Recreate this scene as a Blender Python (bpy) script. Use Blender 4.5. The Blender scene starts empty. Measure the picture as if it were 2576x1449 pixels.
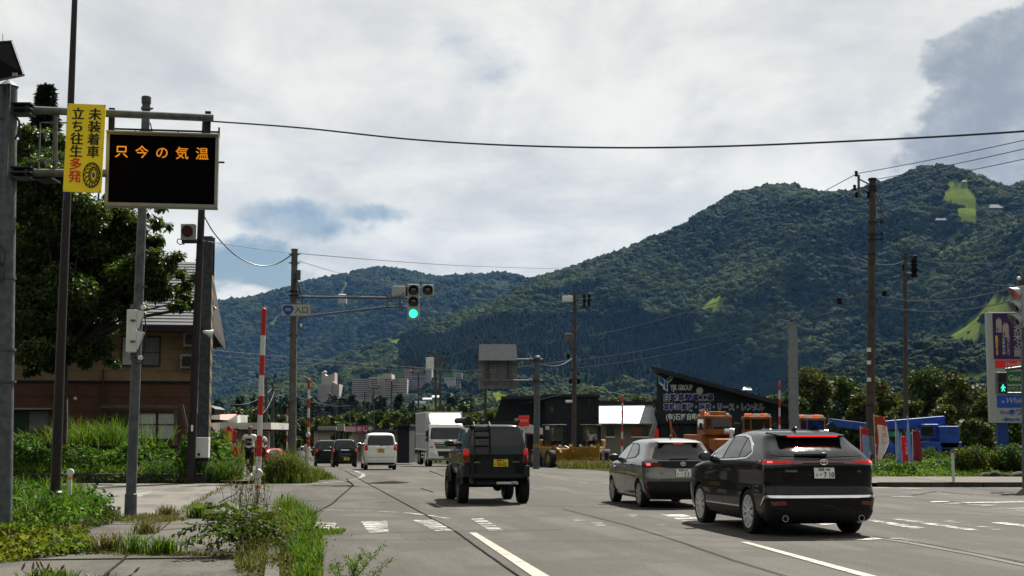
import bpy, bmesh, math, random
import numpy as np
from mathutils import Vector, Matrix, Euler
from mathutils import noise as mnoise
R = math.radians
S = bpy.context.scene
COL = S.collection
random.seed(7); np.random.seed(7)
# ------------------------------------------------------------------ camera, sky, sun
F, CX, CY, HZ, HCAM = 3600.0, 1288.0, 724.5, 1090.0, 1.6
TH = math.atan((HZ - CY) / F)
cd = bpy.data.cameras.new('camera'); cam = bpy.data.objects.new('camera', cd); COL.objects.link(cam)
cd.sensor_width = 36; cd.lens = 36 * F / 2576; cd.clip_start = 0.1; cd.clip_end = 20000
cam.location = (0, 0, HCAM); cam.rotation_euler = (R(90) + TH, 0, 0)
S.camera = cam
SUN_EL, SUN_AZ = 53.0, 24.0           # azimuth measured from +Y towards +X
wd = bpy.data.worlds.new('World'); S.world = wd; wd.use_nodes = True
S.view_settings.view_transform = 'Standard'; S.view_settings.look = 'None'
S.view_settings.exposure = 1.5; S.view_settings.gamma = 1; S.view_settings.use_curve_mapping = False
S.render.engine = 'CYCLES'
S.cycles.use_denoising = True
S.cycles.max_bounces = 8; S.cycles.diffuse_bounces = 3; S.cycles.glossy_bounces = 4; S.cycles.transparent_max_bounces = 8
S.cycles.volume_bounces = 0
S.cycles.caustics_reflective = False; S.cycles.caustics_refractive = False

def nn(nt, t, **kw):
    n = nt.nodes.new(t)
    ins = kw.pop('ins', {})
    for k, v in kw.items(): setattr(n, k, v)
    for k, v in ins.items():
        if isinstance(v, bpy.types.NodeSocket): nt.links.new(v, n.inputs[k])
        else: n.inputs[k].default_value = v
    return n
def mth(nt, op, a, b=0.0, c=0.0, clamp=False):
    n = nn(nt, 'ShaderNodeMath', operation=op, use_clamp=clamp)
    for i, v in enumerate((a, b, c)):
        if isinstance(v, bpy.types.NodeSocket): nt.links.new(v, n.inputs[i])
        else: n.inputs[i].default_value = v
    return n.outputs[0]
def mixc(nt, fac, a, b, blend='MIX'):
    n = nn(nt, 'ShaderNodeMix', data_type='RGBA', blend_type=blend)
    for i, v in ((0, fac), (6, a), (7, b)):
        if isinstance(v, bpy.types.NodeSocket): nt.links.new(v, n.inputs[i])
        else: n.inputs[i].default_value = v if i == 0 else (*v[:3], 1)
    return n.outputs[2]
def smooth(nt, v, lo, hi):
    n = nn(nt, 'ShaderNodeMapRange', interpolation_type='SMOOTHSTEP')
    nt.links.new(v, n.inputs[0]); n.inputs[1].default_value = lo; n.inputs[2].default_value = hi
    return n.outputs[0]

def pdir(x, y):
    a = (x - CX) / F; b = (CY - y) / F
    c, s = math.cos(TH), math.sin(TH)
    return Vector((a, c - b * s, s + b * c))
def W(x, y, D):
    d = pdir(x, y); return Vector((0, 0, HCAM)) + d * (D / d.y)
def G(x, y, z=0.0):
    d = pdir(x, y); return Vector((0, 0, HCAM)) + d * ((z - HCAM) / d.z)
def PX(p):
    v = Vector(p) - Vector((0, 0, HCAM)); c, s = math.cos(TH), math.sin(TH)
    d = v.y * c + v.z * s; u = -v.y * s + v.z * c
    return (CX + F * v.x / d, CY - F * u / d)

def build_world():
    nt = wd.node_tree; nt.nodes.clear()
    sky = nn(nt, 'ShaderNodeTexSky', sky_type='NISHITA', sun_disc=False, sun_elevation=R(SUN_EL), sun_rotation=R(SUN_AZ))
    sky.altitude = 250; sky.air_density = 1.2; sky.dust_density = 1.2; sky.ozone_density = 2.0
    tc = nn(nt, 'ShaderNodeTexCoord').outputs['Generated']
    sep = nn(nt, 'ShaderNodeSeparateXYZ', ins={0: tc})
    zz = mth(nt, 'ADD', mth(nt, 'MAXIMUM', sep.outputs[2], 0.0), 0.10)
    cm = nn(nt, 'ShaderNodeCombineXYZ', ins={0: mth(nt, 'DIVIDE', sep.outputs[0], zz), 1: mth(nt, 'DIVIDE', sep.outputs[1], zz), 2: 0.35})
    def noise(vec, sc, det, rough, dist=0.0, off=(0, 0, 0), stretch=(1, 1, 1)):
        mp = nn(nt, 'ShaderNodeMapping', ins={0: vec}); mp.inputs['Location'].default_value = off; mp.inputs['Scale'].default_value = stretch
        n = nn(nt, 'ShaderNodeTexNoise', ins={'Vector': mp.outputs[0], 'Scale': sc, 'Detail': det, 'Roughness': rough, 'Distortion': dist})
        return n.outputs['Fac']
    n1 = noise(cm.outputs[0], 0.85, 9, 0.55, 0.5, (3.1, 1.7, 0), (1.5, 0.6, 1))
    n2 = noise(cm.outputs[0], 2.3, 8, 0.6, 0.3, (9.2, 4.4, 0), (1.3, 0.7, 1))
    n3 = noise(tc, 3.0, 8, 0.55, 0.4, (1.5, 7.4, 0), (1, 1, 2.0))
    n4 = noise(tc, 9.0, 8, 0.62, 0.2, (4.5, 2.4, 0), (1, 1, 1.6))
    def lobe(px, py, rx, rz):
        d = pdir(px, py).normalized()
        sb = nn(nt, 'ShaderNodeVectorMath', operation='SUBTRACT', ins={0: tc, 1: d})
        mp = nn(nt, 'ShaderNodeMapping', ins={0: sb.outputs[0]}); mp.inputs['Scale'].default_value = (1 / rx, 1 / rx, 1 / rz)
        return nn(nt, 'ShaderNodeVectorMath', operation='LENGTH', ins={0: mp.outputs[0]}).outputs['Value']
    # cover: mostly overcast with a few blue gaps
    cov = mth(nt, 'ADD', mth(nt, 'MULTIPLY', n1, 0.6), mth(nt, 'MULTIPLY', n4, 0.4))
    gap = None
    for (a, b, c, d, amt) in ((680, 550, 0.085, 0.022, 0.25), (840, 535, .07, .010, .20), (590, 655, 0.055, 0.030, 0.34), (1240, 415, 0.035, 0.013, 0.13), (560, 600, .08, .04, .12), (1040, 110, .10, .03, .02), (1960, 215, .05, .02, .05)):
        g = mth(nt, 'MULTIPLY', smooth(nt, mth(nt, 'ADD', lobe(a, b, c, d), mth(nt, 'MULTIPLY', mth(nt, 'SUBTRACT', n4, 0.5), 2.2)), 1.15, 0.1), amt)
        gap = g if gap is None else mth(nt, 'MAXIMUM', gap, g)
    cmask = smooth(nt, mth(nt, 'SUBTRACT', cov, gap), 0.19, 0.40)
    # brightness of the cloud deck
    br = mth(nt, 'ADD', mth(nt, 'MULTIPLY', n2, 0.5), mth(nt, 'MULTIPLY', n3, 0.5))
    ccol = mixc(nt, smooth(nt, br, 0.36, 0.62), (0.47, 0.485, 0.485), (0.72, 0.712, 0.655))
    # darker bank of cumulus low on the right and soft grey streaks
    cu = None
    for (a, b, c, d) in ((2575, 260, .046, .05), (2500, 150, .036, .030), (2680, 330, .10, .06), (2470, 330, .040, .042), (2530, 430, .045, .026), (2900, 230, .14, .07)):
        q = lobe(a, b, c, d); cu = q if cu is None else mth(nt, 'MINIMUM', cu, q)
    cum = smooth(nt, mth(nt, 'ADD', cu, mth(nt, 'MULTIPLY', mth(nt, 'SUBTRACT', n4, 0.5), 1.9)), 1.08, 0.88)
    n5 = noise(tc, 16.0, 8, 0.6, 0.3, (2.2, 8.1, 3.3), (1, 1, 1.2)); cuc = mixc(nt, smooth(nt, mth(nt, 'ADD', mth(nt, 'MULTIPLY', n4, .5), mth(nt, 'MULTIPLY', n5, .5)), 0.38, 0.60), (0.215, 0.245, 0.28), (0.45, 0.47, 0.48))
    S_BG = 0.1
    skyc = mixc(nt, 1.0, sky.outputs[0], (.19, .205, .215), 'MULTIPLY')
    k = 0.445 / S_BG
    cl = nn(nt, 'ShaderNodeVectorMath', operation='SCALE', ins={0: ccol}); cl.inputs['Scale'].default_value = k
    cu2 = nn(nt, 'ShaderNodeVectorMath', operation='SCALE', ins={0: cuc}); cu2.inputs['Scale'].default_value = k
    c1 = mixc(nt, cmask, skyc, cl.outputs[0])
    c2 = mixc(nt, mth(nt, 'MULTIPLY', cum, 0.9), c1, cu2.outputs[0])
    bg = nn(nt, 'ShaderNodeBackground', ins={'Color': c2, 'Strength': S_BG})
    out = nn(nt, 'ShaderNodeOutputWorld', ins={'Surface': bg.outputs[0]})
build_world()
sl = bpy.data.lights.new('sun', 'SUN'); sl.energy = 5.0; sl.angle = R(0.6); sl.color = (1.0, 0.95, 0.86)
sun = bpy.data.objects.new('sun', sl); COL.objects.link(sun)
_sd = Vector((math.sin(R(SUN_AZ)) * math.cos(R(SUN_EL)), math.cos(R(SUN_AZ)) * math.cos(R(SUN_EL)), math.sin(R(SUN_EL))))
sun.rotation_euler = _sd.to_track_quat('Z', 'Y').to_euler(); sun.location = _sd * 60

# ------------------------------------------------------------------ helpers
MATS = {}
def alb(c):
    k = float(np.interp(max(c), [.28, .50], [.66, 1.0])); return tuple(v * k for v in c)
def M(name, c=(.5, .5, .5), r=.6, m=0.0, var=.12, sc=6.0, bump=0.0, bsc=40.0, emit=0.0, coat=0.0, c2=None, spec=.5, stretch=None, island=0.0, trans=0.0, thr=(.35, .65)):
    if name in MATS: return MATS[name]
    mt = bpy.data.materials.new(name); mt.use_nodes = True; nt = mt.node_tree
    b = nt.nodes['Principled BSDF']
    b.inputs['Roughness'].default_value = r; b.inputs['Metallic'].default_value = m; b.inputs['Specular IOR Level'].default_value = spec
    b.inputs['Coat Weight'].default_value = coat; b.inputs['Coat Roughness'].default_value = 0.03
    tc = nn(nt, 'ShaderNodeTexCoord'); vec = tc.outputs['Object']
    if stretch:
        mp = nn(nt, 'ShaderNodeMapping', ins={0: vec}); mp.inputs['Scale'].default_value = stretch; vec = mp.outputs[0]
    if emit: emit *= .66; sp_ = 1
    else: c = alb(c); c2 = alb(c2) if c2 else c2
    spec = spec if (coat or m > .3 or spec > .5) else spec * .55; b.inputs['Specular IOR Level'].default_value = spec
    if c2 is None: c2 = tuple(min(1, v * (1 + var)) for v in c); c1 = tuple(v * (1 - var) for v in c)
    else: c1 = c
    n = nn(nt, 'ShaderNodeTexNoise', ins={'Vector': vec, 'Scale': sc, 'Detail': 6, 'Roughness': .6})
    col = mixc(nt, smooth(nt, n.outputs['Fac'], *thr), c1, c2)
    if island:
        g = nn(nt, 'ShaderNodeNewGeometry')
        hs = nn(nt, 'ShaderNodeHueSaturation', ins={'Color': col})
        nt.links.new(mth(nt, 'ADD', mth(nt, 'MULTIPLY', g.outputs['Random Per Island'], island * 1.6), 1 - island * .8), hs.inputs['Value'])
        nt.links.new(mth(nt, 'ADD', mth(nt, 'MULTIPLY', mth(nt, 'FRACT', mth(nt, 'MULTIPLY', g.outputs['Random Per Island'], 37.7)), .07), .465), hs.inputs['Hue'])
        col = hs.outputs[0]
    nt.links.new(col, b.inputs['Base Color'])
    if emit:
        nt.links.new(col, b.inputs['Emission Color']); b.inputs['Emission Strength'].default_value = emit
    if bump:
        n2 = nn(nt, 'ShaderNodeTexNoise', ins={'Vector': vec, 'Scale': bsc, 'Detail': 5, 'Roughness': .6})
        bp = nn(nt, 'ShaderNodeBump', ins={'Height': n2.outputs['Fac'], 'Strength': bump, 'Distance': 0.02}); nt.links.new(bp.outputs[0], b.inputs['Normal'])
    if trans:
        tr = nn(nt, 'ShaderNodeBsdfTranslucent', ins={'Color': mixc(nt, 1.0, col, (1, 1, 1) if name.startswith('flag') else (1.5, 1.7, .8), 'MULTIPLY')})
        mx = nn(nt, 'ShaderNodeMixShader', ins={0: trans, 1: b.outputs[0], 2: tr.outputs[0]})
        nt.links.new(mx.outputs[0], nt.nodes['Material Output'].inputs['Surface'])
    MATS[name] = mt; return mt

def link(name, me, parent=None, m=None, smooth_=False):
    o = bpy.data.objects.new(name, me); COL.objects.link(o)
    if parent is not None: o.parent = parent
    if m is not None:
        for q in (m if isinstance(m, (list, tuple)) else [m]): me.materials.append(q)
    if smooth_: me.polygons.foreach_set('use_smooth', [True] * len(me.polygons))
    return o
class MB:
    def __init__(s): s.v = []; s.f = []; s.mi = []; s.cur = 0
    def add(s, vs, fs):
        b = len(s.v); s.v.extend([tuple(q) for q in vs]); s.f.extend([tuple(b + i for i in q) for q in fs]); s.mi.extend([s.cur] * len(fs)); return s
    def box(s, c, d, rz=0.0, rx=0.0, ry=0.0):
        m = Euler((rx, ry, rz)).to_matrix(); c = Vector(c); h = [q / 2 for q in d]
        vs = [c + m @ Vector((x * h[0], y * h[1], z * h[2])) for x in (-1, 1) for y in (-1, 1) for z in (-1, 1)]
        return s.add(vs, [(0, 1, 3, 2), (4, 6, 7, 5), (0, 4, 5, 1), (2, 3, 7, 6), (0, 2, 6, 4), (1, 5, 7, 3)])
    def bar(s, a, b, w, h=None):
        a = Vector(a); b = Vector(b); h = h or w; d = (b - a); L = d.length; d.normalize()
        up = Vector((0, 0, 1)) if abs(d.z) < .9 else Vector((0, 1, 0))
        x = d.cross(up).normalized(); z = x.cross(d)
        vs = [p + x * (i * w / 2) + z * (k * h / 2) for p in (a, b) for (i, k) in ((-1, -1), (1, -1), (1, 1), (-1, 1))]
        return s.add(vs, [(0, 1, 2, 3), (7, 6, 5, 4), (0, 4, 5, 1), (1, 5, 6, 2), (2, 6, 7, 3), (3, 7, 4, 0)])
    def tube(s, pts, r, n=8, cap=True):
        pts = [Vector(p) for p in pts]; k = len(pts); rs = r if isinstance(r, (list, tuple)) else [r] * k
        vs = []; prev = None
        for i, p in enumerate(pts):
            d = (pts[min(i + 1, k - 1)] - pts[max(i - 1, 0)]).normalized()
            if prev is None:
                up = Vector((0, 0, 1)) if abs(d.z) < .9 else Vector((1, 0, 0)); x = d.cross(up).normalized()
            else: x = (prev - d * prev.dot(d)).normalized()
            prev = x; y = d.cross(x)
            vs += [p + (x * math.cos(2 * math.pi * j / n) + y * math.sin(2 * math.pi * j / n)) * rs[i] for j in range(n)]
        fs = [(i * n + j, i * n + (j + 1) % n, (i + 1) * n + (j + 1) % n, (i + 1) * n + j) for i in range(k - 1) for j in range(n)]
        if cap: fs += [tuple(range(n - 1, -1, -1)), tuple((k - 1) * n + j for j in range(n))]
        return s.add(vs, fs)
    def cyl(s, a, b, r, r2=None, n=16): return s.tube([a, b], [r, r if r2 is None else r2], n)
    def prism(s, poly, d, o=(0, 0, 0)):
        """poly: 3-D points (planar ring), extruded by vector d"""
        n = len(poly); P = [Vector(p) + Vector(o) for p in poly]; d = Vector(d)
        return s.add(P + [p + d for p in P], [tuple(range(n - 1, -1, -1)), tuple(range(n, 2 * n))] + [(i, (i + 1) % n, n + (i + 1) % n, n + i) for i in range(n)])
    def lathe(s, prof, c=(0, 0, 0), n=24, axis='Z', cap=True):
        c = Vector(c); k = len(prof); vs = []
        for (r, h) in prof:
            for j in range(n):
                a = 2 * math.pi * j / n; u, w = r * math.cos(a), r * math.sin(a)
                vs.append(c + (Vector((u, w, h)) if axis == 'Z' else Vector((h, u, w)) if axis == 'X' else Vector((u, h, w))))
        fs = [(i * n + j, i * n + (j + 1) % n, (i + 1) * n + (j + 1) % n, (i + 1) * n + j) for i in range(k - 1) for j in range(n)]
        if cap: fs += [tuple(range(n - 1, -1, -1)), tuple((k - 1) * n + j for j in range(n))]
        return s.add(vs, fs)
    def ellip(s, c, r, n=12, m=8):
        c = Vector(c); vs = [c + Vector((0, 0, -r[2]))]
        for i in range(1, m):
            t = -math.pi / 2 + math.pi * i / m
            vs += [c + Vector((r[0] * math.cos(t) * math.cos(2 * math.pi * j / n), r[1] * math.cos(t) * math.sin(2 * math.pi * j / n), r[2] * math.sin(t))) for j in range(n)]
        vs.append(c + Vector((0, 0, r[2]))); L = len(vs) - 1
        fs = [(0, 1 + (j + 1) % n, 1 + j) for j in range(n)]
        for i in range(m - 2):
            for j in range(n): fs.append((1 + i * n + j, 1 + i * n + (j + 1) % n, 1 + (i + 1) * n + (j + 1) % n, 1 + (i + 1) * n + j))
        fs += [(L, 1 + (m - 2) * n + j, 1 + (m - 2) * n + (j + 1) % n) for j in range(n)]
        return s.add(vs, fs)
    def mesh(s, name):
        me = bpy.data.meshes.new(name); me.from_pydata(s.v, [], s.f); me.polygons.foreach_set('material_index', s.mi); me.update(); return me
    def build(s, name, m, parent=None, smooth_=False, bevel=0.0):
        me = s.mesh(name)
        bm = bmesh.new(); bm.from_mesh(me)
        bmesh.ops.recalc_face_normals(bm, faces=bm.faces)
        if bevel: bmesh.ops.bevel(bm, geom=list(bm.edges), offset=bevel, segments=2, affect='EDGES', profile=.6, clamp_overlap=True)
        bm.to_mesh(me); bm.free()
        o = link(name, me, parent, m, False)
        if smooth_:
            me.polygons.foreach_set('use_smooth', [True] * len(me.polygons))
            me.set_sharp_from_angle(angle=R(40))
        return o
def tag(o, label=None, cat=None, group=None, kind=None):
    if label: o['label'] = label
    if cat: o['category'] = cat
    if group: o['group'] = group
    if kind: o['kind'] = kind
    return o
def thing(name, label, cat, loc=(0, 0, 0), rz=0.0, group=None):
    o = bpy.data.objects.new(name, None); COL.objects.link(o); o.location = loc; o.rotation_euler = (0, 0, rz); o.empty_display_size = .3
    return tag(o, label, cat, group)
def B(name, m, parent, *boxes, bevel=0.0):
    b = MB()
    for q in boxes: b.box(*q)
    return b.build(name, m, parent, bevel=bevel)
_ch = {}
def kids(o):
    return list(o.children)
def dup(root, loc=None, rz=None, label=None, parent=None):
    c = root.copy(); COL.objects.link(c); c.parent = parent
    if loc is not None: c.location = loc
    if rz is not None: c.rotation_euler = (0, 0, rz)
    if label: c['label'] = label
    for ch in kids(root): dup(ch, parent=c)
    return c
def text(name, body, size, m, parent, loc, rot=(R(90), 0, 0), ext=.004, off=0.0, sx=1.0, align='LEFT', spacing=1.0, line=1.0, shear=0.0):
    cu = bpy.data.curves.new(name, 'FONT'); cu.body = body; cu.size = size; cu.extrude = ext; cu.offset = off; cu.align_x = align; cu.resolution_u = 3
    cu.space_character = spacing; cu.space_line = line; cu.shear = shear
    t = bpy.data.objects.new(name, cu); COL.objects.link(t)
    me = bpy.data.meshes.new_from_object(t.evaluated_get(bpy.context.evaluated_depsgraph_get()))
    bpy.data.objects.remove(t)
    o = bpy.data.objects.new(name, me); COL.objects.link(o); o.parent = parent
    me.materials.clear(); me.materials.append(m)
    o.location = loc; o.rotation_euler = rot; o.scale = (sx, 1, 1)
    return o
GZT = ([-200, 62, 72, 100, 140, 260, 420, 700, 9000], [0, 0, -.12, -.72, -1.3, -2.3, -3.0, -4.0, -4.0])
def gz(Y): return float(np.interp(Y, *GZT))
AR = R(9.1); UR = Vector((-math.sin(AR), math.cos(AR), 0)); RR = Vector((math.cos(AR), math.sin(AR), 0))
def road(s, t, z=None):
    p = UR * s + RR * t; p.z = gz(p.y) if z is None else z; return p
# ------------------------------------------------------------------ terrain
def groundmat():
    mt = bpy.data.materials.new('ground_earth'); mt.use_nodes = True; nt = mt.node_tree; b = nt.nodes['Principled BSDF']
    g = nn(nt, 'ShaderNodeNewGeometry').outputs['Position']
    n = nn(nt, 'ShaderNodeTexNoise', ins={'Vector': g, 'Scale': .35, 'Detail': 9, 'Roughness': .65}).outputs[0]
    n2 = nn(nt, 'ShaderNodeTexNoise', ins={'Vector': g, 'Scale': 9, 'Detail': 5, 'Roughness': .7}).outputs[0]
    c = mixc(nt, smooth(nt, n, .42, .6), (.036, .032, .021), (.020, .030, .010)); c = mixc(nt, smooth(nt, n2, .3, .75), c, (.04, .04, .022))
    nt.links.new(c, b.inputs['Base Color']); b.inputs['Roughness'].default_value = 1; b.inputs['Specular IOR Level'].default_value = 0
    bp = nn(nt, 'ShaderNodeBump', ins={'Height': n2, 'Strength': .6, 'Distance': .03}); nt.links.new(bp.outputs[0], b.inputs['Normal'])
    return mt
def sheet(name, xs, ys, zf, m, kind='structure'):
    V = [(x, y, zf(x, y)) for y in ys for x in xs]; n = len(xs)
    Fs = [(j * n + i, j * n + i + 1, (j + 1) * n + i + 1, (j + 1) * n + i) for j in range(len(ys) - 1) for i in range(n - 1)]
    me = bpy.data.meshes.new(name); me.from_pydata(V, [], Fs); o = link(name, me, None, m, True); return tag(o, kind=kind)
GY = [-60, -20, 0, 20, 40, 55, 62, 66, 70, 74, 80, 90, 100, 115, 130, 140, 180, 220, 260, 340, 420, 560, 700, 1200, 2500, 6500]
sheet('ground', [-3500, -900, -300, -100, -50, -20, 0, 20, 50, 100, 300, 900, 3500], GY, lambda x, y: gz(y) - .06, groundmat())

RID_R = ([300, 480, 600, 700, 900, 1100, 1250, 1350, 1450, 1560, 1700, 1800, 1860, 1950, 2000, 2060, 2150, 2250, 2330, 2380, 2440, 2480, 2540, 2620, 2800, 3100, 3600, 4300],
         [1085, 1030, 985, 950, 880, 806, 752, 702, 676, 640, 590, 552, 512, 484, 480, 494, 486, 480, 456, 452, 445, 460, 484, 470, 450, 520, 640, 900])
RID_L = ([-900, -300, 0, 300, 480, 545, 620, 700, 760, 850, 940, 1000, 1080, 1180, 1250, 1300, 1350, 1450, 1600, 1900, 2400],
         [900, 850, 820, 790, 765, 754, 748, 726, 706, 686, 668, 670, 690, 686, 686, 695, 703, 730, 780, 860, 1000])
def fbm(x, y, sc, oc=5, seed=0.0):
    return mnoise.fractal(Vector((x / sc + seed, y / sc, seed * 1.7)), 1.0, 2.0, oc)
def azpx(X, Y): return CX + F * (X / max(Y, 1.0)) / math.cos(TH)
def mkmount(name, RID, foot, ridge, rough, az0, az1, na, nd, m, seed, dback):
    """height field laid out on bearings and distances from the junction: slope rises from foot to ridge, spurs from noise"""
    V = []; NDs = nd
    for i in range(na):
        px = az0 + (az1 - az0) * i / (na - 1); ta = (px - CX) / F
        hy = float(np.interp(px, *RID)) + 9
        rg = ridge(px); ft = foot(px)
        # wobble ridge height a little with noise (tree canopy adds the rest)
        Hr = (HZ - hy) / F * rg
        for j in range(NDs):
            q = j / (NDs - 1); d = ft + (rg * dback - ft) * q
            X, Y = ta * d, d
            w = (d - ft) / (rg - ft)
            if w <= 1: h = Hr * (0.30 * w + 0.70 * (w * w * (3 - 2 * w)))
            else: h = Hr * max(0, 1 - 1.3 * (w - 1))
            nz = fbm(X, Y, rough * 2.2, 4, seed) * .9 + (0.5 - abs(fbm(X, Y, rough, 4, seed + 5))) * .9 - .3
            env = max(0.0, min(1, w * 3)) * max(0.0, min(1, (.95 - w) * 2.4))
            h += nz * Hr * .36 * env
            V.append((X, Y, -4.5 + max(h, 0) + 0.0))
    Fs = [(i * NDs + j, (i + 1) * NDs + j, (i + 1) * NDs + j + 1, i * NDs + j + 1) for i in range(na - 1) for j in range(NDs - 1)]
    me = bpy.data.meshes.new(name); me.from_pydata(V, [], Fs)
    at = me.attributes.new('run', 'FLOAT', 'POINT'); bb = [(min(p[0] for p in r), max(p[0] for p in r), min(p[1] for p in r), max(p[1] for p in r), r) for r in RUNS_R + RUNS_L]; rv = []
    for p in V:
        x, y = PX(p); rv.append(1.0 if any(a - 1 < x < b and c - 1 < y < d and inpoly(x, y, r) for a, b, c, d, r in bb) else 0.0)
    at.data.foreach_set('value', rv)
    o = link(name, me, None, m, True); tag(o, kind='structure')
    return o, np.array(V).reshape(na, NDs, 3)
def inpoly(x, y, P):
    c = False; n = len(P); j = n - 1
    for i in range(n):
        if (P[i][1] > y) != (P[j][1] > y) and x < (P[j][0] - P[i][0]) * (y - P[i][1]) / (P[j][1] - P[i][1]) + P[i][0]: c = not c
        j = i
    return c
# open grass runs on the slopes (as seen from the junction)
RUNS_R = [[(2381, 450), (2433, 447), (2443, 473), (2463, 511), (2494, 513), (2490, 523), (2466, 530), (2465, 549), (2450, 561), (2419, 551), (2402, 541), (2407, 525), (2386, 505), (2359, 504), (2365, 492), (2381, 473)],
          [(2414, 566), (2398, 588), (2386, 608), (2362, 630), (2352, 644), (2372, 642), (2400, 618), (2414, 598), (2432, 572)],
          [(2330, 668), (2345, 665), (2380, 690), (2390, 700), (2335, 698)], [(2560, 535), (2576, 538), (2576, 560), (2568, 555)],
          [(2490, 740), (2576, 735), (2560, 810), (2470, 850), (2440, 862), (2400, 852), (2360, 846), (2450, 795)],
          [(1800, 740), (1826, 738), (1832, 770), (1800, 785), (1760, 778)], [(1975, 850), (2040, 838), (2060, 850), (1990, 870)],
          [(975, 852), (990, 845), (1012, 850), (1015, 862), (985, 868), (972, 866)], [(895, 893), (915, 886), (940, 880), (925, 892), (900, 898)], [(1230, 980), (1290, 982), (1288, 1012), (1230, 1014)],
          [(2405, 945), (2480, 925), (2490, 950), (2420, 965)]]
RUNS_L = [[(880, 672), (872, 690), (862, 720), (850, 745), (858, 746), (872, 716), (882, 690), (890, 672)], [(690, 795), (716, 775), (730, 772), (700, 800), (680, 828), (662, 838), (668, 820)],
          [(548, 908), (590, 893), (572, 905), (552, 915)], [(985, 770), (1010, 785), (1040, 800), (1020, 800)]]
CLEAR = [[(792, 935), (862, 935), (858, 1030), (796, 1030)], [(880, 940), (1030, 935), (1030, 1022), (880, 1030)], [(1012, 928), (1092, 922), (1092, 975), (1012, 985)], [(982, 988), (1054, 988), (1054, 1034), (982, 1034)], [(1112, 936), (1166, 936), (1166, 985), (1112, 985)], [(2346, 546), (2388, 546), (2388, 566), (2346, 566)], [(2482, 512), (2530, 512), (2530, 538), (2482, 538)], [(2266, 680), (2306, 680), (2306, 696), (2266, 696)]]
def slopemat():
    mt = bpy.data.materials.new('slope_ground'); mt.use_nodes = True; nt = mt.node_tree; b = nt.nodes['Principled BSDF']
    g = nn(nt, 'ShaderNodeNewGeometry').outputs['Position']
    n = nn(nt, 'ShaderNodeTexNoise', ins={'Vector': g, 'Scale': .06, 'Detail': 9, 'Roughness': .65}).outputs[0]
    c = mixc(nt, smooth(nt, n, .35, .65), (.050, .074, .012), (.082, .104, .018)); at = nn(nt, 'ShaderNodeAttribute', attribute_name='run'); c = mixc(nt, smooth(nt, at.outputs['Fac'], .3, .7), (.008, .015, .004), c)
    nt.links.new(c, b.inputs['Base Color']); b.inputs['Roughness'].default_value = 1; b.inputs['Specular IOR Level'].default_value = 0
    n2 = nn(nt, 'ShaderNodeTexNoise', ins={'Vector': g, 'Scale': .35, 'Detail': 6, 'Roughness': .65}).outputs[0]
    bp = nn(nt, 'ShaderNodeBump', ins={'Height': n2, 'Strength': .8, 'Distance': 2.0}); nt.links.new(bp.outputs[0], b.inputs['Normal'])
    return mt
SLM = slopemat()
footR = lambda px: float(np.interp(px, [300, 900, 1300, 1700, 2200, 2700, 4300], [1150, 900, 760, 700, 620, 560, 560]))
ridgR = lambda px: float(np.interp(px, [300, 900, 1350, 1700, 2000, 2430, 2800, 4300], [1900, 2200, 2400, 2400, 2350, 2300, 2200, 2200]))
footL = lambda px: 1900.0
ridgL = lambda px: float(np.interp(px, [-900, 500, 950, 1400, 2400], [3700, 3800, 3900, 3800, 3700]))
mtR, VR = mkmount('mountain', RID_R, footR, ridgR, 330.0, 300, 3300, 520, 190, SLM, 3.3, 1.35)
mtL, VL = mkmount('mountain', RID_L, footL, ridgL, 600.0, -700, 1900, 300, 110, SLM, 8.1, 1.25)
mtR['label'] = 'steep forested mountain with ski runs rising on the right'; mtL['label'] = 'hazy blue forested mountain closing the valley'

VB = []  # unseen hill ring behind the camera, added to darken reflections in the cars
for i in range(97):
    a = R(60 + 240 * i / 96)
    for j in range(14):
        q = j / 13; d = 260 + 1900 * q; X, Y = math.sin(a) * d, math.cos(a) * d
        VB.append((X, Y, -4.5 + (430 + 160 * fbm(X, Y, 700, 4, 1.1)) * (q ** 1.15)))
me = bpy.data.meshes.new('mountain'); me.from_pydata(VB, [], [(i * 14 + j, (i + 1) * 14 + j, (i + 1) * 14 + j + 1, i * 14 + j + 1) for i in range(96) for j in range(13)])
BACKM = M('unseen_back_hill', (.012, .024, .007), .95, c2=(.035, .055, .014), sc=.03, spec=.1)
tag(link('mountain', me, None, BACKM, True), kind='structure')
def canopymat(name, c1, c2, c3):
    mt = bpy.data.materials.new(name); mt.use_nodes = True; nt = mt.node_tree; b = nt.nodes['Principled BSDF']
    oi = nn(nt, 'ShaderNodeObjectInfo'); rnd = oi.outputs['Random']
    g = nn(nt, 'ShaderNodeNewGeometry').outputs['Position']
    n = nn(nt, 'ShaderNodeTexNoise', ins={'Vector': g, 'Scale': .006, 'Detail': 4, 'Roughness': .6}).outputs[0]
    nf = nn(nt, 'ShaderNodeTexNoise', ins={'Vector': g, 'Scale': .9, 'Detail': 4, 'Roughness': .7}).outputs[0]
    c = mixc(nt, mth(nt, 'POWER', rnd, 1.5), c1, c2); c = mixc(nt, mth(nt, 'MULTIPLY', smooth(nt, n, .47, .62), .8), c, c3)
    c = mixc(nt, smooth(nt, nf, .3, .7), mixc(nt, 1.0, c, (.72, .75, .7), 'MULTIPLY'), c)
    nt.links.new(c, b.inputs['Base Color']); b.inputs['Roughness'].default_value = .85; b.inputs['Specular IOR Level'].default_value = .03
    return mt
CAN = canopymat('canopy_broadleaf', (.0045, .0110, .0018), (.0140, .0275, .0032), (.034, .048, .0050))
CED = canopymat('canopy_cedar', (.0030, .0080, .0030), (.0055, .0125, .0038), (.008, .016, .004))
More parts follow.
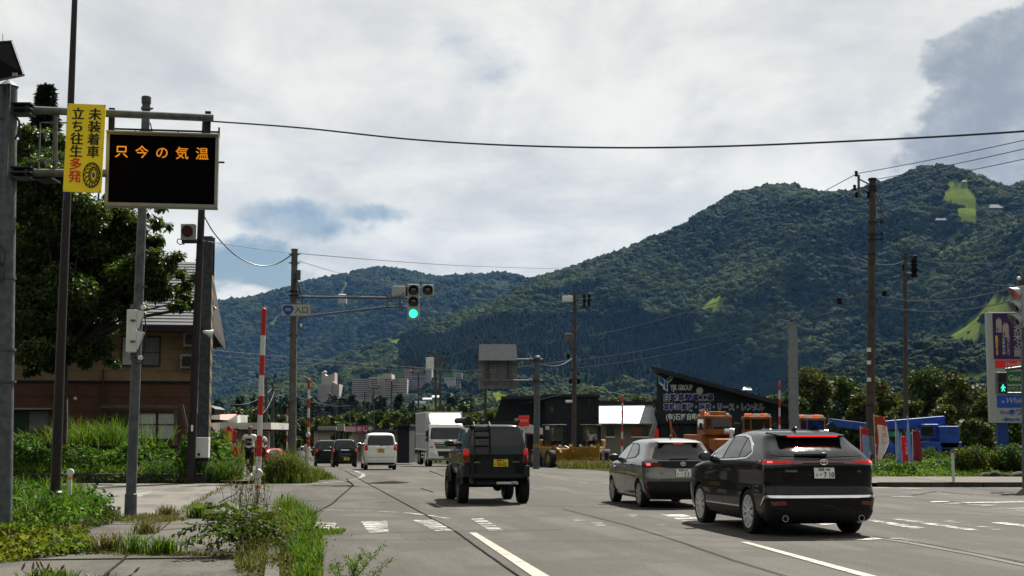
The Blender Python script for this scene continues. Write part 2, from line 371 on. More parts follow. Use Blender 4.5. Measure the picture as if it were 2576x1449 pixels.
def forest_nodes(name, mat, conifer):
    ng = bpy.data.node_groups.new(name, 'GeometryNodeTree')
    ng.interface.new_socket('Geometry', in_out='INPUT', socket_type='NodeSocketGeometry'); ng.interface.new_socket('Geometry', in_out='OUTPUT', socket_type='NodeSocketGeometry')
    N = ng.nodes; L = ng.links; gi = N.new('NodeGroupInput'); go = N.new('NodeGroupOutput')
    join = N.new('GeometryNodeGeometryToInstance')
    for v in range(4):
        if conifer:
            pr = N.new('GeometryNodeMeshCone'); pr.inputs['Vertices'].default_value = 9; pr.inputs['Side Segments'].default_value = 9; pr.inputs['Radius Top'].default_value = .03; pr.inputs['Radius Bottom'].default_value = 1; pr.inputs['Depth'].default_value = 5.0
            geo = pr.outputs['Mesh']
        else:
            pr = N.new('GeometryNodeMeshIcoSphere'); pr.inputs['Subdivisions'].default_value = 4; pr.inputs['Radius'].default_value = 1; geo = pr.outputs['Mesh']
        pos = N.new('GeometryNodeInputPosition')
        def nz(sc, off, amp, src):
            ad = N.new('ShaderNodeVectorMath'); ad.operation = 'ADD'; L.new(pos.outputs[0], ad.inputs[0]); ad.inputs[1].default_value = (off, off * 2.3, off * .7)
            t = N.new('ShaderNodeTexNoise'); t.inputs['Scale'].default_value = sc; t.inputs['Detail'].default_value = 2; L.new(ad.outputs[0], t.inputs['Vector'])
            sb = N.new('ShaderNodeMath'); sb.operation = 'SUBTRACT'; L.new(t.outputs[0], sb.inputs[0]); sb.inputs[1].default_value = .5
            ml = N.new('ShaderNodeMath'); ml.operation = 'MULTIPLY'; L.new(sb.outputs[0], ml.inputs[0]); ml.inputs[1].default_value = amp
            nm = N.new('GeometryNodeInputNormal'); sc_ = N.new('ShaderNodeVectorMath'); sc_.operation = 'SCALE'; L.new(nm.outputs[0], sc_.inputs[0]); L.new(ml.outputs[0], sc_.inputs['Scale'])
            sp = N.new('GeometryNodeSetPosition'); L.new(src, sp.inputs['Geometry']); L.new(sc_.outputs[0], sp.inputs['Offset']); return sp.outputs[0]
        geo = nz(1.3, v * 7.1, 1.3 if not conifer else .8, geo); geo = nz(4.0, v * 3.3 + 20, .62 if not conifer else .4, geo); geo = nz(10, v * 5.1, .34, geo); geo = nz(23, v * 2.1, .16, geo); ss_ = N.new('GeometryNodeSetShadeSmooth'); L.new(geo, ss_.inputs[0]); geo = ss_.outputs[0]
        sm = N.new('GeometryNodeSetMaterial'); sm.inputs['Material'].default_value = mat; L.new(geo, sm.inputs[0])
        L.new(sm.outputs[0], join.inputs[0])
    iop = N.new('GeometryNodeInstanceOnPoints'); iop.inputs['Pick Instance'].default_value = True
    L.new(gi.outputs[0], iop.inputs['Points']); L.new(join.outputs[0], iop.inputs['Instance'])
    def attr(nm, ty):
        a = N.new('GeometryNodeInputNamedAttribute'); a.data_type = ty; a.inputs['Name'].default_value = nm; return a.outputs['Attribute']
    L.new(attr('pick', 'INT'), iop.inputs['Instance Index']); L.new(attr('scl', 'FLOAT_VECTOR'), iop.inputs['Scale'])
    L.new(attr('rot', 'FLOAT_VECTOR'), iop.inputs['Rotation'])
    L.new(iop.outputs[0], go.inputs[0]); return ng
FN = {0: forest_nodes('forest_broadleaf', CAN, False), 1: forest_nodes('forest_cedar', CED, True)}
def forest(name, pts, scl, kind, label):
    me = bpy.data.meshes.new(name); n = len(pts); me.vertices.add(n); me.vertices.foreach_set('co', np.asarray(pts, dtype=np.float32).ravel())
    a = me.attributes.new('scl', 'FLOAT_VECTOR', 'POINT'); a.data.foreach_set('vector', np.asarray(scl, dtype=np.float32).ravel())
    a = me.attributes.new('rot', 'FLOAT_VECTOR', 'POINT'); rt = np.zeros((n, 3), np.float32); rt[:, 2] = np.random.rand(n) * 6.28; rt[:, :2] = (np.random.rand(n, 2) - .5) * .3; a.data.foreach_set('vector', rt.ravel())
    a = me.attributes.new('pick', 'INT', 'POINT'); a.data.foreach_set('value', np.random.randint(0, 4, n).astype(np.int32))
    o = link(name, me, None, CAN if kind == 0 else CED); md = o.modifiers.new('forest', 'NODES'); md.node_group = FN[kind]
    tag(o, label, None, None, 'stuff'); return o
def scatter(V, n, dens_near, size, runs, cedar, pxr=(380, 2700)):
    na, nd, _ = V.shape; P = {0: [], 1: []}; Sc = {0: [], 1: []}
    # area-weighted choice of cells
    A = np.linalg.norm(np.cross(V[1:, :-1] - V[:-1, :-1], V[:-1, 1:] - V[:-1, :-1]), axis=2)
    Wt = A / (1 + (V[:-1, :-1, 1] / dens_near)); Wt = (Wt / Wt.sum()).ravel()
    idx = np.random.choice(len(Wt), n, p=Wt); uv = np.random.rand(n, 2)
    for q in range(n):
        i, j = divmod(int(idx[q]), nd - 1); u, v = uv[q]
        p = V[i, j] * (1 - u) * (1 - v) + V[i + 1, j] * u * (1 - v) + V[i, j + 1] * (1 - u) * v + V[i + 1, j + 1] * u * v
        x, y = PX(p)
        if not pxr[0] < x < pxr[1]: continue
        if any(inpoly(x + a_, y + b_, r) for r in runs for a_, b_ in ((0, -1), (0, -6))) and random.random() > .012: continue
        nzv = fbm(p[0], p[1], 260, 3, 2.2)
        k = 1 if cedar(x, y, nzv) else 0
        s = size(p[1]) * random.choice((.55, .7, .8, .9, 1.0, 1.15, 1.35)) * random.uniform(.9, 1.1) * (1.0 if k == 0 else .56)
        if k == 0: sc = (s, s, s * random.uniform(.8, 1.25)); z = p[2] + s * .35
        else: sc = (s, s, s * random.uniform(.5, .75)); z = p[2] - 1.0
        P[k].append((p[0], p[1], z)); Sc[k].append(sc)
    return P, Sc
def cedR(x, y, n):
    if y > 800 and x > 1000: return n > -.02 if y > 850 else n > .14
    return n > .5 and y > 720
PR, SR = scatter(VR, 135000, 700.0, lambda d: 1.9 + d / 2300 * 3.2, RUNS_R + CLEAR, cedR)
forest('forest', PR[0], SR[0], 0, 'broadleaf forest covering the right mountain')
forest('forest', PR[1], SR[1], 1, 'dark cedar stands on the lower right mountain')
PL, SL_ = scatter(VL, 56000, 1e9, lambda d: 6.4, RUNS_L, lambda x, y, n: n > .5 and y > 800, (420, 1500))
forest('forest', PL[0], SL_[0], 0, 'broadleaf forest covering the hazy mountain at the valley end')
forest('forest', PL[1], SL_[1], 1, 'cedar stands on the hazy mountain at the valley end')
# haze in the valley air: one closed box
hz = MB().box((0, 1250, 352), (11000, 7800, 720)).build('haze', None); tag(hz, 'thin blue summer haze filling the valley', None, None, 'stuff')
hm = bpy.data.materials.new('haze_air'); hm.use_nodes = True; nt = hm.node_tree; nt.nodes.clear()
pv = nn(nt, 'ShaderNodeVolumePrincipled'); pv.inputs['Color'].default_value = (.20, .46, 1, 1); pv.inputs['Density'].default_value = 0.000019; pv.inputs['Anisotropy'].default_value = .2
nn(nt, 'ShaderNodeOutputMaterial', ins={'Volume': pv.outputs[0]}); hz.data.materials.append(hm)
# ------------------------------------------------------------------ roads, pavements, markings
def roadmat(name, base, seed, conc=False):
    mt = bpy.data.materials.new(name); mt.use_nodes = True; nt = mt.node_tree; b = nt.nodes['Principled BSDF']
    g = nn(nt, 'ShaderNodeNewGeometry').outputs['Position']
    rot = nn(nt, 'ShaderNodeMapping', ins={0: g}); rot.inputs['Rotation'].default_value = (0, 0, -AR); rot.inputs['Location'].default_value = (seed, 0, 0)
    st = nn(nt, 'ShaderNodeMapping', ins={0: rot.outputs[0]}); st.inputs['Scale'].default_value = (1.0, .12, 1)
    nz = lambda v, sc, d=6, r=.6: nn(nt, 'ShaderNodeTexNoise', ins={'Vector': v, 'Scale': sc, 'Detail': d, 'Roughness': r}).outputs[0]
    a = nz(st.outputs[0], .9, 5); p = nz(g, .45, 7, .62); sp = nz(g, 55, 3, .7); sp2 = nz(g, 14, 4, .7)
    base = tuple(v * .66 for v in base); lo = tuple(v * .80 for v in base); hi = tuple(v * 1.22 for v in base)
    c = mixc(nt, smooth(nt, a, .38, .62), tuple(v * .68 for v in base), hi)
    c = mixc(nt, mth(nt, 'MULTIPLY', smooth(nt, p, .47, .57), .85), c, tuple(v * (1.30 if conc else .74) for v in base))
    c = mixc(nt, mth(nt, 'MULTIPLY', smooth(nt, sp, .50, .72), .55), c, tuple(v * 1.9 for v in base))
    c = mixc(nt, mth(nt, 'MULTIPLY', smooth(nt, sp, .50, .30), .6), c, tuple(v * .45 for v in base))
    c = mixc(nt, mth(nt, 'MULTIPLY', smooth(nt, sp2, .57, .70), .3), c, tuple(v * .55 for v in base))
    sp3 = nz(g, 22, 3, .75); c = mixc(nt, mth(nt, 'MULTIPLY', smooth(nt, sp3, .50, .66), .5), c, tuple(v * 1.5 for v in base)); c = mixc(nt, mth(nt, 'MULTIPLY', smooth(nt, sp3, .48, .34), .5), c, tuple(v * .55 for v in base))
    nt.links.new(c, b.inputs['Base Color']); b.inputs['Roughness'].default_value = .82 if not conc else .9; b.inputs['Specular IOR Level'].default_value = .08
    bp = nn(nt, 'ShaderNodeBump', ins={'Height': sp, 'Strength': .5, 'Distance': .012}); nt.links.new(bp.outputs[0], b.inputs['Normal'])
    return mt
ASPH = roadmat('asphalt', (.074, .069, .060), 0); ASPH2 = roadmat('asphalt_old', (.092, .088, .080), 5)
CONC = roadmat('concrete_light', (.135, .128, .115), 2, True); SLAB = roadmat('concrete_slab', (.082, .077, .067), 9, True)
TAR = M('crack_tar', (.03, .029, .027), 1.0, var=.3, spec=.0)
def flat(name, pts, m, z, kind='structure', n=0):
    """flat sheet on the ground from 2-D world points"""
    V = [(p[0], p[1], gz(p[1]) + z) for p in pts]; me = bpy.data.meshes.new(name); me.from_pydata(V, [], [tuple(range(len(V)))])
    o = link(name, me, None, m); return tag(o, kind=kind)
def strip(name, left, right, m, z, kind='structure'):
    k = len(left); V = [(p[0], p[1], gz(p[1]) + z) for p in left] + [(p[0], p[1], gz(p[1]) + z) for p in right]
    me = bpy.data.meshes.new(name); me.from_pydata(V, [], [(i, k + i, k + i + 1, i + 1) for i in range(k - 1)]); return tag(link(name, me, None, m), kind=kind)
SS = [-25, 0, 20, 40, 50, 58, 62, 66, 70, 74, 80, 90, 102, 116, 132, 142, 180, 222, 262, 340, 430, 700]
strip('road', [road(s, .2 if s < 48 else 1.3) for s in SS], [road(s, 13.6) for s in SS], ASPH, 0.0)
flat('side_street', [(-60, 28.6), (-4.2, 28.6), (-2.0, 24), (-1.6, 47.5), (-7.2, 46.2), (-60, 46.2)], ASPH2, -.006)
flat('side_street', [(9.0, 4), (90, 6), (90, 43.2), (11.5, 43.2), (6.0, 46.5)], ASPH, -.006)
flat('concrete_apron', [G(60, 1312), G(442, 1300), G(520, 1248), G(592, 1207), G(300, 1211), G(60, 1220)], CONC, .004)
# far pavement past the side street, following the road downhill
strip('sidewalk', [road(s, -1.75 - .004 * s) for s in SS[5:]], [road(s, -.15) for s in SS[5:]], SLAB, .10)
flat('sidewalk', [road(47.0, -1.9), road(58, -2.0), road(58, -.15), road(47.2, -.15)], SLAB, .08)
# near pavement, slab by slab
sw = thing('sidewalk', None, None); tag(sw, 'weedy concrete slab sidewalk beside the left lane', None, None, 'structure')
rows = [12.0, 16.3, 18.9, 21.4, 23.7, 26.0, 28.9]; cols = [-8.2, -5.9, -3.7, -1.95, -.18]
for i in range(len(rows) - 1):
    for j in range(len(cols) - 1):
        a, b_, c, d = rows[i] + .02, rows[i + 1] - .02, cols[j] + .02, cols[j + 1] - .02; h = random.uniform(.03, .055)
        q = MB(); q.prism([road(a, c, 0), road(a, d, 0), road(b_, d, 0), road(b_, c, 0)], (0, 0, h), (0, 0, -.02)); q.build('slab', SLAB, sw, bevel=.008)
for s0 in np.arange(12.2, 28.6, 1.2):
    kb = MB(); kb.prism([road(s0, -.16, 0), road(s0, .0, 0), road(s0 + 1.18, .0, 0), road(s0 + 1.18, -.16, 0)], (0, 0, .13), (0, 0, -.03)); kb.build('kerb_stone', SLAB, sw, bevel=.012)
# right-hand pavement beyond the right side street
DIRT = M('dusty_pavement', (.085, .07, .055), .95, c2=(.11, .097, .08), sc=1.4, bump=.4)
flat('sidewalk', [(11.0, 44.0), (90, 44.0), (90, 50), (10.2, 52.5), (6.6, 66), (5.2, 66), (9.6, 46.2)], DIRT, .10)
for k in range(40):
    kb = MB(); kb.box((11.9 + k * 1.6, 43.85, .05), (1.56, .18, .15)); o = kb.build('kerb_stone', SLAB, None, bevel=.015); tag(o, kind='structure')
# paint
def paintmat(name, c, wear, sc=3.0, thr=.08):
    mt = bpy.data.materials.new(name); mt.use_nodes = True; nt = mt.node_tree; b = nt.nodes['Principled BSDF']
    g = nn(nt, 'ShaderNodeNewGeometry').outputs['Position']
    st = nn(nt, 'ShaderNodeMapping', ins={0: g}); st.inputs['Scale'].default_value = (.45, 1.5, 1)
    n = nn(nt, 'ShaderNodeTexNoise', ins={'Vector': st.outputs[0], 'Scale': sc, 'Detail': 8, 'Roughness': .72}).outputs[0]
    nf = nn(nt, 'ShaderNodeTexNoise', ins={'Vector': g, 'Scale': 40, 'Detail': 3, 'Roughness': .6}).outputs[0]
    m_ = smooth(nt, mth(nt, 'ADD', n, mth(nt, 'MULTIPLY', mth(nt, 'SUBTRACT', nf, .5), .25)), wear, wear + thr)
    c = tuple(v * .72 for v in c); nt.links.new(mixc(nt, smooth(nt, nf, .3, .7), tuple(v * .85 for v in c), c), b.inputs['Base Color']); b.inputs['Roughness'].default_value = .7
    tr = nn(nt, 'ShaderNodeBsdfTransparent'); mx = nn(nt, 'ShaderNodeMixShader', ins={0: m_, 1: tr.outputs[0], 2: b.outputs[0]})
    nt.links.new(mx.outputs[0], nt.nodes['Material Output'].inputs['Surface']); return mt
PW = paintmat('road_paint', (.33, .325, .295), .475); PW2 = paintmat('road_paint_worn', (.32, .315, .29), .53); PL_ = paintmat('lane_paint', (.24, .225, .175), .36, 5)
A1 = lambda X, Y: ((800 + X * .55205) / 1.5528, (1450 + Y * .55205) / 1.5528)
A2 = lambda X, Y: ((2200 + X * .50466) / 1.5528, (1550 + Y * .50466) / 1.5528)
A3 = lambda X, Y: ((2800 + X * .46584) / 1.5528, (1750 + Y * .46584) / 1.5528)
ID = lambda X, Y: (X, Y)
def mark(name, pts, m, tf=ID, z=.009): return flat(name, [G(*tf(*p)) for p in pts], m, z)
def line(name, pts, w, m, tf=ID, z=.009):
    P = [G(*tf(*p)) for p in pts]; L, Rr = [], []
    for i, p in enumerate(P):
        d = (P[min(i + 1, len(P) - 1)] - P[max(i - 1, 0)]).normalized(); nrm = Vector((-d.y, d.x, 0)) * (w / 2); L.append(p + nrm); Rr.append(p - nrm)
    return strip(name, L, Rr, m, z)
mark('lane_line', [(1180, 1341), (1198, 1341), (1379, 1449), (1470, 1500), (1425, 1500), (1336, 1449)], PL_)
mark('lane_line', [(1862, 1364.5), (1882, 1364.5), (2198, 1449), (2390, 1500), (2340, 1500), (2160, 1449)], PL_)
for q in ([(728, 1072), (918, 1068), (968, 1138), (735, 1152)], [(1105, 1066), (1290, 1060), (1300, 1140), (1160, 1146)], [(1470, 1056), (1622, 1051), (1768, 1135), (1640, 1137)], [(1882, 1047), (1968, 1044), (2115, 1130), (2015, 1133)]):
    mark('crosswalk_bar', q, PW, A1)
line('edge_line', [(380, 990), (600, 985), (850, 983), (1200, 993), (1430, 1005), (1600, 1025), (1730, 1047)], .13, PW, A1)
line('edge_line', [(640, 806), (850, 792), (1000, 778), (1080, 762), (1122, 742), (1118, 728), (1060, 705)], .15, PW, A1)
line('edge_line', [(820, 712), (960, 708), (1100, 703)], .15, PW2, A1)
line('centre_line', [(1545, 1229), (1440, 1210), (1365, 1196), (1325, 1188)], .15, PW2)
mark('crosswalk_bar', [(752, 915), (922, 911), (1100, 955), (1300, 1000), (1010, 987)], PW, A2)
for q in ([(30, 930), (120, 930), (180, 960), (90, 962)], [(215, 975), (300, 975), (340, 1005), (260, 1005)], [(690, 980), (760, 978), (880, 1000), (770, 1006)], [(480, 915), (560, 915), (620, 938), (540, 940)]):
    mark('crosswalk_bar', q, PW2, A2)
mark('stop_line', [(900, 768), (1330, 754), (1400, 768), (1080, 780), (820, 784)], PW, A3); mark('stop_line', [(1440, 762), (1500, 758), (1740, 770), (1600, 780)], PW2, A3)
for q in ([(1470, 600), (1545, 596), (2240, 696), (2140, 699)], [(1240, 608), (1330, 606), (1750, 674), (1640, 680)], [(2300, 630), (2380, 625), (2700, 655), (2700, 680)], [(1880, 615), (1960, 610), (2430, 683), (2330, 690)], [(640, 605), (700, 600), (1000, 640), (900, 650)]):
    mark('crosswalk_bar', q, PW if q[0][0] != 1880 else PW2, A3)
for q in ([(1900, 470), (1990, 460), (2700, 444), (2700, 456)], [(2050, 482), (2150, 474), (2420, 472), (2300, 486)], [(2290, 512), (2380, 505), (2700, 502), (2700, 516)], [(2440, 530), (2520, 524), (2700, 524), (2700, 536)], [(1455, 413), (1500, 407), (1650, 405), (1640, 413)], [(1780, 450), (1900, 446), (1960, 452), (1800, 458)]):
    mark('crosswalk_bar', q, PW if q[0][0] != 2050 else PW2, A3)
line('edge_line', [(1285, 335), (1500, 336), (1715, 343)], .22, PW, A3); line('edge_line', [(1650, 375), (2000, 395), (2300, 405)], .12, PW2, A3)
mark('parking_line', [(348, 1240), (385, 1237), (350, 1252), (330, 1256)], PW)
def crack(pts, w, tf=ID):
    P = [];
    for i in range(len(pts) - 1):
        for k in range(7):
            q = k / 7; P.append((pts[i][0] * (1 - q) + pts[i + 1][0] * q + random.uniform(-1.6, 1.6), pts[i][1] * (1 - q) + pts[i + 1][1] * q + random.uniform(-.5, .5)))
    P.append(pts[-1]); line('road_crack', P, w, TAR, tf, .013)
crack([(950, 680), (1085, 760), (1400, 930), (1780, 1140), (2000, 1300), (2215, 1450), (2400, 1580)], .028, A1)
crack([(730, 1163), (950, 1160), (1300, 1145), (1800, 1135), (2536, 1125)], .03, A1); crack([(780, 1195), (1300, 1197), (1900, 1190), (2536, 1205)], .02, A1)
crack([(1000, 760), (1050, 810), (900, 940), (720, 1040)], .04, A1); crack([(100, 930), (200, 880), (600, 850), (800, 845)], .035, A1); crack([(620, 700), (1000, 780), (1050, 800)], .04, A1)
crack([(1590, 705), (1690, 745)], .05, A1); crack([(1530, 830), (1620, 860)], .04, A1)
crack([(0, 872), (500, 1000), (900, 1125), (1300, 1265), (1700, 1387), (1900, 1450)], .024, A2); crack([(0, 1120), (600, 1122), (1350, 1125)], .02, A2)
crack([(1300, 745), (1700, 800), (2200, 895), (2576, 965), (2800, 1010)], .04, A3); line('road_seam', [(1310, 750), (1700, 812), (2200, 906), (2576, 985), (2800, 1030)], .14, CONC, A3, .007)
crack([(1300, 412), (1600, 405), (1850, 365), (2150, 395), (2450, 405)], .05, A3); crack([(1700, 440), (1950, 450), (2100, 470)], .05, A3)
mark('asphalt_patch', [(160, 910), (500, 895), (880, 905), (640, 935), (250, 950)], roadmat('asphalt_patch', (.062, .06, .056), 4), A1, .003)
mark('oil_stain', [(1130, 795), (1260, 783), (1330, 778), (1450, 790), (1350, 797), (1230, 797)], M('oil_stain', (.03, .029, .027), 1.0, var=.3, spec=.0), A1, .011)
# ------------------------------------------------------------------ plants: leaf and blade meshes
def raw(name, V, Fa, m, parent=None):
    me = bpy.data.meshes.new(name); V = np.asarray(V, np.float32); Fa = np.asarray(Fa, np.int32); k = Fa.shape[1]
    me.vertices.add(len(V)); me.vertices.foreach_set('co', V.ravel()); me.loops.add(Fa.size); me.loops.foreach_set('vertex_index', Fa.ravel())
    me.polygons.add(len(Fa)); me.polygons.foreach_set('loop_start', np.arange(len(Fa), dtype=np.int32) * k); me.update(calc_edges=True)
    return link(name, me, parent, m)
def rdir(n, up=0.0):
    v = np.random.randn(n, 3); v[:, 2] += up; return v / np.linalg.norm(v, axis=1, keepdims=True)
def leafmesh(name, P, L, m, parent=None, droop=.4, w=.55, up=.6, D=None):
    """one small folded four-cornered leaf at every point"""
    P = np.asarray(P, float); n = len(P); Nn = rdir(n, up)
    if D is None:
        D = rdir(n); D[:, 2] -= droop
    D = D - Nn * (D * Nn).sum(1, keepdims=True); D /= np.linalg.norm(D, axis=1, keepdims=True) + 1e-9
    Sd = np.cross(Nn, D); Ls = (L * np.random.uniform(.6, 1.3, n))[:, None]
    V = np.stack([P, P + D * Ls * .45 + Sd * Ls * w / 2 + Nn * Ls * .08, P + D * Ls - Nn * Ls * .12, P + D * Ls * .45 - Sd * Ls * w / 2 + Nn * Ls * .08], 1).reshape(-1, 3)
    b = np.arange(n)[:, None] * 4
    return raw(name, V, np.concatenate([b + [0, 1, 2], b + [0, 2, 3]], 1).reshape(-1, 3), m, parent)
def blades(name, P, Hh, m, parent=None, w=.012, lean=.5, D=None):
    P = np.asarray(P, float); n = len(P); Hs = (np.asarray(Hh) * np.random.uniform(.55, 1.2, n))[:, None]
    a = np.random.rand(n) * 6.283; Ld = np.stack([np.cos(a), np.sin(a), np.zeros(n)], 1) if D is None else D
    ln = (np.random.rand(n)[:, None] ** .7) * lean; a2 = np.random.rand(n) * 6.283; Sd = np.stack([np.cos(a2), np.sin(a2), np.zeros(n)], 1) * w / 2
    U = np.array([[0, 0, 1.0]])
    p1 = P + U * Hs * .55 + Ld * Hs * ln * .25; p2 = P + U * Hs * (1 - .55 * ln ** 2) + Ld * Hs * ln
    pm = P + U * Hs * (.85 - .15 * ln) + Ld * Hs * ln * .6
    V = np.stack([P - Sd, P + Sd, p1 + Sd, p1 - Sd, pm + Sd * .6, pm - Sd * .6, p2], 1).reshape(-1, 3); b = np.arange(n)[:, None] * 7
    return raw(name, V, np.concatenate([b + [0, 1, 2], b + [0, 2, 3], b + [3, 2, 4], b + [3, 4, 5], b + [5, 4, 6]], 1).reshape(-1, 3), m, parent)
def LM(name, c, c2, isl=.7, tr=.35, r=.6, spec=.14): return M(name, c, r, 0, c2=c2, sc=1.3, island=isl, trans=tr, spec=spec)
L_KUD = LM('kudzu_leaf', (.035, .085, .012), (.075, .13, .018)); L_KUDY = LM('kudzu_leaf_yellow', (.075, .105, .013), (.13, .14, .018))
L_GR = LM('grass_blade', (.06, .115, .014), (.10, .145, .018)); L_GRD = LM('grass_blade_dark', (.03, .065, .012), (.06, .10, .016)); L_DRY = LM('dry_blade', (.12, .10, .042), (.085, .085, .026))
L_CH = LM('cherry_leaf', (.036, .062, .011), (.064, .092, .014), tr=.3, r=.42, spec=.4); L_DK = LM('dark_leaf', (.028, .055, .010), (.060, .088, .014))
L_OL = LM('olive_leaf', (.035, .048, .010), (.065, .072, .012), tr=.25); BARK = M('bark', (.05, .04, .032), .95, var=.35, sc=9, bump=.5)
SEED = M('seed_head', (.20, .19, .09), .9, var=.25, sc=30)
def inarea(poly, n, tf=ID, z=0.0):
    xs = [p[0] for p in poly]; ys = [p[1] for p in poly]; out = []
    W2 = [G(*tf(*p), z) for p in poly]; pw = [(p.x, p.y) for p in W2]
    x0, x1 = min(p[0] for p in pw), max(p[0] for p in pw); y0, y1 = min(p[1] for p in pw), max(p[1] for p in pw)
    while len(out) < n:
        x, y = random.uniform(x0, x1), random.uniform(y0, y1)
        if inpoly(x, y, pw): out.append((x, y, gz(y)))
    return np.array(out)
def bumps(P, hmax, sc, seed):
    return np.array([max(.06, hmax * (.45 + .9 * fbm(p[0], p[1], sc, 3, seed))) for p in P])
# kudzu and grass bank left of the pavement
def cover(name, label, poly, n, hmax, leaf, m, seed, sc=1.5, tf=ID, pw=.6, **kw):
    P = inarea(poly, n, tf); hh = bumps(P, hmax, sc, seed); P[:, 2] += hh * np.random.rand(n) ** pw; o = leafmesh(name, P, leaf, m, None, **kw); return tag(o, label, kind='stuff')
def lawn(name, label, poly, n, h, m, tf=ID, w=.012, lean=.6, seed=1.0, sc=1.2):
    P = inarea(poly, n, tf); o = blades(name, P, bumps(P, h, sc, seed), m, None, w, lean); return tag(o, label, kind='stuff')
lawn('grass', 'bright green rank grass on the bank beside the sidewalk', [(-90, 1262), (0, 1250), (60, 1242), (215, 1246), (245, 1275), (235, 1300), (130, 1322), (-90, 1325)], 9000, .62, L_GR, w=.02, seed=2, sc=2)
cover('kudzu', 'green kudzu creeping over the bank beside the sidewalk', [(-90, 1262), (60, 1248), (210, 1256), (265, 1290), (300, 1310), (200, 1340), (-90, 1350)], 9000, .55, .11, L_KUD, 3)
cover('kudzu', 'yellowing kudzu spilling onto the sidewalk slabs', [(-90, 1328), (60, 1322), (190, 1340), (215, 1362), (240, 1392), (160, 1405), (-90, 1428)], 9500, .38, .10, L_KUDY, 4)
cover('ground_cover', 'olive brown creeping weeds along the sidewalk edge', [(150, 1318), (260, 1298), (310, 1315), (215, 1338), (240, 1378), (300, 1396), (200, 1404), (120, 1390)], 5200, .25, .055, L_OL, 5)
lawn('grass', 'dry weeds at the foot of the grey signal pole', [(290, 1308), (345, 1298), (430, 1300), (470, 1312), (380, 1322), (305, 1320)], 1700, .12, L_DRY, w=.012)
lawn('grass', 'tall bright grass growing out of the kerb gutter', [(690, 1312), (755, 1304), (782, 1318), (800, 1370), (812, 1460), (742, 1470), (738, 1400), (720, 1350)], 9500, .46, L_GR, w=.012, lean=.8, seed=6)
lawn('grass', 'dry grass mixed into the kerb weeds', [(600, 1330), (700, 1315), (735, 1350), (745, 1465), (600, 1465), (590, 1400)], 3400, .38, L_DRY, w=.009, lean=.7, seed=7)
cover('ground_cover', 'small olive weeds under the kerb shrub', [(580, 1340), (700, 1320), (735, 1400), (735, 1465), (600, 1465), (585, 1420)], 1700, .26, .05, L_OL, 9)
lawn('grass', 'thin grass along the worn crosswalk edge', [(780, 1338), (870, 1335), (860, 1345), (785, 1348)], 500, .12, L_GR, w=.01)
lawn('grass', 'weeds rooted in the sidewalk joint', [(195, 1398), (330, 1390), (425, 1395), (585, 1402), (585, 1408), (300, 1404)], 1500, .10, L_DRY, w=.01)
for i, (x, y, h, n, lb) in enumerate(((418, 1300, .22, 160, 'between the grey pole and the seam'), (497, 1306, .3, 260, 'at the end of the concrete seam'), (367, 1345, .22, 160, 'on the middle sidewalk joint'), (410, 1400, .26, 260, 'on the near sidewalk joint'), (272, 1392, .28, 200, 'beside the creeping weeds'), (345, 1398, .3, 140, 'brightest on the near joint'), (545, 1312, .2, 200, 'left of the snow pole'))):
    g0 = G(x, y); P = np.tile(np.array([g0.x, g0.y, .02]), (n, 1)) + np.random.randn(n, 3) * [.10, .07, 0]
    o = blades('grass_tuft', P - [g0.x, g0.y, 0], h, L_GR if i % 2 else L_DRY, None, .012, .9); o.location = (g0.x, g0.y, 0); tag(o, 'small grass tuft ' + lb, 'grass tuft', 'grass tufts in the sidewalk joints')
seamP = []
for k in range(700):
    q = random.random(); seamP.append(np.array(G(440 + 152 * q, 1300 - 93 * q)) + np.random.randn(3) * [.06, .06, 0])
tag(blades('grass', np.array(seamP[:420]), .09, L_DRY, None, .012, .9), 'thin weeds in the diagonal concrete seam', kind='stuff')
# bushy kerb shrub with leafy sprays, in front of the snow pole
def spray(bm_, base, tip, sag, n):
    pts = [Vector(base).lerp(Vector(tip), k / n) + Vector((0, 0, sag * math.sin(math.pi * k / n))) for k in range(n + 1)]; bm_.tube(pts, [.008 * (1 - .7 * k / n) for k in range(n + 1)], 4); return pts
sh = thing('weed_shrub', 'straggly shrub with arching leafy sprays in front of the snow pole', 'shrub', G(640, 1400)); b = MB(); LP, LD = [], []; base = Vector(sh.location)
for (x, y, D) in ((505, 1272, 21), (520, 1300, 20.5), (440, 1345, 19), (470, 1362, 18.5), (545, 1325, 20), (455, 1385, 18.2), (560, 1270, 21), (590, 1290, 20), (690, 1300, 20.5), (640, 1280, 20), (610, 1318, 19), (575, 1350, 18.6), (530, 1378, 18.2), (665, 1330, 19.5), (700, 1350, 19)):
    tip = W(x, y, D) - base; pts = spray(b, (random.uniform(-.2, .2), random.uniform(-.3, .3), .1), tip, .22, 14)
    for k in range(3, 15):
        for s_ in (-1, 1):
            for _ in range(2):
                LP.append(pts[k] + Vector(np.random.randn(3) * .02)); d = (pts[k] - pts[k - 1]).normalized(); LD.append(d * .4 + Vector((-d.y, d.x, 0)) * s_ + Vector((0, 0, -.35)))
b.build('stem', BARK, sh); leafmesh('leaves', [tuple(p) for p in LP], .10, L_DK, sh, D=np.array([tuple(d) for d in LD]), w=.6, up=1.2)
P = np.random.randn(800, 3) * [.38, .5, .15] + [.1, 0, .3]; P[:, 2] = np.abs(P[:, 2]); leafmesh('undergrowth', P, .06, L_OL, sh)
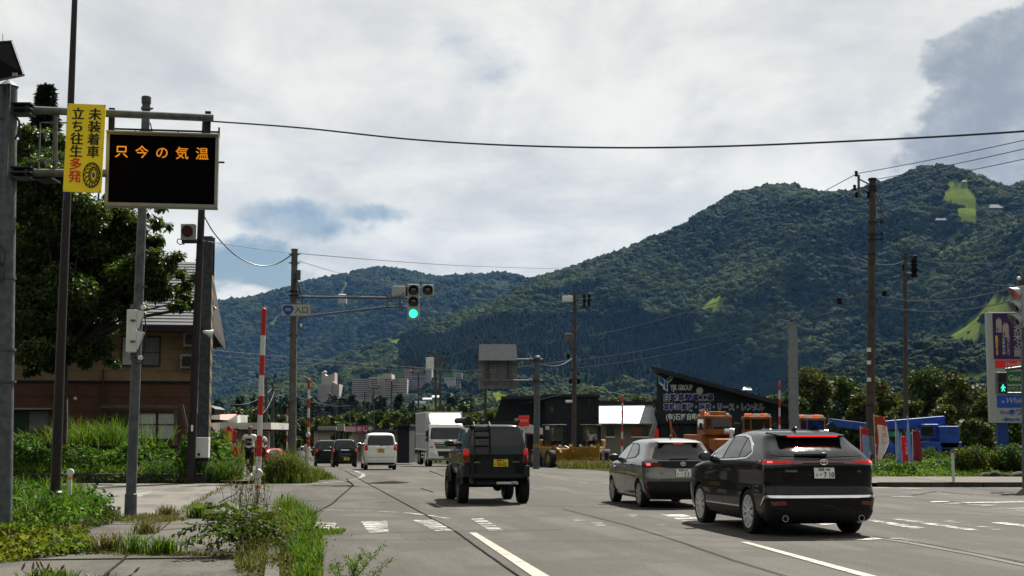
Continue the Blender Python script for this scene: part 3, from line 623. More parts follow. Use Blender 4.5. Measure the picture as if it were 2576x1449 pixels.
for (x, y, hgt, n, lb) in ((612, 1330, 1.5, 46, 'tall dry brown stems rising left of the snow pole'), (628, 1350, 1.1, 40, 'reddish dry stalks leaning by the shrub'), (655, 1290, .7, 30, 'pale dry stalks at the foot of the snow pole')):
    t = thing('dry_stalks', lb, 'dead weed', G(x, y)); b = MB(); P = []
    for k in range(n // 3):
        bx = Vector((random.gauss(0, .15), random.gauss(0, .15), 0)); tp = bx + Vector((random.gauss(0, .18), random.gauss(0, .15), hgt * random.uniform(.6, 1))); b.tube([bx, bx.lerp(tp, .5) + Vector((.03, 0, .02)), tp], [.005, .004, .002], 3)
        P += [tuple(bx.lerp(tp, random.uniform(.4, 1)) + Vector(np.random.randn(3) * .04)) for _ in range(14)]
    b.build('stems', L_DRY, t); leafmesh('leaves', P, .045, L_DRY, t)
def foxtail(x, y, D, n, hgt, lb):
    top = W(x, y, D); t = thing('foxtail_grass', lb, 'grass', (top.x, top.y, 0)); b = MB(); s = MB(); H0 = top.z
    for k in range(n):
        a = random.gauss(0, .12); tp = Vector((random.gauss(0, .13), random.gauss(0, .1), H0 - abs(random.gauss(0, .13)))); bs = tp * .2; bs.z = 0
        b.tube([bs, tp * .7, tp], [.005, .004, .003], 3); d = Vector((random.gauss(.2, .5), random.gauss(0, .3), .8)).normalized() * .085
        s.tube([tp, tp + d * .2, tp + d * .65, tp + d], [.004, .014, .013, .003], 6)
    b.build('stems', L_GR, t); s.build('seed_heads', SEED, t); P = np.random.randn(n * 14, 3) * [.14, .12, 0]; tag(blades('blades', P, H0 * .85, L_GR, t, .014, .5), kind='stuff')
foxtail(125, 1424, 15.2, 26, .3, 'foxtail grass clump with pale seed heads, largest at the bottom edge'); foxtail(272, 1440, 15.0, 8, .2, 'small foxtail tuft at the bottom edge of the slabs'); foxtail(510, 1447, 15.0, 5, .15, 'few foxtail heads just below the shrub')
t = thing('horseweed', 'feathery tall weed stems at the lower edge of the left lane', 'weed', G(885, 1490)); b = MB(); P = []
for (x, y, D) in ((968, 1372, 15.2), (935, 1395, 15.4), (913, 1380, 15), (905, 1400, 15.2), (880, 1410, 15), (862, 1395, 15.5), (845, 1415, 15.1), (985, 1410, 15), (830, 1425, 15.3)):
    tip = W(x, y, D) - Vector(t.location); bs = Vector((random.uniform(-.12, .12), 0, 0)); b.tube([bs, bs.lerp(tip, .5) + Vector((0, 0, .04)), tip], [.007, .005, .002], 4)
    for k in range(70):
        q = random.uniform(.3, 1); P.append(tuple(bs.lerp(tip, q) + Vector((0, 0, .04 * math.sin(math.pi * q))) + Vector(np.random.randn(3) * .018)))
b.build('stems', L_GR, t); leafmesh('leaves', P, .045, L_GR, t, droop=-.5, w=.25)
# bank, kerb wall and hedge across the side street
STONE = M('dark_stone', (.045, .042, .038), .95, var=.4, sc=5, bump=.7)
kw = thing('retaining_kerb', 'low dark stone edging in front of the brown house bank', 'stone edging', (0, 0, 0))
x = -15.9
while x < -10.4:
    L_ = random.uniform(.55, .95); B('stone', STONE, kw, ((x + L_ / 2, 46.6, .15), (L_ - .03, .35, .34 + random.uniform(-.03, .03))), bevel=.035); x += L_
BANK = M('bank_earth', (.045, .038, .026), .95, var=.3, bump=.5)
q = MB(); q.prism([(-22, 46.8, 0), (-22, 48.2, .42), (-22, 53.5, .55), (-22, 53.6, -.3), (-22, 46.8, -.3)], (11.6, 0, 0)); tag(q.build('bank', BANK), kind='structure')
HB = lambda x, y, D: W(x, y, D)
def hedge(name, label, box, n, leaf, m, seed=0.0, sc=1.6, **kw):
    """leaves through a mound: box = x0,x1,y0,y1,height"""
    x0, x1, y0, y1, h = box; P = np.random.rand(n, 3); X = x0 + (x1 - x0) * P[:, 0]; Y = y0 + (y1 - y0) * P[:, 1]
    e = np.minimum(1, 4 * np.minimum(P[:, 0], 1 - P[:, 0])) ** .5 * np.minimum(1, 3.2 * P[:, 1] + .25) ** .6
    hh = np.array([h * (.72 + .55 * fbm(a, b_, sc, 3, seed)) for a, b_ in zip(X, Y)]) * e; Z = hh * (1 - P[:, 2] ** 2.0 * .85)
    return leafmesh(name, np.stack([X, Y, Z], 1), leaf, m, None, **kw)
tag(hedge('kudzu', 0, (-19.5, -10.5, 47.2, 49.5, 1.3), 17000, .14, L_KUD, 1.0), 'kudzu covering the bank in front of the brown house', kind='stuff')
tag(hedge('grass', 0, (-20.5, -10.2, 46.3, 48.2, .55), 9000, .13, L_GR, 2.0), 'low bright weeds along the stone edging', kind='stuff')
P = np.random.rand(3000, 3) * [9.5, 1.4, 0] + [-20.0, 46.75, .05]; tag(blades('grass', P, .6, L_GR, None, .02, .7), 'grass blades over the stone edging', kind='stuff')
o = hedge('vine_bush', 0, (-11.1, -9.4, 47.0, 49.8, 1.85), 7500, .15, L_KUD, 5.0, 1.0); tag(o, 'vine covered bush beside the white control cabinet', 'bush')
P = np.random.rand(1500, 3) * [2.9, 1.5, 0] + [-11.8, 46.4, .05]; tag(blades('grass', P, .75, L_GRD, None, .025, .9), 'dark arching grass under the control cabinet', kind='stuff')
t = thing('pampas_clump', 'tall arching pampas grass in front of the brown house', 'tall grass', (-14.6, 50.5, .3)); P = np.random.randn(1700, 3) * [.95, .5, 0] + [0, 0, 0]; blades('blades', P, 1.75, L_GR, t, .03, .75)
t2 = thing('pampas_clump', 'smaller pampas grass beside the yard window', 'tall grass', (-16.6, 50.2, .3)); P = np.random.randn(500, 3) * [.5, .4, 0]; blades('blades', P, 1.35, L_GRD, t2, .03, .7)
o = hedge('shrub', 0, (-20.8, -17.6, 49.5, 52, 2.0), 5200, .13, L_DK, 9.0); tag(o, 'dark shrub at the corner of the brown house', 'shrub')
# verge islands on the far left of the road
def verge(label, c, n, sx, sy, h):
    t = thing('weed_clump', label, 'weeds', (c[0], c[1], gz(c[1]) - .02)); P = np.random.randn(n, 3) * [sx * .42, sy * .42, 0]; d = np.exp(-((P[:, 0] / sx) ** 2 + (P[:, 1] / sy) ** 2)); i0 = n // 2; tag(blades('blades', P[:i0], h * d[:i0], L_GR, t, .02, .7), kind='stuff'); tag(blades('dry_blades', P[i0:], h * d[i0:] * 1.1, L_DRY, t, .018, .8), kind='stuff')
    P = np.random.randn(n, 3) * [sx * .38, sy * .38, 0]; P[:, 2] = np.random.rand(n) * h * .8 * np.exp(-((P[:, 0] / sx) ** 2)); leafmesh('leaves', P, .07, L_OL, t)
verge('bushy weeds round the foot of the signal pole', (-7.45, 47.4), 3600, .95, 1.0, 1.05); verge('lower weeds trailing right of the signal pole', G(785, 1206), 1300, .8, 1.0, .5); verge('yellow green weeds before the walking couple', G(695, 1214), 500, .5, .5, .25)
verge('tall roadside weeds on the far sidewalk', road(72, -2.6), 2200, 1.0, 5, 1.3); verge('roadside weeds lining the distant sidewalk', road(90, -2.8), 2200, 1.2, 8, 1.7)
verge('weeds at the distant sidewalk bend', road(125, -3.4), 1500, 1.6, 12, 2.4)
# ------------------------------------------------------------------ vehicles
def paint(name, c, r=.22, m=.0, fl=.0): return M(name, c, r, m, var=.04, sc=3, coat=.5 if max(c) < .1 else 1.0, spec=.08 if max(c) < .1 else .5)
GLASS = M('car_glass', (.006, .007, .008), .04, var=.1, spec=.35, coat=.25); GLASSL = M('car_glass_clear', (.03, .04, .037), .03, var=.3, sc=2, spec=.6, coat=.7)
BLKP = M('black_plastic', (.012, .012, .012), .55, var=.2, sc=20); RUB = M('tyre_rubber', (.012, .012, .012), .85, var=.25, sc=30, bump=.3)
CHR = M('chrome', (.72, .72, .72), .12, 1.0, var=.03); ALLOY = M('alloy', (.55, .55, .55), .35, .45, var=.05); ALLOYD = M('alloy_dark', (.10, .10, .105), .35, .9, var=.1)
REDL = M('red_lens', (.16, .004, .004), .12, var=.1, coat=1.0); REDON = M('red_lamp_lit', (.9, .02, .015), .2, var=.02, emit=.45); REDHOT = M('red_lamp_core', (1, .10, .10), .2, var=.02, emit=1.0)
REDDIM = M('red_lamp_glow', (.5, .008, .006), .2, var=.02, emit=.16); WHITEL = M('clear_lens', (.5, .5, .5), .1, var=.05, coat=1.0); AMB = M('amber_lens', (.75, .16, .01), .2, var=.05, coat=1)
YPL = M('plate_yellow', (.62, .40, .02), .5, var=.05); WPL = M('plate_white', (.62, .63, .60), .5, var=.05); INKG = M('plate_green', (.01, .05, .03), .6, var=.1); INKB = M('plate_black', (.012, .012, .012), .6, var=.1)
def pchip(xk, yk, x):
    xk = np.asarray(xk, float); yk = np.asarray(yk, float); h = np.diff(xk); d = np.diff(yk) / h; m = np.zeros(len(xk)); m[0], m[-1] = d[0], d[-1]
    for i in range(1, len(xk) - 1):
        if d[i - 1] * d[i] > 0: w1, w2 = 2 * h[i] + h[i - 1], h[i] + 2 * h[i - 1]; m[i] = (w1 + w2) / (w1 / d[i - 1] + w2 / d[i])
    i = np.clip(np.searchsorted(xk, x) - 1, 0, len(h) - 1); t = (x - xk[i]) / h[i]
    return (yk[i] * (1 + 2 * t) * (1 - t) ** 2 + h[i] * m[i] * t * (1 - t) ** 2 + yk[i + 1] * t * t * (3 - 2 * t) + h[i] * m[i + 1] * t * t * (t - 1))
class Shell:
    """car body as stacked plan outlines: level = (z, y_rear, y_front, half width, rear corner, front corner)"""
    def __init__(s, lev, p=4.0, q=2.2, barrel=.03):
        s.k = np.array(lev, float).T; s.p, s.q, s.b = p, q, barrel
    def par(s, z): return [float(pchip(s.k[0], s.k[i], z)) for i in range(1, 6)]
    def half(s, z, nr=16, ns=22, nf=12):
        yr, yf, hw, rc, fc = s.par(z); P = []
        for i in range(nr):
            a = (i / (nr - 1)); u = math.sin(a * math.pi / 2) if True else a
            x = hw * u; P.append((x, yr + rc - rc * max(0, 1 - u ** s.p) ** (1 / s.q)))
        y0, y1 = yr + rc, yf - fc
        for i in range(1, ns): P.append((hw, y0 + (y1 - y0) * i / ns))
        for i in range(nf):
            u = math.cos(i / (nf - 1) * math.pi / 2); P.append((hw * u, yf - fc + fc * max(0, 1 - u ** s.p) ** (1 / s.q)))
        mid = (yr + yf) / 2; hl = (yf - yr) / 2
        return [(x * (1 - s.b * ((y - mid) / hl) ** 2), y) for x, y in P]
    def arc(s, z, sv):
        H = s.half(z); sg = -1 if sv < 0 else 1; a = abs(sv); L = 0
        for i in range(len(H) - 1):
            d = math.dist(H[i], H[i + 1])
            if L + d >= a: t = (a - L) / d; return Vector((sg * (H[i][0] + (H[i + 1][0] - H[i][0]) * t), H[i][1] + (H[i + 1][1] - H[i][1]) * t, z))
            L += d
        return Vector((0, H[-1][1], z))
    def side(s, y, z, sg):
        H = s.half(z); best = None
        for i in range(len(H) - 1):
            if H[i][1] <= y <= H[i + 1][1] + 1e-6:
                t = (y - H[i][1]) / max(1e-6, H[i + 1][1] - H[i][1]); return Vector((sg * (H[i][0] + (H[i + 1][0] - H[i][0]) * t), y, z))
        return Vector((0, y, z))
    def front(s, sv, z):
        H = s.half(z)[::-1]; sg = -1 if sv < 0 else 1; a = abs(sv); L = 0
        for i in range(len(H) - 1):
            d = math.dist(H[i], H[i + 1])
            if L + d >= a: t = (a - L) / d; return Vector((sg * (H[i][0] + (H[i + 1][0] - H[i][0]) * t), H[i][1] + (H[i + 1][1] - H[i][1]) * t, z))
            L += d
        return Vector((0, H[-1][1], z))
    def body(s, name, m, parent, wheels=(), rw=.36, nz=46):
        zs = np.unique(np.concatenate([np.linspace(s.k[0][0], s.k[0][-1], nz), s.k[0]])); V = []; n = 0
        for z in zs:
            h = s.half(float(z)); ring = h + [(-x, y) for x, y in h[-2:0:-1]]; n = len(ring); V += [(x, y, float(z)) for x, y in ring]
        K = len(zs); Fs = [(i * n + j, i * n + (j + 1) % n, (i + 1) * n + (j + 1) % n, (i + 1) * n + j) for i in range(K - 1) for j in range(n)]
        Fs += [tuple(range(n - 1, -1, -1)), tuple((K - 1) * n + j for j in range(n))]
        me = bpy.data.meshes.new(name); me.from_pydata(V, [], Fs); bm = bmesh.new(); bm.from_mesh(me); bmesh.ops.remove_doubles(bm, verts=bm.verts, dist=1e-4); bmesh.ops.recalc_face_normals(bm, faces=bm.faces); bm.to_mesh(me); bm.free()
        o = link(name, me, None, [m, BLKP]); 
        if wheels:
            hw = max(s.k[3]); c = MB()
            for y in wheels:
                for sg in (-1, 1): c.cyl((sg * (hw + .1), y, rw - .03), (sg * (hw - .30), y, rw - .03), rw + .045, n=28)
            co = c.build('cut', None); md = o.modifiers.new('b', 'BOOLEAN'); md.object = co; md.operation = 'DIFFERENCE'; md.solver = 'EXACT'
            ev = bpy.data.meshes.new_from_object(o.evaluated_get(bpy.context.evaluated_depsgraph_get())); o.modifiers.clear(); o.data = ev; ev.name = name
            bpy.data.objects.remove(co)
            for f in ev.polygons:
                cc = f.center
                f.material_index = 1 if any(math.hypot(cc.y - y, cc.z - rw + .03) < rw + .03 for y in wheels) and abs(cc.x) < hw and (abs(f.normal.x) < .6 or abs(cc.x) < hw - .28) else 0
        o.data.polygons.foreach_set('use_smooth', [True] * len(o.data.polygons)); o.data.set_sharp_from_angle(angle=R(34)); o.parent = parent
        return o
    def patch(s, name, poly, mode, m, parent, off=.004, sg=1, depth=.014, edge=.09):
        """panel lying on the body: poly in (arc from rear centre, z), (y, z) of a side or (arc from front centre, z)"""
        f = {'rear': lambda a, z: s.arc(z, a), 'side': lambda a, z: s.side(a, z, sg), 'front': lambda a, z: s.front(a, z)}[mode]
        bm = bmesh.new(); bm.faces.new([bm.verts.new((a, z, 0)) for a, z in poly]); bm.normal_update(); bmesh.ops.triangulate(bm, faces=bm.faces)
        for _ in range(6):
            es = [e for e in bm.edges if e.calc_length() > edge]
            if not es: break
            bmesh.ops.subdivide_edges(bm, edges=es, cuts=1); bm.normal_update(); bmesh.ops.triangulate(bm, faces=[q for q in bm.faces if len(q.verts) > 3])
        nrm = {}
        for v in bm.verts:
            a, z = v.co.x, v.co.y; p = f(a, z); e = .012; da = f(a + e, z) - f(a - e, z); dz = f(a, z + e) - f(a, z - e); n_ = da.cross(dz)
            if n_.length < 1e-9: n_ = Vector((0, -1 if mode == 'rear' else 1, 0))
            n_.normalize(); yr_, yf_ = s.par(p.z)[:2]; c = Vector((0, (yr_ + yf_) / 2, p.z - .05))
            if n_.dot(p - c) < 0: n_ = -n_
            nrm[v] = n_; v.co = p + n_ * off
        bd = [e for e in bm.edges if e.is_boundary]; r = bmesh.ops.extrude_edge_only(bm, edges=bd); nv = [g for g in r['geom'] if isinstance(g, bmesh.types.BMVert)]
        old = {tuple(round(c, 6) for c in v.co): n_ for v, n_ in nrm.items()}
        for v in nv: v.co = v.co - old.get(tuple(round(c, 6) for c in v.co), Vector((0, 0, 0))) * depth
        bmesh.ops.recalc_face_normals(bm, faces=bm.faces)
        ym = sum(s.par(.9)[:2]) / 2; ctr = sum((fc.normal.dot(fc.calc_center_median() - Vector((0, ym, .6))) for fc in bm.faces))
        if ctr < 0: bmesh.ops.reverse_faces(bm, faces=bm.faces)
        me = bpy.data.meshes.new(name); bm.to_mesh(me); bm.free(); o = link(name, me, parent, m, True); me.set_sharp_from_angle(angle=R(38)); return o
    def pt(s, a, z, off=.01):
        p = s.arc(z, a); return p + Vector((0, -off, 0))
_wm = {}
def wheel(parent, x, y, r, w, style, rim_r=None, mats=None):
    rim_r = rim_r or r * .68; key = (style, r, w, rim_r)
    if key not in _wm:
        t = MB(); t.lathe([(rim_r, -w / 2 + .01), (r * .93, -w / 2), (r * .985, -w * .38), (r, -w * .2), (r, w * .2), (r * .985, w * .38), (r * .93, w / 2), (rim_r, w / 2 - .01), (rim_r * .97, 0)], n=40, axis='X', cap=False)
        tm = t.mesh('tyre'); bm = bmesh.new(); bm.from_mesh(tm); bmesh.ops.recalc_face_normals(bm, faces=bm.faces); bm.to_mesh(tm); bm.free()
        g = MB(); g.lathe([(rim_r * .99, w / 2 - .012), (rim_r * 1.0, w / 2 - .002), (rim_r * .93, w / 2 - .004), (rim_r * .90, w / 2 - .05), (rim_r * .86, w / 2 - .09)], n=40, axis='X', cap=False)
        n = {'fan': 10, 'cap': 7, 'steel': 5, 'truck': 8}[style]
        if style == 'steel': g.lathe([(rim_r * .9, w / 2 - .05), (rim_r * .5, w / 2 - .02), (rim_r * .2, w / 2 - .01)], n=24, axis='X')
        else:
            for k in range(n):
                for dl in ((-.11, .11) if style == 'fan' else (-.12, .12) if style == 'cap' else (0,)):
                    a = 2 * math.pi * k / n; a2 = a + dl
                    p0 = Vector((w / 2 - .015, rim_r * .15 * math.cos(a), rim_r * .15 * math.sin(a))); p1 = Vector((w / 2 - .012, rim_r * .93 * math.cos(a2), rim_r * .93 * math.sin(a2))); g.bar(p0, p1, .018 if style != 'truck' else .05, .03)
        g.cyl((w / 2 - .06, 0, 0), (w / 2, 0, 0), rim_r * .2, rim_r * .16, 16)
        gm = g.mesh('rim'); bm = bmesh.new(); bm.from_mesh(gm); bmesh.ops.recalc_face_normals(bm, faces=bm.faces); bm.to_mesh(gm); bm.free()
        dm = MB().cyl((w / 2 - .11, 0, 0), (w / 2 - .10, 0, 0), rim_r * .9, n=24).mesh('brake'); _wm[key] = (tm, gm, dm)
        tm.materials.append(RUB); gm.materials.append((mats or ALLOY)); dm.materials.append(BLKP); tm.polygons.foreach_set('use_smooth', [True] * len(tm.polygons)); tm.set_sharp_from_angle(angle=R(35))
    e = bpy.data.objects.new('wheel', _wm[key][0]); COL.objects.link(e); e.parent = parent; e.location = (x, y, r - .008); e.rotation_euler = (0, 0, math.pi if x < 0 else 0)
    for nm, i in (('rim', 1), ('brake_disc', 2)):
        q = bpy.data.objects.new(nm, _wm[key][i]); COL.objects.link(q); q.parent = e
    return e
def sunk(poly, k=.0): return poly
def mirror(p): return [(-a, z) for a, z in p][::-1]
def plate(parent, loc, m, ink, l1, l2, small=None, tilt=0.0, w=.33, h=.165):
    e = B('licence_plate', m, parent, ((0, 0, 0), (w, .012, h)), bevel=.004); e.location = loc; e.rotation_euler = (tilt, 0, 0)
    text('plate_text', l1, .052, ink, e, (0, -.0075, .036), ext=.0015, off=.0012, align='CENTER'); text('plate_text', l2, .105, ink, e, (.025, -.0075, -.062), ext=.0015, off=.003, align='CENTER', sx=.9)
    if small: text('plate_text', small, .045, ink, e, (-.145, -.0075, -.045), ext=.0015, off=.001)
    return e
def ovals(parent, loc, w, m):
    b = MB(); pts = lambda a, h, cz=0: [(a * math.cos(t), 0, cz + h * math.sin(t)) for t in np.linspace(0, 2 * math.pi, 25)]
    b.tube(pts(w, w * .66), w * .09, 6); b.tube(pts(w * .3, w * .6), w * .075, 6); b.tube(pts(w * .72, w * .24, w * .36), w * .075, 6); o = b.build('emblem', m, parent, True); o.location = loc; return o
def door_mirror(parent, x, y, z, m):
    sg = 1 if x > 0 else -1; b = MB(); b.ellip((x + sg * .13, y, z), (.12, .09, .085), 14, 10); o = b.build('door_mirror', m, parent, True)
    B('mirror_arm', BLKP, o, ((x + sg * .02, y + .02, z - .05), (.12, .06, .04))); B('mirror_glass', GLASSL, o, ((x + sg * .135, y - .088, z), (.17, .01, .11)), bevel=.004); return o
def place(root, s, t, z=None):
    p = road(s, t); root.location = p if z is None else (p.x, p.y, z); root.rotation_euler = (0, 0, AR)
# --- black crossover
def crossover():
    v = thing('parked_car', 'glossy black crossover with full-width red tail lights, nearest car braking', 'car', group=None); v.name = 'crossover_car'
    PB = paint('paint_black', (.004, .0045, .006))
    sh = Shell([(.20, .20, 4.58, .80, .25, .45), (.27, .08, 4.68, .87, .28, .5), (.42, .015, 4.73, .915, .28, .55), (.58, 0, 4.74, .925, .26, .55), (.66, .015, 4.74, .926, .26, .55), (.80, .05, 4.72, .915, .26, .55), (.92, .045, 4.66, .92, .26, .6), (1.02, .03, 4.45, .925, .26, .6), (1.10, .035, 3.95, .915, .26, .5), (1.16, .05, 3.55, .90, .26, .35), (1.21, .10, 3.42, .878, .28, .32), (1.30, .22, 3.22, .835, .28, .32), (1.42, .45, 2.92, .765, .28, .32), (1.52, .60, 2.70, .70, .28, .32), (1.57, .62, 2.55, .655, .28, .32), (1.605, .95, 2.42, .60, .4, .35), (1.635, 1.25, 2.28, .53, .4, .4), (1.658, 1.55, 2.1, .40, .25, .25), (1.668, 1.75, 1.98, .2, .1, .1)])
    WY = (1.02, 3.71); sh.body('body', PB, v, WY, .365)
    for sg in (-1, 1):
        dlo = [(.98, 1.30), (1.16, 1.215), (1.7, 1.185), (2.4, 1.165), (3.36, 1.15), (3.20, 1.26), (2.88, 1.405), (2.55, 1.515), (2.2, 1.555), (1.8, 1.56), (1.45, 1.52), (1.2, 1.42)]
        big = [(y + (.05 if y > 2.2 else -.05) * (1 if z < 1.5 else .2), z + (.022 if z > 1.33 else -.018)) for y, z in dlo]
        sh.patch('window_trim', big, 'side', CHR, v, .003, sg); sh.patch('window_surround', [(y * .997 + .006, z + (.004 if z < 1.33 else -.004)) for y, z in dlo], 'side', BLKP, v, .006, sg)
        sh.patch('window', [(2.36, 1.18), (3.27, 1.165), (3.10, 1.265), (2.80, 1.405), (2.5, 1.495), (2.30, 1.525)], 'side', GLASSL, v, .009, sg)
        sh.patch('window', [(1.52, 1.205), (2.28, 1.182), (2.22, 1.53), (1.85, 1.54), (1.56, 1.51)], 'side', GLASS, v, .009, sg)
        sh.patch('window', [(1.05, 1.30), (1.19, 1.225), (1.46, 1.208), (1.50, 1.50), (1.40, 1.485), (1.22, 1.405)], 'side', GLASS, v, .009, sg)
        for y in (2.05, 3.05): sh.patch('door_handle', [(y - .12, .985), (y + .10, .985), (y + .10, 1.015), (y - .12, 1.02)], 'side', CHR, v, .03, sg, .03)
        for a in (1.42, 2.32): sh.patch('door_gap', [(a, .42), (a + .012, .42), (a + .03, 1.15), (a + .016, 1.15)], 'side', BLKP, v, .0015, sg)
        sh.patch('sill_trim', [(1.45, .26), (3.25, .26), (3.25, .40), (1.45, .40)], 'side', BLKP, v, .006, sg); sh.patch('sill_moulding', [(1.42, .415), (3.3, .405), (3.3, .425), (1.42, .437)], 'side', CHR, v, .008, sg)
        tl = [(.34 * sg, 1.125), (.62 * sg, 1.115), (.86 * sg, 1.10), (1.22 * sg, 1.125), (1.30 * sg, 1.16), (1.0 * sg, 1.188), (.62 * sg, 1.185), (.34 * sg, 1.172)]
        sh.patch('tail_light', tl, 'rear', REDL, v, .012, depth=.03); sh.patch('brake_lamp', [(.52 * sg, 1.135), (.85 * sg, 1.122), (1.02 * sg, 1.13), (.98 * sg, 1.165), (.52 * sg, 1.163)], 'rear', REDDIM, v, .016); 
        sh.patch('brake_lamp', [(.80 * sg, 1.138), (.88 * sg, 1.135), (.88 * sg, 1.158), (.80 * sg, 1.16)], 'rear', REDHOT, v, .02)
        sh.patch('reflector', [(.60 * sg, .50), (.82 * sg, .48), (.86 * sg, .545), (.62 * sg, .555)], 'rear', REDL, v, .01)
        e = MB(); e.lathe([(.045, 0), (.05, -.02), (.05, -.1), (.042, -.1), (.04, -.02)], (sg * .62, .16, .285), 20, 'Y'); e.build('exhaust_tip', CHR, v, True)
        door_mirror(v, sg * .86, 3.1, 1.2, PB)
    sh.patch('light_bar', [(-.34, 1.142), (.34, 1.142), (.34, 1.17), (-.34, 1.17)], 'rear', REDL, v, .01)
    sh.patch('rear_window', [(-.70, 1.245), (0, 1.225), (.70, 1.245), (.80, 1.27), (.62, 1.45), (.52, 1.535), (-.52, 1.535), (-.62, 1.45), (-.80, 1.27)], 'rear', GLASS, v, .006)
    sp = MB(); sp.prism([(-.54, .48, 1.575), (.54, .48, 1.575), (.58, 1.05, 1.618), (-.58, 1.05, 1.618)], (0, 0, -.035)); sp.build('roof_spoiler', PB, v, bevel=.012)
    B('third_brake_lamp', REDON, v, ((0, .478, 1.552), (.84, .02, .024)), bevel=.005)
    sh.patch('bumper_trim', [(-.95, .60), (.95, .60), (1.06, .50), (1.12, .47), (1.12, .485), (.98, .63), (.93, .64), (-.93, .64), (-.98, .63), (-1.12, .485), (-1.12, .47), (-1.06, .50)], 'rear', CHR, v, .014)
    sh.patch('bumper_lower', [(-.98, .24), (.98, .24), (1.05, .40), (-1.05, .40)], 'rear', BLKP, v, .008)
    sh.patch('hatch_gap', [(-.86, .80), (.86, .80), (.86, .812), (-.86, .812)], 'rear', BLKP, v, .002)
    w_ = MB(); w_.bar(sh.pt(-.42, 1.265, .02), sh.pt(.05, 1.27, .05), .05, .03); w_.ellip(sh.pt(.05, 1.27, .03), (.06, .04, .035)); w_.build('wiper', BLKP, v, True)
    fin = MB(); fin.prism([(-.02, 1.25, 1.62), (-.02, 1.47, 1.63), (-.01, 1.28, 1.71), (-.01, 1.23, 1.70)], (.03, 0, 0)); fin.build('antenna_fin', PB, v, bevel=.005)
    plate(v, (0, -.005, .985), WPL, INKG, '浜松 340', '・7 10', 'ひ', R(-8)); ovals(v, (0, .005, 1.155), .062, CHR)
    text('badge', 'HARRIER', .05, CHR, v, (-.62, .035, 1.0), ext=.004); text('badge', 'HV', .045, CHR, v, (.56, .045, .995), ext=.004)
    for y in WY:
        for x in (-.795, .795): wheel(v, x, y, .36, .225, 'fan', .262)
    return v
CAR1 = crossover(); place(CAR1, 21.35, 8.33)
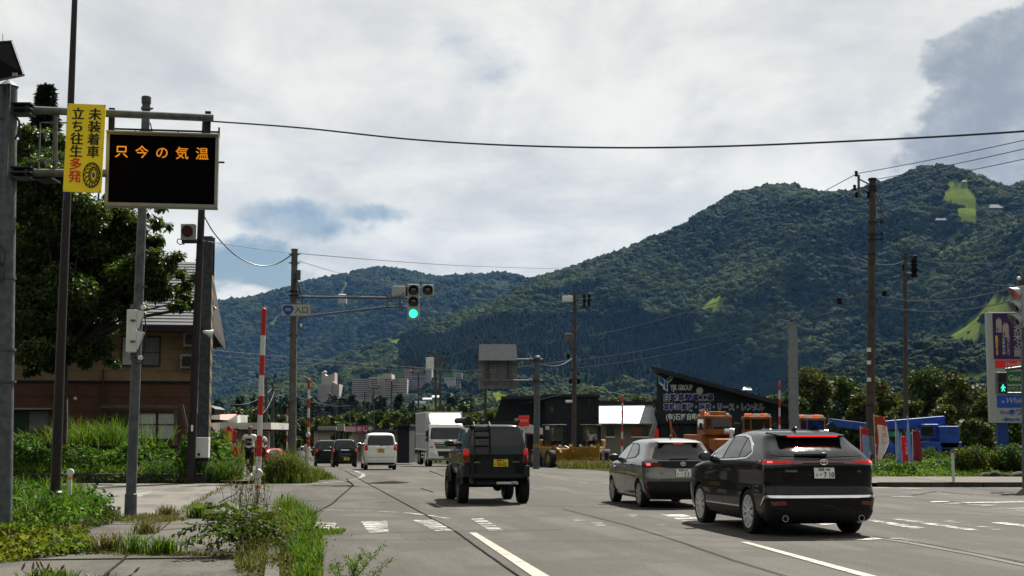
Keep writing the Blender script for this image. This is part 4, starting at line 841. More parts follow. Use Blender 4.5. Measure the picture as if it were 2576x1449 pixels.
# --- grey hatchback
def hatch(name, label, PA, L=3.94, hwid=.848, Hh=1.50):
    v = thing(name, label, 'car'); k = Hh / 1.5
    lv = [(.18, .18, 3.84, .72, .2, .4), (.26, .07, 3.9, .78, .25, .45), (.42, .01, 3.94, .835, .27, .5), (.60, 0, 3.94, .848, .28, .5), (.78, .03, 3.9, .846, .28, .5), (.90, .045, 3.72, .84, .28, .5), (.97, .05, 3.3, .825, .26, .4), (1.03, .06, 3.05, .80, .26, .35), (1.10, .14, 2.92, .765, .26, .3), (1.22, .27, 2.68, .71, .26, .3), (1.34, .38, 2.45, .655, .26, .3), (1.405, .40, 2.28, .61, .26, .3), (1.45, .6, 2.1, .53, .3, .3), (1.485, .9, 1.85, .38, .3, .3), (1.50, 1.2, 1.6, .2, .1, .1)]
    sh = Shell([(z * k, yr, yf * L / 3.94, w * hwid / .848, rc, fc) for z, yr, yf, w, rc, fc in lv], barrel=.04); WY = (.70, .70 + 2.55 * L / 3.94); sh.body('body', PA, v, WY, .31)
    for sg in (-1, 1):
        q = lambda P: [(y, z * k) for y, z in P]
        sh.patch('window_surround', q([(.92, 1.16), (1.10, 1.06), (1.9, 1.015), (2.86, 1.0), (2.62, 1.16), (2.33, 1.30), (2.05, 1.375), (1.5, 1.39), (1.15, 1.34)]), 'side', BLKP, v, .004, sg)
        sh.patch('window', q([(1.86, 1.03), (2.76, 1.015), (2.54, 1.16), (2.27, 1.29), (2.02, 1.35), (1.84, 1.36)]), 'side', GLASSL, v, .008, sg); sh.patch('window', q([(1.02, 1.16), (1.16, 1.075), (1.78, 1.035), (1.77, 1.36), (1.5, 1.37), (1.22, 1.325)]), 'side', GLASS, v, .008, sg)
        for a in (1.02, 1.82, 2.8): sh.patch('door_gap', q([(a, .36), (a + .01, .36), (a + .02, 1.0), (a + .01, 1.0)]), 'side', BLKP, v, .0015, sg)
        for y in (1.2, 2.05): sh.patch('door_handle', q([(y, .90), (y + .2, .895), (y + .2, .92), (y, .925)]), 'side', PA, v, .03, sg, .03)
        sh.patch('sill_trim', q([(1.05, .22), (2.9, .22), (2.9, .27), (1.05, .27)]), 'side', ALLOY, v, .012, sg)
        sh.patch('tail_light', q([(.46 * sg, .90), (.72 * sg, .86), (.98 * sg, .875), (1.12 * sg, .96), (.90 * sg, 1.0), (.5 * sg, .97)]), 'rear', REDL, v, .012, depth=.03)
        sh.patch('brake_lamp', q([(.70 * sg, .915), (.78 * sg, .91), (.79 * sg, .955), (.71 * sg, .96)]), 'rear', REDHOT, v, .02)
        sh.patch('reflector', q([(.74 * sg, .42), (.80 * sg, .41), (.88 * sg, .53), (.83 * sg, .54)]), 'rear', REDL, v, .014); door_mirror(v, sg * .78 * hwid / .848, 2.62 * L / 3.94, 1.05 * k, BLKP if sg > 0 else BLKP)
    q = lambda P: [(y, z * k) for y, z in P]
    sh.patch('hatch_garnish', q([(-.52, .885), (-.30, .855), (.30, .855), (.52, .885), (.55, 1.005), (-.55, 1.005)]), 'rear', BLKP, v, .008)
    sh.patch('rear_window', q([(-.58, 1.04), (.58, 1.04), (.66, 1.07), (.52, 1.30), (.44, 1.375), (-.44, 1.375), (-.52, 1.30), (-.66, 1.07)]), 'rear', GLASS, v, .007)
    sh.patch('bumper_lower', q([(-.66, .24), (.66, .24), (.90, .46), (.78, .575), (-.78, .575), (-.90, .46)]), 'rear', BLKP, v, .008); sh.patch('hatch_gap', q([(-.5, .62), (.5, .62), (.5, .63), (-.5, .63)]), 'rear', BLKP, v, .002)
    B('third_brake_lamp', REDON, v, ((0, .375, 1.385 * k), (.22, .02, .03)), bevel=.004)
    sp = MB(); sp.prism([(-.46, .34, 1.41 * k), (.46, .34, 1.41 * k), (.5, .75, 1.455 * k), (-.5, .75, 1.455 * k)], (0, 0, -.02)); sp.build('roof_spoiler', PA, v, bevel=.008)
    w_ = MB(); w_.bar(sh.pt(-.30, 1.05 * k, .03), sh.pt(.12, 1.06 * k, .04), .045, .03); w_.build('wiper', BLKP, v)
    fin = MB(); fin.prism([(-.012, 1.0, 1.48 * k), (-.012, 1.14, 1.48 * k), (-.008, 1.02, 1.56 * k), (-.008, .99, 1.55 * k)], (.024, 0, 0)); fin.build('antenna_fin', BLKP, v)
    for y in WY:
        for x in (-.725, .725): wheel(v, x * hwid / .848, y, .305, .19, 'cap', .215, M('wheel_cover', (.42, .42, .42), .35, .6, var=.06))
    return v, sh
CAR2, _s = hatch('hatchback_car', 'grey brown hatchback braking ahead of the black crossover', paint('paint_grey_brown', (.20, .178, .168), .30, .7)); place(CAR2, 29.95, 8.52)
plate(CAR2, (0, -.0, .755), WPL, INKG, '新潟 502', '・3 3', 'わ', R(-5)); ovals(CAR2, (0, .02, .945), .055, CHR); text('badge', 'YARIS', .035, CHR, CAR2, (-.52, .02, .74), ext=.003)
# --- dark green off-roader
def offroader():
    v = thing('offroad_car', 'lifted dark green boxy off-roader with roof rack and yellow plate', 'car'); G4 = paint('paint_dark_green', (.006, .014, .013), .3)
    lv = [(.61, .05, 3.28, .66, .05, .2), (.67, .0, 3.3, .715, .08, .2), (.95, 0, 3.32, .735, .10, .2), (1.10, .0, 3.3, .735, .10, .2), (1.18, .01, 3.15, .73, .10, .2), (1.22, .015, 2.4, .725, .10, .15), (1.26, .02, 2.2, .715, .10, .15), (1.45, .06, 2.08, .675, .11, .15), (1.65, .11, 1.95, .63, .12, .15), (1.74, .14, 1.86, .595, .14, .15), (1.785, .20, 1.75, .53, .15, .2), (1.80, .35, 1.6, .40, .15, .2)]
    sh = Shell(lv, p=6, q=2.4, barrel=.02); WY = (.62, 2.87); sh.body('body', G4, v, WY, .40)
    for sg in (-1, 1):
        sh.patch('window', [(1.28, 1.28), (2.12, 1.27), (1.98, 1.60), (1.9, 1.69), (1.28, 1.69)], 'side', GLASSL, v, .007, sg); sh.patch('window', [(.22, 1.30), (1.16, 1.28), (1.16, 1.69), (.30, 1.69)], 'side', GLASS, v, .007, sg)
        sh.patch('tail_light', [(.595 * sg, .93), (.755 * sg, .93), (.755 * sg, 1.25), (.62 * sg, 1.25)], 'rear', REDL, v, .03, depth=.05); sh.patch('tail_light_glow', [(.63 * sg, 1.10), (.735 * sg, 1.10), (.735 * sg, 1.235), (.64 * sg, 1.235)], 'rear', REDDIM, v, .034)
        sh.patch('side_moulding', [(1.1, .80), (2.4, .80), (2.4, .90), (1.1, .90)], 'side', BLKP, v, .015, sg); door_mirror(v, sg * .70, 2.15, 1.36, BLKP)
        for y in WY:
            f = MB(); P = [(sg * .75, y + .44 * math.cos(a), .36 + .44 * math.sin(a)) for a in np.linspace(R(10), R(170), 14)]; f.tube(P, .045, 6); f.build('wheel_flare', BLKP, v, True)
        sh.patch('door_gap', [(1.2, .75), (1.212, .75), (1.212, 1.27), (1.2, 1.27)], 'side', BLKP, v, .002, sg)
        B('roof_rail', BLKP, v, ((sg * .55, 1.05, 1.86), (.04, 1.7, .035)), ((sg * .55, .4, 1.82), (.03, .04, .08)), ((sg * .55, 1.7, 1.82), (.03, .04, .08)))
    sh.patch('rear_window', [(-.52, 1.315), (.56, 1.315), (.60, 1.36), (.545, 1.66), (.50, 1.70), (-.50, 1.70), (-.545, 1.66), (-.58, 1.36)], 'rear', GLASS, v, .008)
    sh.patch('tailgate_gap', [(-.57, .74), (-.558, .74), (-.558, 1.29), (-.57, 1.29)], 'rear', BLKP, v, .002); sh.patch('tailgate_gap', [(.568, .74), (.58, .74), (.58, 1.29), (.568, 1.29)], 'rear', BLKP, v, .002)
    l = MB(); 
    for x in (-.50, -.14): l.tube([(x, -.05, 1.05), (x, -.02, 1.35), (x, .05, 1.76), (x, .25, 1.86)], .018, 6)
    for z in (1.12, 1.32, 1.52, 1.70): l.bar((-.50, -.05 + (z - 1.05) * .12, z), (-.14, -.05 + (z - 1.05) * .12, z), .03)
    l.build('ladder', BLKP, v)
    for y in (.3, .75, 1.2, 1.6): B('rack_bar', BLKP, v, ((0, y, 1.875), (1.2, .04, .03)))
    a = MB(); a.cyl((-.66, -.05, 1.90), (-.66, 1.95, 1.90), .075, n=14); a.build('rolled_awning', M('dark_canvas', (.02, .02, .021), .8, var=.2, bump=.4), v, True); B('rack_light', M('grey_metal', (.2, .2, .2), .4, .7), v, ((-.30, .08, 1.90), (.07, .07, .05)), ((.47, .08, 1.90), (.09, .07, .06)), bevel=.008)
    B('underbody', BLKP, v, ((0, 1.6, .57), (.9, 3.0, .14)), ((0, .25, .52), (.9, .3, .16))); B('rear_bumper', BLKP, v, ((0, .04, .63), (1.3, .12, .09)), ((-.69, .1, .74), (.14, .3, .26)), ((.69, .1, .74), (.14, .3, .26)), bevel=.015)
    c = MB(); c.bar((-.38, .25, .45), (-.38, 3.0, .45), .07, .11); c.bar((.38, .25, .45), (.38, 3.0, .45), .07, .11); c.cyl((-.62, .62, .40), (.62, .62, .40), .04, n=10); c.cyl((-.62, 2.87, .40), (.62, 2.87, .40), .04, n=10); c.ellip((.12, .62, .40), (.12, .13, .13)); c.box((0, .9, .5), (.7, .5, .14)); c.build('chassis', BLKP, v)
    e = MB(); e.tube([(.02, .10, .47), (.35, .06, .47), (.42, -.04, .48), (.46, -.10, .475)], .038, 12); e.build('exhaust', ALLOY, v, True)
    plate(v, (.10, -.02, .93), YPL, INKB, '長岡 581', '50-22', 'さ', R(-2)); text('badge', 'JIMNY', .05, CHR, v, (-.50, -.015, .93), ext=.003); text('badge', 'SUZUKI', .045, CHR, v, (.37, -.015, .94), ext=.003, shear=.3)
    text('sticker', 'TOURIST\n  WITH', .06, M('sticker_grey', (.14, .15, .15), .6), v, (-.40, .005, 1.42), ext=.001, rot=(R(79), 0, 0))
    for y in WY:
        for x in (-.70, .70): wheel(v, x, y, .385, .225, 'steel', .22, ALLOYD)
    return v
CAR3 = offroader(); place(CAR3, 32.4, 4.83)
# --- boxy small cars
def keicar(name, label, PA, rails=False, detail=True, W_=.737, H_=1.66, L_=3.395, grp=None):
    v = thing(name, label, 'car', group=grp); k = H_ / 1.66; w = W_ / .737; ll = L_ / 3.395
    lv = [(.20, .10, 3.3, .66, .1, .3), (.28, .03, 3.36, .71, .14, .35), (.45, 0, 3.39, .735, .16, .35), (.60, .0, 3.39, .737, .16, .35), (.85, .02, 3.34, .735, .16, .35), (.98, .03, 3.05, .73, .16, .3), (1.03, .035, 2.75, .725, .16, .25), (1.10, .05, 2.62, .71, .16, .22), (1.30, .09, 2.4, .672, .16, .2), (1.48, .13, 2.18, .63, .16, .2), (1.565, .16, 2.05, .595, .18, .2), (1.62, .28, 1.9, .52, .2, .2), (1.65, .5, 1.7, .40, .2, .2), (1.66, .8, 1.4, .2, .1, .1)]
    q = lambda P: [(a, z * k) for a, z in P]; ys = lambda P: [(a * ll, z * k) for a, z in P]
    sh = Shell([(z * k, yr, yf * ll, hw * w, rc, fc) for z, yr, yf, hw, rc, fc in lv], p=5); WY = (.50 * ll, 2.92 * ll); sh.body('body', PA, v, WY, .275 * k, 34)
    for sg in (-1, 1):
        sh.patch('window_surround', ys([(.32, 1.06), (2.55, 1.04), (2.3, 1.3), (2.05, 1.53), (.42, 1.53)]), 'side', BLKP, v, .004, sg)
        sh.patch('window', ys([(1.42, 1.075), (2.46, 1.06), (2.22, 1.3), (2.0, 1.5), (1.42, 1.5)]), 'side', GLASSL, v, .008, sg); sh.patch('window', ys([(.42, 1.08), (1.34, 1.075), (1.34, 1.5), (.5, 1.5)]), 'side', GLASS, v, .008, sg)
        sh.patch('tail_light', q([(.575 * sg, .88), (.80 * sg, .88), (.80 * sg, 1.12), (.60 * sg, 1.12)]), 'rear', REDL, v, .014, depth=.03); door_mirror(v, sg * .69 * w, 2.42 * ll, 1.12 * k, PA)
        sh.patch('tail_light_glow', q([(.62 * sg, .92), (.77 * sg, .92), (.77 * sg, 1.08), (.63 * sg, 1.08)]), 'rear', REDDIM, v, .018)
    sh.patch('rear_window', q([(-.545, 1.09), (.545, 1.09), (.60, 1.13), (.55, 1.47), (.50, 1.52), (-.50, 1.52), (-.55, 1.47), (-.60, 1.13)]), 'rear', GLASS, v, .007)
    sh.patch('bumper_gap', q([(-.66, .56), (.66, .56), (.66, .572), (-.66, .572)]), 'rear', BLKP, v, .002); sh.patch('bumper_lower', q([(-.62, .24), (.62, .24), (.66, .32), (-.66, .32)]), 'rear', BLKP, v, .006)
    sh.patch('hatch_garnish', q([(-.24, 1.005), (.24, 1.005), (.24, 1.04), (-.24, 1.04)]), 'rear', CHR, v, .02)
    w_ = MB(); w_.bar(sh.pt(-.05, 1.10 * k, .03), sh.pt(.42, 1.12 * k, .03), .03, .02); w_.build('wiper', BLKP, v)
    for y in WY:
        for x in (-.64, .64): wheel(v, x * w, y, .272 * k, .16, 'cap', .18 * k)
    return v
WHITE = paint('paint_white', (.66, .66, .64), .25)
CAR4 = keicar('kei_car', 'white boxy kei car with red tail lights and yellow plate', WHITE); place(CAR4, 64.6, 4.40); plate(CAR4, (0, -.012, .86), YPL, INKB, '長岡 580', '58-15', 'え'); ovals(CAR4, (0, .0, 1.02), .05, CHR)
CAR5 = keicar('kei_car', 'black boxy kei car with yellow plate ahead of the white one', paint('paint_black2', (.008, .008, .009))); place(CAR5, 86.3, 3.75); plate(CAR5, (.10, -.012, .50), YPL, INKB, '長岡', '12-07')
CAR6 = keicar('minivan', 'black van half hidden behind the black kei car', MATS['paint_black2'], W_=.85, H_=1.85, L_=4.7); place(CAR6, 101, 3.15)
CAR7, _s = hatch('red_car', 'low red car behind the roadside weeds', paint('paint_red', (.36, .008, .008), .2), 3.9, .84, 1.28); place(CAR7, 98, -.2); CAR7.rotation_euler = (0, 0, AR + R(150))
CAR8, _s = hatch('near_car', 'dark car whose bonnet corner peeks into the bottom right', paint('paint_near_black', (.01, .011, .013), .15), 4.3, .86, 1.47); CAR8.location = (4.05, 4.7, 0); CAR8.rotation_euler = (0, 0, R(3))
cols = [('white', MATS['paint_white']), ('silver', paint('paint_silver', (.35, .36, .37), .3, .6)), ('dark blue', paint('paint_blue', (.01, .02, .06))), ('black', MATS['paint_black2']), ('white', MATS['paint_white'])]
for i, (px, D, ci, lb) in enumerate(((712, 262, 0, 'white car oncoming, farthest down the road'), (724, 240, 3, 'black car in the distant queue beside the pole'), (748, 200, 1, 'silver car right of the signal pole in the far queue'), (768, 175, 0, 'white small car nearest of the distant queue'), (741, 225, 2, 'dark blue car between the distant white and silver cars'), (704, 300, 1, 'tiny silver car at the road vanishing point'))):
    p = W(px, 1100, D); c = dup(CAR4, (p.x, p.y, gz(D)), AR + (math.pi if i in (0, 5) else 0), lb); c.name = 'distant_car'; c['group'] = 'cars queueing far down the road'
    for ch in list(c.children):
        if ch.name.startswith(('licence_plate', 'emblem')):
            for g in list(ch.children): bpy.data.objects.remove(g)
            bpy.data.objects.remove(ch)
        elif ch.name.startswith('body') or ch.name.startswith('door_mirror'):
            ch.data = ch.data.copy(); ch.data.materials[0] = cols[ci][1]
# --- truck coming the other way
def truck():
    v = thing('box_truck', 'white cab-over truck with silver grey cargo box and wind deflector, oncoming', 'truck'); CABW = paint('truck_white', (.60, .60, .58), .3); BOXM = M('box_panel', (.34, .34, .33), .5, .1, var=.08, sc=1.2); W2 = M('box_white', (.52, .52, .50), .5, var=.05)
    # local +y is the travel direction
    lv = [(.42, -2.1, .02, 1.10, .05, .25), (.55, -2.1, .08, 1.22, .05, .3), (.85, -2.1, .10, 1.25, .05, .32), (1.1, -2.1, .07, 1.25, .05, .32), (1.75, -2.1, .02, 1.245, .05, .32), (2.15, -2.1, -.06, 1.235, .05, .32), (2.75, -2.1, -.28, 1.19, .05, .32), (2.9, -2.1, -.36, 1.16, .05, .32), (2.98, -2.0, -.5, 1.05, .05, .32)]
    sh = Shell(lv, p=4, barrel=.0); sh.body('cab', CABW, v, (-1.35,), .52, 30)
    sh.patch('windscreen', [(-1.12, 1.88), (1.12, 1.88), (1.20, 1.95), (1.12, 2.62), (1.04, 2.68), (-1.04, 2.68), (-1.12, 2.62), (-1.20, 1.95)], 'front', GLASS, v, .008)
    sh.patch('grille', [(-.80, 1.25), (.80, 1.25), (.92, 1.66), (-.92, 1.66)], 'front', BLKP, v, .008)
    for z in (1.33, 1.45, 1.57): sh.patch('grille_bar', [(-.86, z), (.86, z), (.86, z + .045), (-.86, z + .045)], 'front', CHR, v, .02)
    sh.patch('lower_grille', [(-.62, .74), (.62, .74), (.7, 1.08), (-.7, 1.08)], 'front', BLKP, v, .008); sh.patch('front_panel', [(-1.0, 1.72), (1.0, 1.72), (1.0, 1.80), (-1.0, 1.80)], 'front', CABW, v, .012)
    sh.patch('bumper_bar', [(-1.2, .50), (1.2, .50), (1.2, .60), (-1.2, .60)], 'front', CHR, v, .02); B('licence_plate', M('plate_truck_green', (.02, .10, .05), .5), v, ((.05, .115, .68), (.44, .02, .22)), bevel=.004)
    for sg in (-1, 1):
        sh.patch('headlight', [(sg * .82, .76), (sg * 1.22, .76), (sg * 1.28, 1.02), (sg * .9, 1.04)], 'front', WHITEL, v, .012); sh.patch('indicator', [(sg * 1.0, 1.30), (sg * 1.24, 1.30), (sg * 1.24, 1.42), (sg * 1.0, 1.42)], 'front', AMB, v, .012)
        sh.patch('side_window', [(-1.6, 1.95), (-.45, 1.9), (-.62, 2.55), (-1.6, 2.6)], 'side', GLASS, v, .008, sg)
        m_ = MB(); m_.box((sg * 1.42, .02, 2.25), (.18, .12, .42)); m_.box((sg * 1.42, .02, 1.85), (.18, .12, .22)); m_.bar((sg * 1.2, -.1, 2.6), (sg * 1.42, .02, 2.45), .03); m_.bar((sg * 1.22, 0, 1.75), (sg * 1.42, .02, 1.8), .03); m_.build('mirror', BLKP, v, bevel=.02)
        s_ = MB(); s_.box((sg * 1.2, -4.6, .60), (.03, 3.2, .09)); s_.box((sg * 1.2, -4.6, .85), (.03, 3.2, .09)); [s_.box((sg * 1.19, y, .75), (.03, .06, .6)) for y in (-3.2, -4.6, -6.0)]; s_.build('side_guard', ALLOY, v)
        B('fuel_tank', CHR if sg < 0 else ALLOY, v, ((sg * 1.0, -2.9, .7), (.45, .9, .5)), bevel=.06)
        for y in (-1.35, -3.25, -7.6, -8.9): wheel(v, sg * 1.08, y, .50, .28, 'truck', .29)
    b = MB(); b.box((0, -6.35, 2.45), (2.49, 8.1, 2.65)); bx = b.build('cargo_box', BOXM, v, bevel=.03)
    for sg in (-1, 1):
        for y in np.arange(-9.9, -2.5, .92): B('side_rib', BOXM, bx, ((sg * 1.252, y, 2.45), (.016, .05, 2.6)))
        B('box_rail', W2, bx, ((sg * 1.25, -6.35, 3.76), (.05, 8.12, .1)), ((sg * 1.25, -6.35, 1.14), (.05, 8.12, .1)), ((sg * 1.255, -2.32, 2.45), (.05, .1, 2.66)), ((sg * 1.256, -6.35, 2.25), (.02, 8.0, .06)))
    B('front_wall', W2, bx, ((0, -2.285, 2.45), (2.44, .03, 2.62)), bevel=.01)
    d = MB(); d.prism([(-1.12, -.85, 2.96), (-1.12, -2.2, 2.96), (-1.18, -2.2, 3.72), (-1.05, -1.75, 3.55)], (2.24, 0, 0)); d.build('wind_deflector', CABW, v, bevel=.12)
    B('sun_visor', BLKP, v, ((0, -.40, 2.80), (1.5, .14, .10)), bevel=.03)
    B('chassis', BLKP, v, ((-.4, -5.3, .95), (.1, 9.6, .28)), ((.4, -5.3, .95), (.1, 9.6, .28)), ((0, -8.2, .55), (2.0, .2, .2)), ((0, -3.25, .5), (2.0, .2, .2)))
    B('mudguard', BLKP, v, ((1.08, -8.25, 1.08), (.3, 2.4, .06)), ((-1.08, -8.25, 1.08), (.3, 2.4, .06)), ((1.08, -3.25, 1.06), (.3, 1.2, .06)), ((-1.08, -3.25, 1.06), (.3, 1.2, .06)))
    text('badge', 'ISUZU', .14, CHR, v, (.3, .04, 1.735), rot=(R(90), 0, math.pi), ext=.01)
    return v
TRK = truck(); place(TRK, 98.2, 11.25); TRK.rotation_euler = (0, 0, AR + math.pi)
# ------------------------------------------------------------------ left side: gantry, poles, house, tree, people
STEEL = M('galvanised', (.105, .118, .128), .55, .25, var=.25, sc=7, bump=.1); STEELD = M('galvanised_dark', (.055, .062, .068), .6, .3, var=.3, sc=6); BROWN = M('brown_paint', (.018, .012, .011), .5, var=.2)
DARKM = M('dark_metal', (.02, .021, .022), .6, .3, var=.3); CREAM = M('cream_frame', (.30, .29, .26), .5, var=.08); WHT = M('white_enamel', (.52, .53, .52), .4, var=.08, sc=3); BLK = M('black_enamel', (.008, .008, .009), .5, var=.2)
YEL = M('sign_yellow', (.80, .58, .01), .45, var=.04, sc=2); SREDM = M('sign_red', (.62, .02, .015), .5, var=.05); SBLUE = M('sign_blue', (.01, .045, .32), .5, var=.05); AMBER = M('led_amber', (.80, .27, .010), .4, var=.02, emit=.26)
POST = M('concrete_pole', (.13, .118, .105), .85, var=.3, sc=5, bump=.3); CABLE = M('cable_black', (.006, .006, .007), .5, var=.1); WIREM = M('cable_grey', (.035, .037, .04), .5, .2, var=.1); REDP = M('pole_red', (.40, .014, .010), .45, var=.06); WHP = M('pole_white', (.46, .46, .44), .45, var=.08)
BRASS = M('bracket_grey', (.10, .105, .11), .55, .5, var=.2)
def rel(o, p): return Vector(p) - Vector(o.location)
# gantry
base = W(9, 1200, 24); g = thing('sign_gantry', 'thick galvanised gantry pole with two arms at the picture edge', 'sign gantry', (base.x, base.y, 0)); o0 = Vector(g.location)
topz = W(20, 220, 24).z
b = MB(); b.cyl((0, 0, 0), (W(21, 220, 24).x - base.x, 0, topz), .165, .15, 24); b.lathe([(.165, 0), (.17, .02), (.03, .13), (.0, .13)], (W(21, 220, 24).x - base.x, 0, topz), 24); b.build('pole', STEEL, g, True)
for y in (300, 700, 880, 960): p = W(14, y, 24); q = MB(); q.lathe([(.162, -.02), (.172, -.02), (.172, .02), (.162, .02)], rel(g, (p.x - .0, 24, p.z)), 24); q.build('band', BRASS, g, True)
A1a, A1b = W(22, 274, 24), W(537, 297, 24.8); A2a, A2b = W(22, 434, 24), W(268, 436, 24.4)
q = MB(); q.cyl(rel(g, A1a), rel(g, A1b), .068, n=16); q.build('arm', STEEL, g, True); q = MB(); q.cyl(rel(g, A2a), rel(g, A2b), .068, n=16); q.build('arm', STEEL, g, True)
q = MB(); q.cyl(rel(g, W(140, 282, 24.2)), rel(g, W(138, 432, 24.2)), .04, n=12); q.build('strut', STEEL, g, True)
q = MB()
for a, b_ in (((101, 308), (97, 432)), ((101, 308), (168, 309)), ((97, 404), (165, 405))): q.bar(rel(g, W(*a, 24.1)), rel(g, W(*b_, 24.1)), .022)
q.build('ladder_frame', STEEL, g)
for (y) in (276, 436):
    q = MB(); c = rel(g, W(58, y, 24)); q.box(c, (.34, .30, .02)); q.box(c + Vector((0, 0, .09)), (.34, .28, .02)); q.box(c + Vector((0, 0, -.09)), (.34, .28, .02)); q.lathe([(.07, -.02), (.115, -.02), (.115, .02), (.07, .02)], c + Vector((.08, 0, 0)), 16, 'X'); q.build('clamp', STEELD, g)
q = MB(); q.box(rel(g, W(118, 453, 24.4)), (.32, .5, .03)); [q.box(rel(g, W(100 + k * 7, 453, 24.4)), (.012, .5, .05)) for k in range(6)]; q.build('grating', DARKM, g)
q = MB(); q.tube([rel(g, W(38, 290, 23.8)), rel(g, W(48, 305, 23.75)), rel(g, W(50, 330, 23.75)), rel(g, W(38, 350, 23.8))], .018, 8); q.build('cable_loop', CABLE, g)
q = MB(); q.box(rel(g, W(-4, 640, 23.75)), (.16, .08, .30)); q.box(rel(g, W(-4, 690, 23.75)), (.14, .08, .2)); q.build('junction_box', STEELD, g, bevel=.01)
# message board hangs from the arm
bl, br = W(266, 425, 24.55), W(549, 429, 24.85); ctr = (bl + br) / 2; wid = (br - bl).length; rz = math.atan2(br.y - bl.y, br.x - bl.x)
bd = thing('message_board', 'dark electronic temperature board with amber characters hung from the gantry', 'electronic sign', ctr, rz); hgt = .0; hgt = (W(408, 333, 24.7).z - W(408, 519, 24.7).z)
B('case', CREAM, bd, ((0, .14, 0), (wid, .22, hgt)), bevel=.012)
fw = .055
B('frame', CREAM, bd, ((0, -.0, hgt / 2 - fw / 2), (wid, .08, fw)), ((0, 0, -hgt / 2 + fw / 2), (wid, .08, fw)), ((-wid / 2 + fw / 2, 0, 0), (fw, .08, hgt - 2 * fw)), ((wid / 2 - fw / 2, 0, 0), (fw, .08, hgt - 2 * fw)))
SCR = M('led_panel', (.003, .0022, .003), .8, var=.5, sc=60, spec=.02); B('screen', SCR, bd, ((0, .025, 0), (wid - 2 * fw, .01, hgt - 2 * fw)))
B('top_hood', CREAM, bd, ((0, -.06, hgt / 2 - .02), (wid, .12, .03)), bevel=.006)
for k, chx in enumerate('只今の気温'): text('lettering', chx, .235, AMBER, bd, (-wid / 2 + .14 + k * .344, .012, .22 - .0), ext=.003, off=.0015)
for xx in (-wid / 2 + .07, wid / 2 - .20): hg = MB(); hg.bar((xx, .06, hgt / 2), (xx, .06, hgt / 2 + .42), .10, .09); hg.build('hanger', DARKM, bd)
rl = MB(); rl.bar((-wid / 2 + .1, .22, hgt / 2 + .09), (wid / 2 + .0, .22, hgt / 2 + .09), .03)
for xx in (-.5, .24, wid / 2 - .01): rl.bar((xx, .22, hgt / 2 - .02), (xx, .22, hgt / 2 + .10), .02)
rl.bar((wid / 2 - .01, .2, hgt / 2 - .02), (wid / 2 - .01, .2, hgt / 2 + .17), .03); rl.build('top_rail', DARKM, bd); B('sensor', DARKM, bd, ((wid / 2 + .05, .1, .18), (.10, .05, .025)))
# yellow banner sign
c0 = W(212, 372, 23.6); sg_ = thing('warning_sign', 'tall yellow warning sign with black and red characters and a chained tyre', 'sign', c0, R(3)); sg_.rotation_euler = (0, R(1.3), R(3)); sw_, shh = .635, 1.5
B('panel', YEL, sg_, ((0, .02, 0), (sw_, .025, shh)), bevel=.006)
for k, chx in enumerate('未装着車'): [text('lettering', chx, .215, INKB, sg_, (.04 + dx, .004 - dx * .1, .50 - k * .213), ext=.003, off=.0018) for dx in (-.004, .004)]
for k, chx in enumerate('立ち往生'): [text('lettering', chx, .215, INKB, sg_, (-.24 + dx, .004 - dx * .1, .50 - k * .213), ext=.003, off=.0018) for dx in (-.004, .004)]
for k, chx in enumerate('多発'): [text('lettering', chx, .215, SREDM, sg_, (-.24 + dx, .004 - dx * .1, .50 - (4 + k) * .213), ext=.003, off=.0018) for dx in (-.004, .004)]
q = MB(); cx, cz = .145, -.455
def ell(rx, rz_, n=28, ox=0.0): return [(cx + ox + rx * math.cos(t), .0, cz + rz_ * math.sin(t)) for t in np.linspace(0, 2 * math.pi, n + 1)]
q.tube(ell(.14, .21), .008, 5); q.tube(ell(.075, .13, ox=.03), .010, 5); q.tube(ell(.05, .10, ox=.03), .006, 5)
for t in np.linspace(0, 2 * math.pi, 15)[:-1]:
    a = Vector((cx + .138 * math.cos(t), 0, cz + .208 * math.sin(t))); b_ = Vector((cx + .03 + .075 * math.cos(t), 0, cz + .13 * math.sin(t))); m_ = Vector((cx + .02 + .107 * math.cos(t + .22), 0, cz + .17 * math.sin(t + .22))); q.tube([a, m_, b_], .006, 4); q.tube([Vector((cx + .138 * math.cos(t + .44), 0, cz + .208 * math.sin(t + .44))), m_], .006, 4)
q.build('tyre_drawing', INKB, sg_); q = MB(); q.lathe([(.0, .001), (.022, .001), (.022, .004), (0, .004)], (0, 0, 0), 20, 'Y'); o = q.build('hub_print', SBLUE, sg_); o.location = (cx + .03, .0, cz); o.scale = (1, 1, 2)
for x in (-.29, .27): B('strap', SBLUE, sg_, ((x, .03, -shh / 2 - .06), (.03, .01, .13)))
for (x, z) in ((-.3, .73), (.3, .73), (-.3, -.73), (.3, -.73), (-.3, 0), (.3, 0)): q = MB(); q.cyl((x, .01, z), (x, .0, z), .008, n=8); q.build('bolt', BLK, sg_)
